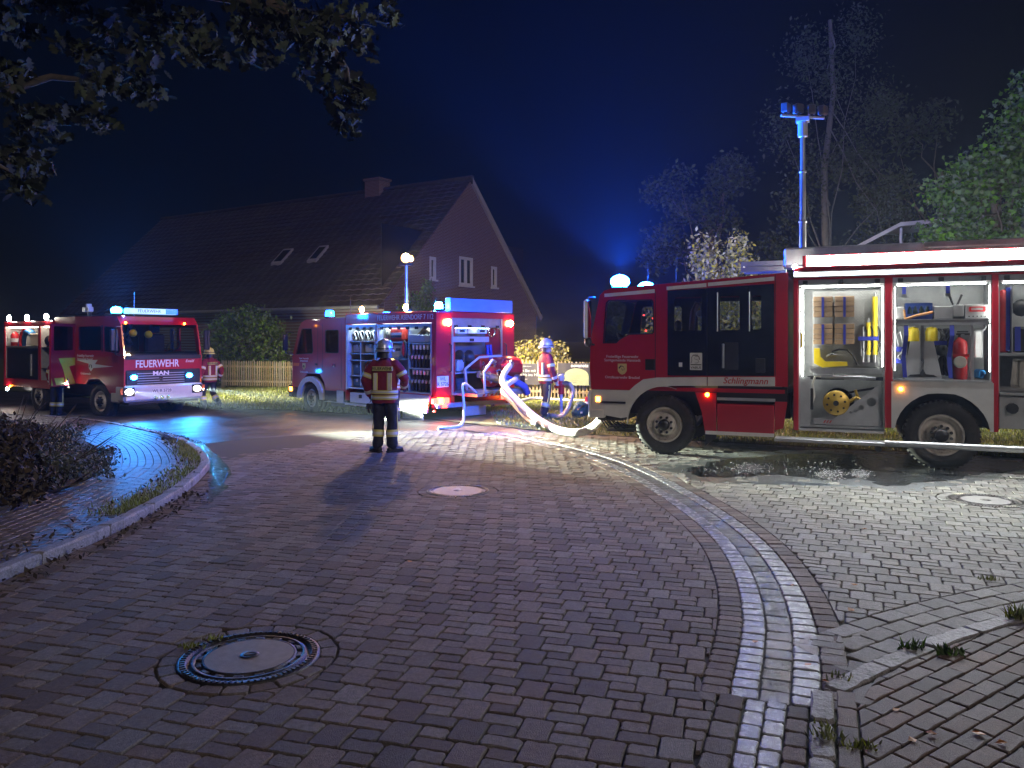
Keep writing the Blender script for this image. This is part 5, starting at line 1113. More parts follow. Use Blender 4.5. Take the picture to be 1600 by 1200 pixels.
m=MB(); m.cyl((0,0,2.36),(0,0,3.05),.045,n=12); m.cyl((0,0,3.05),(0,0,3.55),.034,n=12); m.build('mast_tube',K['alu'],mm); m=MB(); m.box((-.12,-.1,3.55),(.12,.1,3.60)); m.build('mast_head',K['black'],mm); lampball('mast_lamp',mm,(0,-.02,3.72),.11,emis('mast_flood',(1.0,.55,.16),4.5)); lampball('mast_lamp',mm,(.10,.05,3.70),.07,bpy.data.materials['mast_flood']); spot('mast_beam',mm,(0,-.02,3.90),(0,-1.2,0),1600,170,(1.0,.58,.26),.6,.1); spot('mast_beam',mm,(0,.14,3.80),(-1.5,9,3.5),1500,120,(1.0,.55,.24),.9,.1)
# rear: opening, raised flap, lights, bumper, plate
b('rear_frame',(4.552,.42,.66),(4.565,.47,2.30),K['alu'],mid); b('rear_frame',(4.552,1.90,.66),(4.565,1.95,2.30),K['alu'],mid); b('rear_shutter',(4.50,.47,2.10),(4.545,1.90,2.30),K['alu'],mid,.01)
for y in (.55,.95,1.35,1.8): b('latch',(4.545,y-.05,2.09),(4.56,y+.05,2.15),K['black'],mid)
b('raised_flap',(4.40,.38,2.44),(4.56,2.28,2.72),mat('flap_beacon_lit',(.12,.22,.55),.4,var=.08),mid,.01)  # the beacon's blue light on the flap is put into its colour
for y in (.30,2.18): lampball('flood_lamp',mid,(4.60,y,2.20),.075,K['flood'],(.6,1,1)); 
for y in (.36,2.02): 
    m=MB(); m.tube([(4.56,y,1.15),(4.62,y,1.18),(4.62,y,1.72),(4.56,y,1.75)],.014,6); m.build('grab_handle',K['black'],mid)
b('bay_light',(4.3,.6,2.08),(4.34,1.8,2.09),emis('bay_light',(.5,.75,1.0),25),mid); b('rear_bay',(4.0,.44,.70),(4.02,1.93,2.3),mat('bay_lining',(.07,.075,.085),.6),mid); b('bay_floor',(4.02,.44,.66),(4.56,1.93,.70),K['alu'],mid)
pl=b('number_plate',(4.552,.02,.84),(4.56,.34,1.07),K['white'],mid,.004)
RZ=(R(90),0,R(90))
text('WL',pl,(4.5615,.18,1.01),.11,K['black'],RZ,align='CENTER'); text('R 5726',pl,(4.5615,.18,.90),.11,K['black'],RZ,align='CENTER')
b('bay_shelf',(4.05,.5,1.78),(4.50,1.6,1.90),K['aludull'],mid,.01); b('bay_handle',(4.50,1.0,1.80),(4.515,1.12,1.86),K['black'],mid)
for y in (.7,1.3):
    b('bay_box',(4.1,y,1.97),(4.45,y+.28,2.08),K['white'],mid,.008); b('bay_label',(4.452,y+.05,2.0),(4.456,y+.2,2.05),K['black'],mid)
b('rear_beam',(4.50,-.02,.40),(4.62,W2,.50),K['aludull'],mid,.01)
for y0,y1,mm_ in ((-.14,.0,K['redlamp']),(.02,.13,K['amber']),(.15,.30,K['redlamp']),(1.90,2.06,K['redlamp']),(2.07,2.15,K['lampw'] if False else K['amber']),(2.16,2.30,K['redlamp'])):
    b('tail_lamp',(4.55,y0,.50),(4.64,y1,.62),mm_,mid,.01)
b('tow_frame',(4.55,.75,.20),(4.66,1.35,.40),K['aludull'],mid,.01); b('rear_step',(4.55,.8,.08),(4.80,1.45,.13),K['alu'],mid)
for y in (.1,2.0): b('reflector',(4.622,y,.41),(4.632,y+.14,.49),K['redlamp'] if y<1 else K['redmatt'],mid)
for y in (.36,2.28): lampball('outline_lamp',mid,(4.66,y-.5 if y<1 else y,.36),.025,K['redlamp'])
b('deck',(4.45,.6,.64),(5.15,2.1,.70),K['alu'],mid); 
for i in range(5):
    m=MB(); m.add([(5.152,.75+.12*i,.645),(5.152,.81+.12*i,.645),(5.152,.85+.12*i,.695),(5.152,.79+.12*i,.695)],[(0,1,2,3)]); m.build('hazard_mark',K['redmatt'],mid)
m=MB(); m.lathe([(.001,-.16),(.16,-.16),(.16,-.13),(.09,-.12),(.09,.12),(.16,.13),(.16,.16),(.001,.16)],(4.28,1.05,1.45),'y',20); m.build('bay_reel',K['black'],mid)
for y in (.56,.66,1.72,1.82):
    m=MB(); m.tube([(4.30,y,.72),(4.34,y+.02,1.2),(4.30,y,1.72)],.035,8); m.build('bay_hose',K['seat'] if y<1 else K['blue'],mid)
b('bay_case',(4.10,1.38,1.16),(4.45,1.66,1.50),K['redmatt'],mid,.03); b('bay_rack',(4.08,.50,1.10),(4.42,1.88,1.13),K['aludull'],mid); b('bay_can',(4.12,.74,1.135),(4.40,.95,1.40),K['aludull'],mid,.03)
m=MB(); m.lathe([(.10+.02*math.cos(t),.02*math.sin(t)) for t in [i*math.pi/4 for i in range(8)]],(4.44,1.74,2.0),'x',18,close=True); m.build('hung_ring',K['chrome'],mid)
# --- portable pump on the deck
pu=in2('portable_pump',(4.85,1.45,.705),'red portable fire pump with chrome pipework on the rear deck','pump')
m=MB(); m.box((-.30,.0,.30),(.28,.68,.72),0,.12); m.ball((0,.36,.62),.30,16,0,(1,1.1,.55)); m.build('engine_cover',K['red'],pu)
m=MB(); m.box((-.28,-.6,.0),(.28,.7,.06)); m.tube([(-.28,-.6,.05),(-.28,-.65,.5),(-.2,-.3,.75),(.2,.0,.78)],.03,8); m.tube([(.28,-.6,.05),(.30,-.65,.45),(.26,-.35,.70)],.03,8); m.build('frame',K['aludull'],pu)
m=MB(); m.lathe([(.001,-.16),(.12,-.16),(.22,-.08),(.22,.06),(.12,.12),(.001,.12)],(.05,-.20,.33),'x',20); m.build('pump_casing',K['redmatt'],pu)
m=MB(); m.cyl((.10,-.62,.40),(.30,-.05,.24),.075,n=14); m.cyl((.18,-.40,.34),(.24,-.22,.29),.09,n=14); m.cyl((.30,-.05,.24),(.36,.03,.21),.10,n=14); m.build('suction_pipe',K['steel'],pu)
m=MB(); m.lathe([(.10,0),(.10,.06),(.06,.06),(.06,.02),(.001,.02)],(.34,.0,.22),'x',16); m.build('suction_port',mat('port_blue',(.05,.12,.5),.4,metal=.3),pu)
m=MB(); m.tube([(.2,.1,.30),(.36,.25,.22),(.40,.50,.10),(.36,.62,-.05)],.075,10); m.build('blue_hose',mat('blue_hose',(.05,.10,.42),.5),pu)
m=MB(); rr=random.Random(6)
for i in range(16): 
    p=Vector((rr.uniform(-.1,.3),rr.uniform(-.45,.1),rr.uniform(.2,.65))); q=p+Vector((rr.uniform(-.12,.12),rr.uniform(-.15,.15),rr.uniform(-.1,.1))); m.tube([p,(p+q)/2+Vector((0,0,.05)),q],rr.uniform(.012,.03),6)
m.build('pipework',K['steel'],pu)
m=MB(); m.tube([(.28,-.10,.55),(.36,-.02,.60),(.40,.05,.58)],.05,10); m.lathe([(.06,-.03),(.075,-.03),(.075,.03),(.06,.03)],(.36,-.02,.60),'y',14); m.build('discharge_valve',K['redmatt'],pu)
m=MB(); m.box((.285,.30,.10),(.30,.62,.34),0,.005); m.build('tool_pocket',K['black'],pu)
# --- equipment in the side lockers
for i in range(4):
    e=in2('breathing_mask',(1.45+.24*i,.2,1.80),['first round breathing mask from the cab on the top shelf','second round breathing mask from the cab on the top shelf','third round breathing mask from the cab, beside the red tag','fourth round breathing mask, nearest the locker divider'][i],'mask','masks in a row on the shelf')
    m=MB(); m.lathe([(.10,0),(.11,.03),(.09,.08),(.001,.10)],(0,-.03,.13),'y',16); m.build('face_piece',K['black'],e); m=MB(); m.lathe([(.105,-.01),(.118,.0),(.105,.012)],(0,-.035,.13),'y',18); m.tube([(-.06,-.04,.22),(.02,-.06,.13),(.06,-.05,.03)],.02,6); m.build('strap_ring',K['white'],e)
def bx2(name,x0,x1,z,h,mm,label,y=.14,cat='box',grp=None):
    e=in2(name,((x0+x1)/2,y,z),label,cat,grp); w_=(x1-x0)/2; b('shell',(-w_,0,0.002),(w_,.3,h),mm,e,.02); b('lid',(-w_-.008,-.006,h-.03),(w_+.008,.3,h+.012),K['black'],e,.008); b('catch',(-.04,-.018,h-.08),(.04,-.002,h-.02),K['steel'],e); return e
bx2('tool_case',1.38,1.74,1.53,.20,K['aludull'],'grey tool case on the second shelf of the front locker'); bx2('lamp_case',1.85,2.35,1.53,.20,K['white'],'white perforated box below the row of masks')
bx2('bluelit_case',1.38,1.74,1.005,.26,mat('case_bluelit',(.06,.16,.30),.45),'upper blue-lit case in the front locker',grp='cases in the front locker'); bx2('bluelit_case',1.38,1.74,.725,.20,bpy.data.materials['case_bluelit'],'lower blue-lit case in the front locker',grp='cases in the front locker')  # blue light falling on both cases is put into their colour
e=in2('cable_drum',(2.08,.2,.73),'dark drum with orange frame behind the standing firefighter','drum'); m=MB(); m.lathe([(.001,-.1),(.2,-.1),(.2,-.08),(.12,-.07),(.12,.07),(.2,.08),(.2,.1),(.001,.1)],(0,.1,.22),'y',22); m.build('drum',K['black'],e); m=MB(); m.tube([(-.24,0,.02),(-.24,-.02,.50),(-.16,-.02,.60),(.24,-.02,.68)],.02,8); m.build('frame',K['orange'],e)
e=in2('red_backpack',(3.05,.12,1.792),'red rucksack with reflective bar on the upper locker shelf','rucksack'); b('bag',(-.26,0,0),(.26,.26,.34),mat('bag_red',(.55,.035,.02),.6),e,.06); b('reflective_bar',(-.18,-.012,.14),(.20,.004,.20),K['white'],e); b('dark_bar',(-.18,-.010,.09),(.20,.003,.135),K['black'],e); m=MB(); m.lathe([(.001,0),(.09,0),(.09,.32),(.001,.36)],(-.36,.1,0),n=14); m.build('side_roll',mat('canvas',(.36,.34,.28),.8),e)
e=in2('perforated_bin',(3.15,.12,1.425),'white perforated bin below the red rucksack','bin'); b('shell',(-.30,0,0),(.20,.3,.30),K['white'],e,.01); b('handle',(-.1,-.015,.16),(.06,.0,.22),K['black'],e,.006)
e=in2('red_shield',(3.45,.04,1.43),'oval red and black shield leaning on the locker divider','shield'); m=MB(); m.ball((0,0,.2),.14,14,0,(.6,.3,1.35)); m.build('rim',K['black'],e); m=MB(); m.ball((-.01,-.02,.2),.115,14,0,(.5,.3,1.35)); m.build('face',K['redmatt'],e)
e=in2('wooden_wedge',(4.05,.1,1.942),'wooden chock standing on the drawer top','chock'); m=MB(); m.prism([(-.25,0),(-.02,.16),(.25,.02),(.20,0),(-.02,.10),(-.18,0)],0,.15); m.build('wedge',K['wood'],e)
hk=mat('coupling',(.55,.56,.56),.3,metal=.7)
hosem=mat('black_hose',(.02,.02,.021),.8,var=.3,bump=.4,bs=80)
k=0
for row,(z,n_) in enumerate(((.735,6),(1.235,6))):
    for i in range(n_):
        x=3.66+.118*i
        e=in2('folded_hose',(x,.10,z),['%s folded hose from the divider on the %s hose shelf'%(w_,('lower','upper')[row]) for w_ in ('first','second','third','fourth','fifth','sixth')][i],'fire hose','folded hoses in the rear side locker')
        m=MB(); hh=.40 if row==0 else .44
        for j in range(3): m.tube([(.015*j,.0+.06*j,.0),(.03+.015*j,-.01+.06*j,hh*.5),(.07+.012*j,.06*j,hh)],.028,6,flat=.6)
        m.build('hose',hosem,e); m=MB(); m.cyl((.07,-.03,hh-.04),(.10,-.05,hh+.05),.032,n=10); m.cyl((.02,-.04,hh*.45),(.05,-.05,hh*.6),.026,n=8); m.build('coupling',hk,e)
# ================================================================== LEFT FIRE ENGINE (front and right side in view)
A3=R(-36); O3=Vector((-11.13,21.8,-.34)); S3=1/.84; T3=Matrix.Translation(O3)@Matrix.Rotation(A3,4,'Z')@Matrix.Scale(S3,4)
lft=E('fire_engine',O3,A3,'red fire engine facing us with headlights on and blue lights in its grille','fire engine','fire engines at the scene'); lft.scale=(S3,)*3
def in3(name, loc, label, cat, group=None):
    e=E(name,T3@Vector(loc),A3,label,cat,group); e.scale=(S3,)*3; return e
W3=1.92; XF=.85; RF=(R(90),0,R(90))
cp=[(XF,.62),(XF+.02,1.40),(XF-.14,2.18),(XF-.30,2.36),(-1.36,2.38),(-1.36,.78),(-.86,.78),(-.70,.90),(-.22,.92),(.02,.80),(.26,.60)]
sw1=[(-.02,1.56),(.62,1.52),(.70,1.58),(.58,2.10),(.0,2.14),(-.04,2.10)]; sw2=rect(-1.22,-.14,1.58,2.14,.04)
m=MB(); plate(m,cp,[sw1,sw2],0,.04); plate(m,cp,[sw1,sw2],W3-.04,W3)
m.add([(XF-.14,.041,2.18),(XF-.30,.041,2.36),(-1.36,.041,2.38),(-1.36,W3-.041,2.38),(XF-.30,W3-.041,2.36),(XF-.14,W3-.041,2.18)],[(0,1,4,5),(1,2,3,4)])
m.box((XF-.05,.041,.95),(XF,W3-.041,1.44)); m.box((-2.50,.041,2.20),(-1.362,W3,2.38)); m.box((-2.50,W3-.04,.78),(-1.362,W3,2.20)); m.box((-2.52,.3,.78),(-2.48,W3-.04,2.2)); m.build('cab',K['red'],lft)
# front
m=MB(); m.add([(XF+.018,.05,1.46),(XF+.018,W3-.05,1.46),(XF-.13,W3-.08,2.15),(XF-.13,.08,2.15)],[(0,1,2,3)]); m.build('windscreen',K['glass'],lft)
b('wiper_panel',(XF+.001,.03,1.38),(XF+.03,W3-.03,1.47),K['black'],lft)
text('FEUERWEHR',lft,(XF+.004,.80,1.27),.235,K['white'],RF,align='CENTER',sx=.80,bold=.004); text('Ewald',lft,(XF+.004,1.50,1.32),.09,K['white'],RF,shear=.3)
gr=b('grille',(XF-.01,.04,.80),(XF+.03,W3-.04,1.14),K['black'],lft,.02)
for i in range(5): b('grille_bar',(XF+.031,.30,.83+.055*i),(XF+.042,1.45,.845+.055*i),K['aludull'],gr)
text('MAN',gr,(XF+.045,.86,1.055),.13,K['white'],RF,align='CENTER',sx=1.4,bold=.004); 
m=MB(); m.lathe([(.05,0),(.05,.01),(.03,.015),(.001,.015)],(XF+.04,.86,.93),'x',16); m.build('badge',K['chrome'],gr)
for y in (.20,1.56): 
    e=bpy.data.objects.new('front_flasher',None); COL.objects.link(e); e.parent=lft; b('flasher_housing',(XF+.03,y-.10,.92),(XF+.06,y+.10,1.04),K['black'],e,.01); lampball('flasher_lens',e,(XF+.07,y,.98),.062,emis('front_blue',(.012,.26,1.0),110) if 'front_blue' not in bpy.data.materials else bpy.data.materials['front_blue'],(.4,1.3,.9))
I3=T3.inverted()
for y in (.20,1.56): spot('flasher_beam',lft,(XF+.14,y,.98),I3@Vector((-4.5,13.0,0)),420,75,(.02,.32,1.0),.9,.05)
spot('beacon_beam',lft,(XF-.10,-.12,2.5),I3@Vector((-6.0,12.0,0)),900,70,(.01,.26,1.0),.9,.08)
spot('beacon_beam',lft,(XF-.35,.02,2.64),(XF-.35,.3,6),3500,150,(.01,.24,1.0),.8,.08)
bm_=MB(); bm_.box((XF-.35,-.02,.42),(XF+.06,W3+.02,.80),0,.05); bm_.build('front_bumper',K['silver'],lft); b('bumper_step',(XF-.2,.10,.36),(XF+.03,W3-.1,.425),K['black'],lft,.01)
for y in (.09,1.76): 
    e=bpy.data.objects.new('headlight',None); COL.objects.link(e); e.parent=lft; b('headlight_housing',(XF+.055,y-.13,.56),(XF+.075,y+.13,.76),K['black'],e,.01); lampball('headlight_lens',e,(XF+.08,y,.66),.078,emis('head_lamp',(1.0,.93,.80),14) if 'head_lamp' not in bpy.data.materials else bpy.data.materials['head_lamp'],(.35,1.3,.9))
    hb=spot('headlight_beam',lft,(XF+.16,y,.66),(XF+11.0,y-.1,.345),150000,5,(.90,1.0,.78),.8,.06); hb.scale=(3.2,1,1)
    b('indicator',(XF+.055,y+(.14 if y>1 else -.2),.60),(XF+.07,y+(.2 if y>1 else -.14),.74),K['orange'],lft)
np_=b('number_plate',(XF+.062,.62,.60),(XF+.07,1.12,.70),K['white'],lft); text('WL R 5728',np_,(XF+.0715,.87,.65),.10,K['black'],RF,align='CENTER')
for i in range(3): 
    m=MB(); m.lathe([(.045,0),(.045,.02),(.001,.025)],(XF+.06,.72+.15*i,.50),'x',14); m.build('auxiliary_lamp',K['chrome'],lft)
b('front_tag',(XF+.062,.02,.47),(XF+.068,.22,.54),K['white'],lft)
for y in (.06,1.50): lampball('outline_lamp',lft,(XF-.12,y+.05,2.21),.026,K['amber'])
# roof: sign box, beacon, aerial, lamp cluster
sg=b('roof_sign',(XF-.42,.22,2.42),(XF-.20,1.42,2.55),emis('sign_face',(.35,.62,.85),1.1),lft,.02); text('FEUERWEHR',sg,(XF-.197,.72,2.485),.105,K['black'],RF,align='CENTER',sx=.95); b('sign_end',(XF-.21,1.12,2.425),(XF-.195,1.42,2.545),K['bluedim'],sg)
bar_beacon(lft,(XF-.35,.02,2.40),emis('beacon_left',(.006,.20,1.0),350),.75); m=MB(); m.cyl((.2,.6,2.38),(.2,.6,2.95),.008,.004,6); m.build('aerial',K['aludull'],lft)
e=bpy.data.objects.new('lamp_cluster',None); COL.objects.link(e); e.parent=lft; m=MB(); m.cyl((-1.9,.6,2.38),(-1.9,.6,2.55),.04); m.build('cluster_post',K['black'],e)
for i in range(4): b('cluster_lamp',(-2.06+.085*i,.5,2.52+(.08 if i==2 else 0)),(-1.99+.085*i,.62,2.64+(.08 if i==2 else 0)),K['aludull'],e,.01)
# right side: doors, wheels, arches
for q in (sw1,sw2): 
    m=MB(); plate(m,q,[],.012,.018); m.build('cab_window',K['glass'],lft)
b('window_post',(-.12,-.004,1.56),(-.06,.012,2.16),K['black'],lft)
m=MB(); plate(m,[(-1.30,1.34),(-.30,1.36),(-.42,1.26),(.40,1.22),(-.60,1.16),(-.50,1.24)],[],-.004,0); m.build('side_flash',K['white'],lft)
m=MB(); plate(m,[(-.70,1.30),(-.70,1.16),(-.60,1.09),(-.50,1.16),(-.50,1.30)],[],-.008,-.0045); cr=m.build('crest',K['white'],lft); m=MB(); m.tube([(-.66,-.010,1.18),(-.62,-.010,1.25),(-.56,-.010,1.24),(-.54,-.010,1.17)],.018,5,flat=.2); m.build('crest_horse',K['black'],cr)
text('Freiwillige Feuerwehr',lft,(-1.26,-.004,1.45),.09,K['white']); text('Samtgemeinde Hanstedt',lft,(-1.26,-.004,1.37),.075,K['white']); text('Ortsfeuerwehr',lft,(-1.1,-.004,1.03),.08,K['white'])
m=MB(); m.tube([(.70,0,2.12),(.86,-.18,2.12),(.88,-.2,1.5),(.78,0,1.48)],.014,6); m.build('mirror_arm',K['black'],lft); b('mirror',(.80,-.30,1.58),(.86,-.12,2.06),K['black'],lft,.02); b('mirror_glass',(.796,-.29,1.6),(.80,-.13,2.04),K['chrome'],lft)
m=MB(); m.tube([(.70,W3,2.12),(.86,W3+.16,2.12),(.88,W3+.18,1.6)],.014,6); m.build('mirror_arm',K['black'],lft); b('mirror',(.80,W3+.08,1.58),(.86,W3+.24,2.06),K['black'],lft,.02)
m=MB(); arc=[(-.24+.56*math.cos(R(t)),.40+.52*math.sin(R(t))) for t in range(0,91,15)]; arc2=[(-.24+.47*math.cos(R(t)),.40+.44*math.sin(R(t))) for t in range(90,-1,-15)]; plate(m,[(.62,.62),(.80,.40)]+[(.60,.38)]+[(.33,.42)]+arc[1:]+[(-.24,.90)]+[(-.24,.84)]+arc2[1:],[],-.02,.06) if False else m.box((.30,-.015,.40),(.62,.08,.64),0,.03); m.build('corner_step',K['silver'],lft)
m=MB(); m.box((-5.0,.35,.48),(.6,1.55,.74)); m.cyl((-.24,.1,.38),(-.24,1.8,.38),.07); m.cyl((-3.34,.1,.38),(-3.34,1.8,.38),.07); m.build('chassis',K['black'],lft)
wheel(lft,-.24,.02,.40,.26,nb=8,steer=.10); wheel(lft,-.24,W3-.02,.40,.26,nb=8,out=1,steer=.10); wheel(lft,-3.34,.02,.40,.40,nb=8); wheel(lft,-3.34,W3-.02,.40,.40,nb=8,out=1)
# opened crew door
dr=bpy.data.objects.new('crew_door',None); COL.objects.link(dr); dr.parent=lft; dr.location=(-1.37,-.01,0); dr.rotation_euler=(0,0,R(128))
dw=rect(-.96,-.08,1.58,2.14,.04); m=MB(); plate(m,rect(-1.08,-.01,.76,2.19,.03),[dw],-.02,.02); m.build('door_panel',K['red'],dr); m=MB(); plate(m,dw,[],-.003,.003); m.build('door_window',K['glass'],dr)
for q in ([(-.76,1.40),(-.02,1.40),(-.02,1.22),(-.30,1.20),(-.02,.80),(-.02,.78),(-.40,.78),(-.56,1.14)],[(-1.07,.95),(-1.0,.79),(-1.07,.79)],[(-.95,.95),(-.55,.95),(-.48,.79),(-.86,.79)]): 
    m=MB(); plate(m,q,[],-.025,-.0205); m.build('chevron',K['yelmark'],dr)
lampball('door_lamp',dr,(-.42,-.03,.80),.022,K['lampw'])
# body with open lockers and three working lamps
XB3=-5.30
m=MB(); m.box((XB3,.55,.62),(-2.53,W3,2.20)); m.box((XB3,.0,2.17),(-2.53,W3,2.30),0,.01); m.box((XB3,.0,.60),(-2.53,.55,.80)); 
for a,c_ in ((XB3,-5.22),(-3.30,-3.18),(-2.60,-2.53)): m.box((a,.0,.80),(c_,.55,2.17))
m.build('body',K['red'],lft)
l4=bpy.data.objects.new('locker',None); COL.objects.link(l4); l4.parent=lft; b('side_wall',(-5.22,.02,.80),(-5.208,.53,2.17),K['inner'],l4); b('side_wall',(-3.31,.02,.80),(-3.302,.53,2.17),K['inner'],l4); b('side_wall',(-3.178,.02,.80),(-3.166,.53,2.17),K['inner'],l4); b('side_wall',(-2.615,.02,.80),(-2.603,.53,2.17),K['inner'],l4); b('back_wall',(-5.22,.53,.80),(-2.60,.545,2.17),K['inner'],l4); b('shelf',(-5.22,.02,1.62),(-3.30,.52,1.66),K['alu'],l4); b('dark_drawer',(-5.18,.03,.82),(-3.34,.5,1.60),K['black'],l4,.01); b('drawer_edge',(-3.75,.0,.9),(-3.70,.03,1.45),K['aludull'],l4); b('shelf',(-3.18,.02,1.62),(-2.60,.52,1.64),K['alu'],l4); b('shelf',(-3.18,.02,1.1),(-2.60,.52,1.12),K['alu'],l4)
b('locker_light',(-5.15,.06,2.14),(-3.35,.10,2.16),emis('locker_warm',(1.0,.93,.72),30),l4); b('locker_light',(-3.1,.06,2.14),(-2.65,.10,2.16),bpy.data.materials['locker_warm'],l4)
for x in (-4.92,-3.87,-2.80): 
    e=bpy.data.objects.new('work_lamp',None); COL.objects.link(e); e.parent=lft; b('lamp_bracket',(x-.06,.0,2.30),(x+.06,.1,2.34),K['black'],e); lampball('lamp_lens',e,(x,-.02,2.39),.085,emis('work_white',(1.0,.97,.84),90) if 'work_white' not in bpy.data.materials else bpy.data.materials['work_white'],(.9,.5,1))
for x in (-4.4,-2.8):
    e=bpy.data.objects.new('work_lamp',None); COL.objects.link(e); e.parent=lft; b('lamp_bracket',(x-.06,W3-.1,2.30),(x+.06,W3,2.34),K['black'],e); lampball('lamp_lens',e,(x,W3+.02,2.39),.085,bpy.data.materials['work_white'],(.9,.5,1)); spot('work_beam',lft,(x,W3+.14,2.39),(x+3.0,W3+9,.2),4000,95,(1.0,.92,.66),.9,.08)
lampball('side_marker',lft,(-5.0,-.03,.52),.04,K['lampw']); lampball('side_marker',lft,(-4.85,-.02,.60),.025,K['amber'])
for y in (.5,1.35): seat(lft,-.05,y,1.25,-1)
for y in (.5,1.35): seat(lft,-1.15,y,1.2,-1,.42)
m=MB(); m.lathe([(.16+.012*math.cos(t),.012*math.sin(t)) for t in [i*math.pi/4 for i in range(8)]],n=24,close=True); st=m.build('steering_wheel',K['black'],lft,(.50,1.4,1.68)); st.rotation_euler=(0,R(-50),0); b('dashboard',(.50,.06,1.36),(.82,W3-.06,1.55),K['black'],lft,.04)
for q,mm_ in (((.60,.35,1.98),K['yellow']),((.55,.75,1.95),K['yellow'])):
    m=MB(); m.ball(q,.09,12); m.build('stowed_helmet',mm_,lft)
m=MB(); rr=random.Random(5)
for i in range(6): x=-.5; m.tube([(x+rr.uniform(0,.6),.3+.1*i,2.3),(x+rr.uniform(0,.6),.3+.1*i,2.0),(x+rr.uniform(0,.6),.35+.1*i,1.7)],.035,6)
m.build('hung_gear',K['seat'],lft)
b('door_blind',(-.45,W3-.03,1.60),(-.30,W3-.02,2.1),K['white'],lft)
# gear in the open locker
e=in3('hose_bundle',(-4.35,.18,1.662),'blue and red hose bundle in the lit locker of the left engine','fire hose'); m=MB(); m.tube([(-.3,0,.0),(-.22,0,.28),(0,-.02,.40),(.22,0,.36),(.34,0,.30)],.09,10); m.build('blue_hose',mat('bright_blue',(.05,.22,.55),.5),e); m=MB(); m.tube([(-.14,-.1,.0),(-.1,-.12,.25),(.0,-.1,.42),(.1,-.08,.46)],.035,8); m.build('red_hose',K['redmatt'],e)
e=in3('canvas_box',(-3.72,.1,1.662),'cream box beside the blue hose in the left engine locker','box'); b('shell',(-.26,0,0),(.26,.3,.30),mat('cream_box',(.5,.44,.33),.6),e,.02); b('lid',(-.27,-.01,.28),(.27,.3,.32),bpy.data.materials['cream_box'],e,.01)
e=in3('red_canister',(-4.98,.15,1.662),'red and white canister at the outer end of the left engine locker','canister'); m=MB(); m.lathe([(.001,0),(.10,0),(.10,.30),(.04,.36),(.001,.38)],n=14); m.build('can',K['redmatt'],e); m=MB(); m.lathe([(.102,.1),(.102,.2)],n=14); m.build('label_band',K['white'],e)
e=in3('reel_gear',(-2.9,.15,1.642),'tools and lamp stacked in the narrow locker beside the opened door','equipment'); m=MB(); m.ball((0,0,.16),.16,12); m.build('drum',K['black'],e); m=MB(); m.tube([(-.2,0,.0),(.05,-.1,.1),(.25,-.1,.40)],.025,6); m.build('tool_bar',K['orange'],e)
# ================================================================== PEOPLE
K['maroon']=mat('jacket_maroon',(.20,.012,.028),.8,var=.25,vs=7,bump=.35,bs=30)
K['navy']=mat('trousers_navy',(.016,.018,.030),.85,var=.3,vs=7,bump=.4,bs=28)
K['hiyel']=mat('stripe_yellow',(.62,.56,.16),.5,var=.1)
K['hisil']=mat('stripe_silver',(.62,.62,.58),.4,var=.08)
K['skin']=mat('skin',(.45,.27,.20),.55,var=.08)
K['boot']=mat('boot_leather',(.02,.018,.017),.45,var=.3)
K['glove']=mat('glove_leather',(.42,.38,.24),.7,var=.2)
K['gloved']=mat('glove_dark',(.03,.03,.032),.7,var=.2)
K['helmsil']=mat('helmet_silver',(.46,.48,.50),.28,metal=.4,var=.06)
K['helmyel']=mat('helmet_yellow',(.72,.66,.16),.35,var=.08)
class SK:
    """rounded limbs fused into one skin with a voxel remesh"""
    def __init__(s): s.mb=MB()
    def limb(s, pts, rs, sx=1.0, n=14):
        """pts with radii; sx widens the section sideways (x) against depth (y) for trunks"""
        s.mb.tube(pts,rs,n); 
        for p,r in ((pts[0],rs[0]),(pts[-1],rs[-1])): s.mb.ball(p,r,10)
        return s
    def rings(s, secs, n=24):
        """closed loft: (centre, half width, half depth, yaw)"""
        vs=[]; k=len(secs)
        for c,a,d,yaw in secs:
            for j in range(n):
                t=2*math.pi*j/n; x,y=a*math.copysign(abs(math.cos(t))**.85,math.cos(t)),d*math.copysign(abs(math.sin(t))**.85,math.sin(t))
                vs.append((c[0]+x*math.cos(yaw)-y*math.sin(yaw),c[1]+x*math.sin(yaw)+y*math.cos(yaw),c[2]))
        s.mb.add(vs,[(i*n+j,i*n+(j+1)%n,(i+1)*n+(j+1)%n,(i+1)*n+j) for i in range(k-1) for j in range(n)]+[tuple(range(n-1,-1,-1)),tuple(range((k-1)*n,k*n))],0,True); return s
    def build(s, name, m, parent, vox=.014, sm=4, wr=0.0, ws=.12):
        o=s.mb.build(name,m,parent)
        r=o.modifiers.new('fuse','REMESH'); r.mode='VOXEL'; r.voxel_size=vox; r.use_smooth_shade=True
        q=o.modifiers.new('soften','SMOOTH'); q.iterations=sm; q.factor=.5
        if wr:
            t=bpy.data.textures.new(name+'_folds','CLOUDS'); t.noise_scale=ws; t.noise_depth=2
            d=o.modifiers.new('folds','DISPLACE'); d.texture=t; d.strength=wr; d.mid_level=.5; d.texture_coords='LOCAL'
        return o
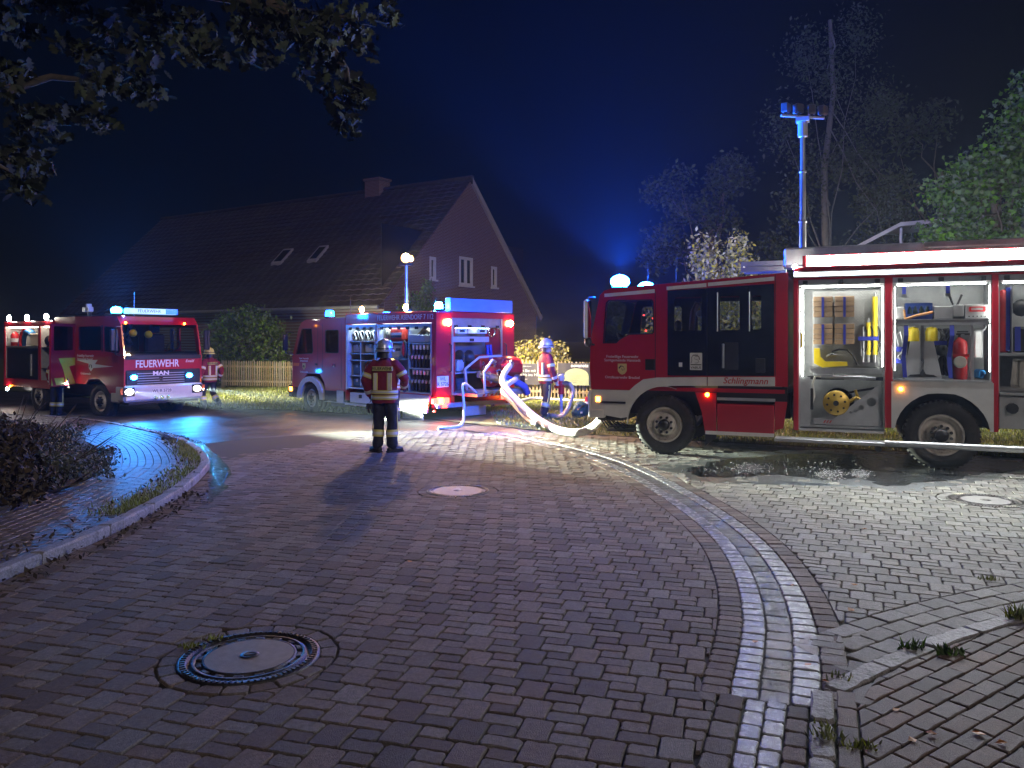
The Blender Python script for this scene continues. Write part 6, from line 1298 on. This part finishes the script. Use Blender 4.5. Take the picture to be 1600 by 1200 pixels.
def ring_band(name, c, a, d, z0, z1, m, parent, yaw=0, slope=None, n=28, t=.006):
    """a stripe sewn round a loft section; a,d = half sizes at bottom and top (pairs allowed)"""
    a=a if hasattr(a,'__len__') else (a,a); d=d if hasattr(d,'__len__') else (d,d); mb=MB(); vs=[]
    for (aa,dd,z) in ((a[0],d[0],z0),(a[1],d[1],z1)):
        for off in (0,t):
            for j in range(n):
                th=2*math.pi*j/n; x=(aa+off)*math.copysign(abs(math.cos(th))**.85,math.cos(th)); y=(dd+off)*math.copysign(abs(math.sin(th))**.85,math.sin(th))
                vs.append((c[0]+x*math.cos(yaw)-y*math.sin(yaw),c[1]+x*math.sin(yaw)+y*math.cos(yaw),z))
    fs=[]
    for j in range(n):
        k=(j+1)%n; fs+=[(n+j,n+k,3*n+k,3*n+j),(j,2*n+j,2*n+k,k),(j,k,n+k,n+j),(2*n+j,3*n+j,3*n+k,2*n+k)]
    mb.add(vs,fs,0,True); return mb.build(name,m,parent)
def cuff(name, p, q, r, m, parent, n=16):
    """stripe round a limb between two points"""
    mb=MB(); mb.cyl(p,q,r if not hasattr(r,'__len__') else r[0],None if not hasattr(r,'__len__') else r[1],n=n,caps=True); return mb.build(name,m,parent)
def hand(e, wr, di, m, side=1, curl=.6, name='glove'):
    """palm, four bent fingers of unequal length, thumb leaving the side"""
    wr=Vector(wr); di=Vector(di).normalized(); nrm=di.cross(Vector((0,1,0))); nrm=nrm.normalized() if nrm.length>.1 else Vector((1,0,0)); sd=di.cross(nrm).normalized()
    s=SK(); s.mb.tube([wr,wr+di*.045,wr+di*.09],[.030,.040,.036],10,flat=.62)
    fo=[]
    for i,(ln,of) in enumerate(((.072,-.030),(.082,-.010),(.078,.010),(.060,.030))):
        b0=wr+di*.088+sd*of; d1=(di+nrm*side*curl*.5).normalized(); d2=(di*(1-curl*.6)+nrm*side*curl).normalized(); p1=b0+d1*ln*.5; p2=p1+d2*ln*.5; s.mb.tube([b0-di*.02,b0,p1,p2],[.011,.0105,.0095,.008],7)
    t0=wr+di*.03-sd*.034; s.mb.tube([t0,t0-sd*.022+di*.03,t0-sd*.02+di*.06+nrm*side*.02],[.014,.012,.009],7)
    return s.build(name,m,e,.005,1)
def helmet(e, c, m, yaw=0, visor=False):
    h=bpy.data.objects.new('helmet',None); COL.objects.link(h); h.parent=e; h.location=c; h.rotation_euler=(0,0,yaw)
    mb=MB(); mb.lathe([(.001,.175),(.05,.170),(.095,.145),(.125,.10),(.138,.05),(.142,.0),(.150,-.012),(.172,-.022),(.174,-.030),(.140,-.022),(.132,.0)],n=28); mb.V=[(x,y*1.14,z) for x,y,z in mb.V]; mb.build('shell',m,h)
    mb=MB(); mb.tube([(0,-.152,.03),(0,-.125,.12),(0,-.05,.178),(0,.05,.178),(0,.125,.12),(0,.152,.03)],.010,6); mb.build('crest_rib',m,h)
    mb=MB(); mb.lathe([(.143,.012),(.146,.012),(.146,.028),(.142,.028)],n=28); mb.V=[(x,y*1.14,z) for x,y,z in mb.V]; mb.build('band',K['black'],h)
    mb=MB(); vs=[]; n=10
    for k in range(n+1):
        t=R(200+140*k/n); vs+=[(.135*math.cos(t),.15*math.sin(t)*1.0,-.02),(.15*math.cos(t),.165*math.sin(t),-.13)]
    mb.add(vs,[(2*k,2*k+1,2*k+3,2*k+2) for k in range(n)],0,True); mb.build('neck_flap',K['black'],h)
    return h
def head(e, c, yaw=0.0):
    """skull with brow, nose, lips, chin and ears; faces +y before yaw"""
    s=SK(); T=Matrix.Translation(c)@Matrix.Rotation(yaw,4,'Z'); s.mb.T=T
    s.mb.ball((0,0,.03),.098,16,0,(.80,1.0,1.12)); s.mb.ball((0,.035,-.055),.062,12,0,(.95,1,1)); s.mb.ball((0,.085,-.085),.026,10)
    s.mb.tube([(0,.092,.02),(0,.112,-.015),(0,.118,-.03)],[.010,.014,.016],8); s.mb.ball((0,.098,-.058),.016,8,0,(1.6,.8,.6)); s.mb.tube([(-.05,.082,.035),(0,.094,.032),(.05,.082,.035)],.012,6)
    for sx in (-1,1): s.mb.ball((sx*.080,-.005,.0),.026,8,0,(.4,.8,1.2)); s.mb.ball((sx*.040,.060,-.03),.034,8)
    s.mb.tube([(0,-.01,-.08),(0,-.02,-.17)],[.058,.062],12)
    return s
def firefighter(name, loc, rz, label, pose, helm='helmsil', gl='glove', text_back=True, scale=1.0, vox=.014):
    """stands at z=0 facing +y; pose gives feet, knees, hips, chest lean, elbows and wrists"""
    e=E(name,loc,rz,label,'firefighter','firefighters at the scene'); e.scale=(scale,)*3; g=pose
    # body (skin) under the clothes, one continuous surface
    hc=Vector(g.get('head',(0,.02,1.64))); s=head(e,hc,g.get('hyaw',0)); s.mb.T=None
    s.rings([((0,0,.92),.15,.10,0),((0,0,1.15),.15,.10,0),((g.get('lean',0),0,1.40),.17,.10,0),((g.get('lean',0),0,1.47),.08,.07,0)])
    for sd in (-1,1):
        S,El,Wr=[Vector(p) for p in g['arm'][sd]]; s.limb([S,El,Wr],[.05,.042,.032]); H,Kn,An=[Vector(p) for p in g['leg'][sd]]; s.limb([H,Kn,An],[.075,.055,.042])
    s.build('body',K['skin'],e,.010,3)
    for sx in (-1,1):
        mb=MB(); T=Matrix.Translation(hc)@Matrix.Rotation(g.get('hyaw',0),4,'Z'); mb.T=T; mb.ball((sx*.034,.083,.008),.012,8); mb.build('eye',K['white'],e); mb=MB(); mb.T=T; mb.ball((sx*.034,.092,.008),.006,6); mb.build('pupil',K['black'],e)
    mb=MB(); mb.T=Matrix.Translation(hc)@Matrix.Rotation(g.get('hyaw',0),4,'Z'); mb.ball((0,-.012,.035),.104,16,0,(.84,1.0,1.1),-.3); mb.build('hair',mat('hair',(.06,.04,.025),.8) if 'hair' not in bpy.data.materials else bpy.data.materials['hair'],e)
    # trousers
    t=SK(); t.rings([((0,0,.80),.165,.125,0),((0,-.005,.95),.175,.13,0),((0,0,1.02),.17,.12,0)])
    for sd in (-1,1):
        H,Kn,An=[Vector(p) for p in g['leg'][sd]]; t.limb([H,H.lerp(Kn,.5)+Vector((sd*.008,-.01,0)),Kn,Kn.lerp(An,.5),An+Vector((0,0,.03))],[.108,.102,.088,.086,.092])
    t.build('trousers',K['navy'],e,vox,3,.030,.10)
    for sd in (-1,1):
        H,Kn,An=[Vector(p) for p in g['leg'][sd]]; a,b_=Kn.lerp(An,.34),Kn.lerp(An,.62); am,bm2=Kn.lerp(An,.43),Kn.lerp(An,.54)
        cuff('leg_stripe',a,b_,.098,K['hiyel'],e); cuff('leg_stripe_silver',am,bm2,.1015,K['hisil'],e)
        side=Vector((sd*.098,0,0)); mb=MB(); o=Vector((.0,.016,0)); pts=[H.lerp(Kn,.35)+side*1.04,Kn+side*.92,Kn.lerp(An,.36)+side*1.0]
        for p_,q_ in zip(pts,pts[1:]): mb.add([p_-o,p_+o,q_+o,q_-o,p_-o+Vector((sd*.008,0,0)),p_+o+Vector((sd*.008,0,0)),q_+o+Vector((sd*.008,0,0)),q_-o+Vector((sd*.008,0,0))],[(0,1,2,3),(4,5,6,7),(0,4,7,3),(1,5,6,2)])
        mb.build('side_stripe',K['hiyel'],e)
        # boot
        bt=SK(); A=An; ya=g.get('toe',{}).get(sd,0); f=Vector((-math.sin(ya),math.cos(ya),0)); bt.limb([A+Vector((0,0,.10)),A+Vector((0,0,-.02))],[.068,.062]); bt.limb([Vector((A.x,A.y,.045))-f*.05,Vector((A.x,A.y,.050))+f*.06,Vector((A.x,A.y,.042))+f*.16],[.046,.052,.042]); bt.build('boot',K['boot'],e,.010,2)
        mb=MB(); c=Vector((A.x,A.y,0)); lf=Vector((f.y,-f.x,0)); out=[]
        for u,v in ((-.10,.03),(-.085,.045),(.0,.048),(.08,.054),(.16,.05),(.205,.02),(.205,-.02),(.16,-.05),(.08,-.054),(0,-.048),(-.085,-.045),(-.10,-.03)): out.append(c+f*u+lf*v)
        mb.prism([(p.x,p.y) for p in out],.0,.026,'z'); mb.build('sole',K['black'],e)
    # jacket
    ln=g.get('lean',0); j=SK(); j.rings([((0,0,.80),.205,.150,0),((0,0,.90),.205,.152,0),((ln*.4,.0,1.10),.205,.150,0),((ln*.8,0,1.28),.222,.150,0),((ln,-.005,1.40),.205,.13,0),((ln,-.005,1.47),.14,.105,0),((ln,0,1.54),.085,.085,0)])
    for sd in (-1,1):
        S,El,Wr=[Vector(p) for p in g['arm'][sd]]; j.limb([S+Vector((-sd*.04,0,0)),S.lerp(El,.4),El,El.lerp(Wr,.5),El.lerp(Wr,.94)],[.094,.090,.078,.070,.064])
    j.build('jacket',K['maroon'],e,vox,3,.028,.12)
    for z0,z1,m_ in ((.865,.885,'hiyel'),(.885,.915,'hisil'),(.915,.935,'hiyel'),(.955,.975,'hiyel'),(.975,1.005,'hisil'),(1.005,1.02,'hiyel')): ring_band('hem_stripe' if m_=='hiyel' else 'hem_stripe_silver',(0,0,0),.214,.160,z0,z1,K[m_],e)
    for sd in (-1,1):
        S,El,Wr=[Vector(p) for p in g['arm'][sd]]
        for a,b_ in ((.52,.78),): cuff('sleeve_stripe',S.lerp(El,a),S.lerp(El,b_),(.094,.090),K['hiyel'],e); cuff('sleeve_stripe_silver',S.lerp(El,a+.07),S.lerp(El,b_-.07),(.0965,.0935),K['hisil'],e)
        cuff('cuff_stripe',El.lerp(Wr,.58),El.lerp(Wr,.80),(.075,.072),K['hisil'],e)
        for sy in (-1,1):                                # two upright stripes front and back
            for w_,m_,o in ((.036,'hiyel',.004),(.022,'hisil',.008)):
                mb=MB(); x=sd*.115; y=sy*(.160+o); mb.add([(x-w_,sy*(.153+o),1.02),(x+w_,sy*(.153+o),1.02),(x+w_+ln*.6,sy*(.150+o),1.30),(x-w_+ln*.6,sy*(.150+o),1.30),(x-w_,sy*.12,1.02),(x+w_,sy*.12,1.02),(x+w_+ln*.6,sy*.11,1.30),(x-w_+ln*.6,sy*.11,1.30)],[(0,1,2,3),(0,4,5,1),(1,5,6,2),(2,6,7,3),(3,7,4,0)]); mb.build('upright_stripe',K[m_],e)
        hand(e,El.lerp(Wr,.94),(Wr-El),K[gl],sd)
    if text_back:
        b('back_panel',(-.165+ln,-.172,1.335),(.165+ln,-.10,1.405),K['hiyel'],e,.004); text('FEUERWEHR',e,(ln,-.1745,1.370),.072,K['black'],align='CENTER',sx=.82,bold=.0015)
    helmet(e,hc+Vector((0,-.012,.045)),K[helm],g.get('hyaw',0))
    return e
def std(armL=None, armR=None, legL=None, legR=None, **k):
    d={'arm':{-1:armL or [(-.20,0,1.42),(-.30,-.02,1.14),(-.31,.06,.90)],1:armR or [(.20,0,1.42),(.30,-.02,1.14),(.31,.06,.90)]},
       'leg':{-1:legL or [(-.10,0,.92),(-.12,.01,.50),(-.13,-.02,.10)],1:legR or [(.10,0,.92),(.12,.01,.50),(.13,-.02,.10)]}}
    d.update(k); return d
f1=gp(601,706)
firefighter('firefighter',(f1.x,f1.y,0),R(-6),'firefighter seen from behind in maroon jacket and silver helmet on the paving',
  std(armL=[(-.21,0,1.42),(-.31,-.05,1.16),(-.27,.08,.93)],armR=[(.21,0,1.42),(.33,.0,1.20),(.27,.22,1.06)],legL=[(-.09,0,.92),(-.10,.02,.50),(-.11,-.03,.10)],legR=[(.10,0,.92),(.115,.02,.50),(.13,-.01,.10)],lean=.0,head=(.0,.01,1.63),toe={-1:R(52),1:R(-48)}),gl='gloved')
e=E('belt_gloves',(f1.x-.235,f1.y-.06,.60),R(-6),'dark work gloves hanging at the hip of the firefighter seen from behind','gloves')
for dx in (-.025,.03): hand(e,(dx,0,.20),(.05*dx,0,-1),K['gloved'],1,.3,'glove')
mb=MB(); mb.tube([(0,0,.21),(.05,.03,.28),(.07,.06,.33)],.008,6); mb.build('snap_link',K['steel'],e)
f2=gpz(856,655); f2=gp(853,652)
firefighter('firefighter',(f2.x,f2.y,gz(f2.x,f2.y)),R(-68),'firefighter in profile with white helmet beside the white hose and banners',
  std(armL=[(-.20,0,1.42),(-.27,.02,1.14),(-.24,.14,.90)],armR=[(.20,0,1.42),(.26,.03,1.13),(.24,.14,.88)],legL=[(-.10,0,.92),(-.11,.06,.50),(-.12,.02,.10)],legR=[(.10,0,.92),(.11,-.02,.50),(.12,-.12,.10)],head=(0,.03,1.64),hyaw=R(-4)),vox=.018,text_back=False)
f3=T2@Vector((3.80,-.55,0))
firefighter('firefighter',(f3.x,f3.y,gz(f3.x,f3.y)),R(46),'firefighter with yellow helmet half hidden at the middle engine locker',
  std(head=(.0,.05,1.42),armR=[(.20,0,1.42),(.28,.18,1.25),(.22,.40,1.15)]),'helmyel',vox=.02,text_back=False,scale=.88)
f4=gpz(328,639)
firefighter('firefighter',(f4.x,f4.y,gz(f4.x,f4.y)),R(58),'firefighter with yellow helmet walking past the headlight of the left engine',
  std(legL=[(-.10,0,.92),(-.11,.20,.52),(-.12,.12,.10)],legR=[(.10,0,.92),(.11,.02,.50),(.12,-.26,.14)],armR=[(.20,0,1.42),(.30,-.16,1.18),(.32,-.04,.95)],head=(0,.05,1.63)),'helmyel',vox=.02)
f5=T3@Vector((-1.40,-.40,0))
firefighter('firefighter',(f5.x,f5.y,gz(f5.x,f5.y)),R(-20),'firefighter whose legs show below the opened crew door of the left engine',
  std(head=(0,.03,1.60)),vox=.02,text_back=False,scale=.98)
# ================================================================== HOSES, SMALL THINGS, WATER, PLANTS BY THE ROAD
def smooth(pts,n=8):
    P=[Vector(p) for p in pts]; out=[]
    for i in range(len(P)-1):
        p0=P[i-1] if i else P[0]*2-P[1]; p1=P[i]; p2=P[i+1]; p3=P[i+2] if i+2<len(P) else P[-1]*2-P[-2]
        for k in range(n): t=k/n; out.append(.5*((2*p1)+(p2-p0)*t+(2*p0-5*p1+4*p2-p3)*t*t+(3*p1-p0-3*p2+p3)*t**3))
    return out+[P[-1]]
hw=mat('canvas_hose',(.66,.62,.58),.7,var=.12,vs=10,bump=.5,bs=160)
def hose(label,pts,r,name='fire_hose',m=None,ends=True,flat=1.0):
    pts=smooth(pts); o=E(name,(pts[0].x,pts[0].y,0),0,label,'fire hose','hoses laid from the pump'); q=[p-Vector((pts[0].x,pts[0].y,0)) for p in pts]
    mb=MB(); mb.tube(q,r,14,flat=flat); mb.build('hose',m or hw,o)
    if ends:
        for a,c_ in ((q[0],q[1]),(q[-1],q[-2])):
            mb=MB(); d=(c_-a).normalized(); mb.cyl(a-d*.07,a+d*.10,r*1.12,n=16); mb.cyl(a-d*.02,a+d*.03,r*1.32,n=16); mb.build('coupling',K['steel'],o)
    return o
ps=T2@Vector((5.22,1.52,1.30)); pf=T1@Vector((-1.18,.62,.52))
hose('thick pale suction hose sweeping from the pump over the grass to the near engine',[ps,at(785,596,18.1),at(812,630,17.5),at(838,653,16.9),gp(868,670,.09),gp(902,676,.09),at(926,667,14.9),pf],.074)
hose('shorter pale hose dropping from the pump beside the thick suction hose',[T2@Vector((5.20,1.75,1.0)),at(786,610,18.3),at(806,634,17.9),at(826,655,17.4),gp(842,663,.07)],.065)
hose('thin pale drain hose curving from the rear deck to the road',[T2@Vector((4.95,.80,.70)),at(724,600,17.7),at(725,636,17.6),gpz(722,662,.05),gpz(706,668,.03),gpz(690,669,.03)],.030)
hose('flat white hose lying on the grass in front of the bannered fence',[at(770,632,20.5),gp(800,627,.05)+Vector((0,-.6,0)),gp(835,622,.05),gp(880,625,.05),gp(925,626,.05)],.045)
sp=gp(877,652); 
hose('yellowish hose bending down from the red standpipe',[sp+Vector((.10,-.05,.80)),sp+Vector((.20,-.1,.78)),sp+Vector((.26,-.15,.60)),sp+Vector((.14,-.3,.25)),sp+Vector((-.02,-.35,.06)),sp+Vector((-.3,-.1,.05))],.052,m=mat('yellow_canvas',(.60,.50,.32),.7,var=.12))
e=E('standpipe',sp,0,'red hydrant standpipe with pale cap beside the firefighter in profile','standpipe')
m=MB(); m.cyl((0,0,0),(0,0,.62),.035,n=12); m.cyl((0,0,0),(0,0,.05),.08,n=14); m.build('riser',mat('white_pipe',(.6,.6,.62),.4),e); m=MB(); m.cyl((0,0,.55),(0,0,.86),.07,n=14); m.cyl((-.16,0,.72),(.12,-.05,.78),.05,n=12); m.build('head',K['redmatt'],e); m=MB(); m.ball((0,0,.93),.09,12,0,(1,1,1.1)); m.build('cap',mat('cap_pale',(.55,.5,.38),.6),e); m=MB(); m.cyl((-.10,0,1.02),(.10,0,1.02),.012,n=8); m.cyl((0,0,.95),(0,0,1.02),.012,n=8); m.build('handwheel',K['steel'],e)
bg_=gp(908,652); e=E('duffel_bag',(bg_.x,bg_.y,.01),R(20),'round teal duffel bag lying on the grass by the near engine bumper','bag')
s=SK(); s.mb.ball((0,0,.18),.20,14,0,(1.0,.8,.95)); s.mb.ball((.08,.02,.16),.17,12,0,(1,.9,.9)); s.mb.ball((-.10,0,.12),.14,12); s.build('bag',mat('teal_fabric',(.01,.085,.12),.65,var=.2,bump=.3),e,.02,4,.05,.12); m=MB(); m.tube([(-.15,-.14,.18),(-.05,-.19,.28),(.08,-.19,.30),(.17,-.14,.2)],.015,6); m.build('handle',K['black'],e); b('tag',(-.10,-.185,.10),(-.05,-.175,.14),K['white'],e)
cn=gp(917,647); e=E('traffic_cone',(cn.x,cn.y,.01),0,'red and white striped traffic cone beside the teal bag','cone'); b('base',(-.16,-.16,0),(.16,.16,.03),K['redmatt'],e,.01)
for z0,z1,mm_ in ((.03,.18,K['redmatt']),(.18,.30,K['white']),(.30,.42,K['redmatt'])): 
    m=MB(); f=lambda z:.12-.2*z; m.lathe([(f(z0),z0),(f(z1),z1)],n=16); m.build('cone_band',mm_,e)
# --- standing water and the wet run in the gutters
def wavy(poly,n=5,a=.10,seed=0,keep=()):
    rr=random.Random(seed); out=[]
    for i in range(len(poly)):
        p,q=Vector(poly[i]).to_2d(),Vector(poly[(i+1)%len(poly)]).to_2d()
        for k in range(n): out.append(tuple(p.lerp(q,k/n)+Vector((rr.uniform(-a,a),rr.uniform(-a,a)))*(.4 if k==0 else 1)))
    return out
def pool(name,poly,z,m): o=sheet(name,poly,z,m); return o
film=water_mat('wet_film',.25,120.0,(.72,.72,.72)); [setattr(n.inputs['Roughness'],'default_value',.28) for n in film.node_tree.nodes if n.type=='BSDF_GLOSSY']
pool('puddle',wavy([gp(x,y) for x,y in ((1030,732),(1120,708),(1250,704),(1400,705),(1560,712),(1600,716),(1600,741),(1530,752),(1440,764),(1380,768),(1340,757),(1290,758),(1215,752),(1140,756),(1080,752))],6,.12,8),.0018,film)
pool('puddle',wavy([gp(x,y) for x,y in ((1068,734),(1140,716),(1250,709),(1400,710),(1545,716),(1600,724),(1600,732),(1530,742),(1440,755),(1385,760),(1345,748),(1290,750),(1215,742),(1140,746),(1090,745))],5,.07,3),.0035,K['puddle'])
pool('puddle',wavy([gpz(x,y) for x,y in ((240,683),(318,700),(352,722),(362,742),(346,770),(322,790),(316,778),(330,752),(327,730),(300,712))],4,.05,5),.004,water_mat('gutter_water',1.0,22.0,(.8,.8,.8)))
drop=mat('water_drop',(.05,.05,.055),.05,var=.1,rvar=.03,spec=1.0)
rd=random.Random(2); mb=MB()  # domed drops added so the wet paving glints under the light bar
for (x,y,w_,h_,n_) in ((1172,733,26,8,520),(1298,742,24,9,460),(1345,741,18,7,280),(1230,728,120,14,110),(1120,735,50,6,60)):
    for _ in range(n_):
        a=rd.gauss(0,.45); c_=rd.gauss(0,.45); q_=gp(x+a*w_,y+c_*h_); mb.ball((q_.x,q_.y,.003),rd.uniform(.008,.022),8,0,(1,1,.8),0.0)
o=mb.build('glint_drops',drop); tag(o,'drops added as glints on the wet paving beside the near engine','water drops',kind='stuff')
# --- fallen leaves, weeds, litter along the kerb
lf=mat('autumn_leaf',(.42,.16,.035),.6,var=.3,vs=20)
for i,(x,y,lb) in enumerate(((1238,917,'orange leaf on the gutter stones beside the sweeping channel'),(1335,916,'orange leaf on the grey paving between gutter curve and granite edging'),(1262,1042,'orange leaf on the last gutter stones before the granite corner'),(1290,1068,'orange leaf lying at the meeting of the two granite edgings'),(1425,1160,'orange leaf among the bricks, lowest of the near pair'),(1455,1150,'orange leaf among the bricks, upper of the near pair'),(1565,1165,'orange leaf on the bricks by the lower frame corner'),(1350,828,'pale orange leaf on the grey paving below the glint drops'),(1400,1112,'orange leaf on the bricks nearest the granite corner'),(1330,955,'tiny leaf at the edge of the stretcher courses'),(640,880,'lone orange leaf in the middle of the road paving'),(1180,1005,'orange leaf on the outer gutter course near the channel'),(1530,1150,'orange leaf on the bricks between the others and the frame edge'))):
    p=gp(x,y); mb=MB(); a=random.uniform(0,6.3); s_=random.uniform(.015,.027)
    for k in range(1): mb.add([(s_*math.cos(t+a)*r_,s_*math.sin(t+a)*r_,.004+.012*random.random()) for t,r_ in ((0,1.2),(.7,.6),(1.4,1.0),(2.2,.5),(3.1,1.1),(4.0,.5),(4.8,.9),(5.6,.55))],[(0,1,2),(0,2,4),(2,3,4),(0,4,6),(4,5,6),(6,7,0)])
    o=mb.build('fallen_leaf',lf,None,(p.x,p.y,.005)); tag(o,lb,'leaf','leaves scattered over the paving')
rr=np.random.RandomState(9); C=[]
for i in range(900):
    k=rr.randint(40,len(KER)//2); o_=KER[k]+Vector((rr.uniform(.02,.30)**1.0,rr.uniform(-.05,.05)))
    if 9.6<o_.y<14.5: continue
    C.append((o_.x,o_.y,.012+gz(o_.x,o_.y)+rr.uniform(0,.015)))
for i in range(260):
    k=rr.randint(40,len(KER)//3); o_=KER[k]+Vector((-rr.uniform(.13,.6)**1.3,0)); C.append((o_.x,o_.y,.08+gz(o_.x,o_.y)))
o=link('leaf_litter',leaf_mesh('leaf_litter',C,.055,K['leaf_dry'],up=1.5)); tag(o,'dark leaf litter strewn along the raised kerb','leaves',kind='stuff')
def tuft(x,y,h,n,label,m=None,w=.006):
    p=gp(x,y); e=E('weed',(p.x,p.y,0),0,label,'weed','weeds between the stones'); q=[(random.gauss(0,.035),random.gauss(0,.02),.0) for _ in range(n)]
    link('leaves',blades('leaves',q,h,m or K['grass'],w),e)
tuft(1480,1022,.05,60,'bright dandelion-like weed on the granite edging',K['leaf_maple'],.012); tuft(1425,1015,.05,40,'small weed growing against the granite edging beside the larger one',K['leaf_maple'],.009); tuft(1592,968,.09,90,'grass tuft on the granite edging by the frame edge'); tuft(1288,1155,.05,40,'tiny tuft beside the lowest granite stone'); tuft(1290,1140,.04,25,'sparse blades between granite stone and bricks'); tuft(1345,1170,.03,60,'flat tuft among the bricks at the lower edge'); tuft(1315,1062,.03,30,'thin tuft at the corner of the two granite edgings'); tuft(335,1000,.03,40,'short weed at the rim of the large manhole'); tuft(300,1012,.03,40,'moss tuft left of the large manhole rim'); tuft(1545,905,.03,30,'thin grass blades in the grey paving joints')
q=[]
for i in range(4200):
    k=rr.randint(int(4.5/.05),int(11.5/.05)); c_=KER[k]; o_=abs(rr.normal(0,.16))+.14
    if rr.uniform()<.5+.5*math.sin(k*.11)*math.sin(k*.037+1): q.append((c_.x-o_,c_.y+rr.uniform(-.05,.05),.066+gz(c_.x,c_.y)))
o=link('grass',blades('grass',q,.05,K['grass'],.006)); tag(o,'ragged grass growing along the back of the raised kerb','grass',kind='stuff')
# --- planting bed
def shrub(x,y,hgt,rad,n,m,label,seed,size=.07):
    p=gp(x,y,.06); e=E('bed_shrub',(p.x,p.y,.06+gz(p.x,p.y)),0,label,'shrub','shrubs in the planting bed'); mb=MB(); r_=random.Random(seed)
    cl=[((r_.uniform(-1,1)*rad*.7,r_.uniform(-1,1)*rad*.6,hgt*r_.uniform(.25,.9)),(rad*.38,rad*.35,hgt*.22)) for _ in range(9)]
    for c_,_ in cl: mb.tube([(c_[0]*.2,c_[1]*.2,0),(c_[0]*.7,c_[1]*.7,c_[2]*.6),c_],[.012,.008,.004],5)
    for _ in range(5): a=r_.uniform(0,6.3); mb.tube([(0,0,.1),(.3*rad*math.cos(a),.3*rad*math.sin(a),hgt*.7),(rad*1.1*math.cos(a),rad*1.1*math.sin(a),hgt*r_.uniform(1,1.5))],[.008,.006,.003],5)
    mb.build('stems',K['bark'],e); link('foliage',leaf_mesh('foliage',clump_pts(cl,n,.2),size,m),e)
K['leaf_grey']=mat('grey_leaf',(.10,.115,.085),.6,var=.25,vs=3,rand=.4)
shrub(25,790,.75,.55,1400,K['leaf_dry'],'withered brown-leaved shrub nearest the camera in the bed',1,.085); shrub(95,760,.45,.55,1500,K['leaf_grey'],'low grey-green shrub spilling towards the footway',2,.05); shrub(20,735,.80,.6,1500,K['leaf_dry'],'taller withered shrub at the frame edge of the bed',3,.08); shrub(125,735,.35,.45,1200,K['leaf_grey'],'small dense shrub at the tip of the bed by the footway',4,.045); shrub(70,710,.55,.6,1600,K['leaf_grey'],'grey-green shrub in the middle of the bed',5,.05); shrub(15,690,.6,.7,1500,K['leaf_grey'],'far grey shrub in front of the left engine',6,.05); shrub(110,695,.30,.5,1100,K['leaf_grey'],'low far shrub along the bed edge towards the left engine',7,.045)
bp_=[(-5.58,7.2),(-5.55,8.55),(-5.42,9.4),(-5.82,11.3),(-6.5,12.5),(-8.3,15.0),(-10,16.8),(-12,16.5),(-9.5,11.5),(-8,7.2)]
o=link('ground_cover',leaf_mesh('ground_cover',[(x,y,.09+gz(x,y)+abs(np.random.normal(0,.04))) for x,y,_ in scatter(bp_,9000,0,4)],.05,K['leaf_grey'],up=.8)); tag(o,'low ground cover between the shrubs of the bed','ground cover',kind='stuff')
# ================================================================== NIGHT AIR
hz=MB(); hz.box((-430,-75,-2.4),(430,920,21)); hm=bpy.data.materials.new('night_air'); hm.use_nodes=True; nt=hm.node_tree
for n in list(nt.nodes): nt.nodes.remove(n)
ho=nt.nodes.new('ShaderNodeOutputMaterial'); pv=nt.nodes.new('ShaderNodeVolumePrincipled'); pv.inputs['Color'].default_value=(.62,.76,1.0,1); pv.inputs['Density'].default_value=.0008; pv.inputs['Anisotropy'].default_value=.5
nt.links.new(pv.outputs[0],ho.inputs['Volume'])
haze=hz.build('haze',hm); haze["kind"]="stuff"; haze["label"]="thin damp night air glowing round the lamps"; haze["category"]="haze"
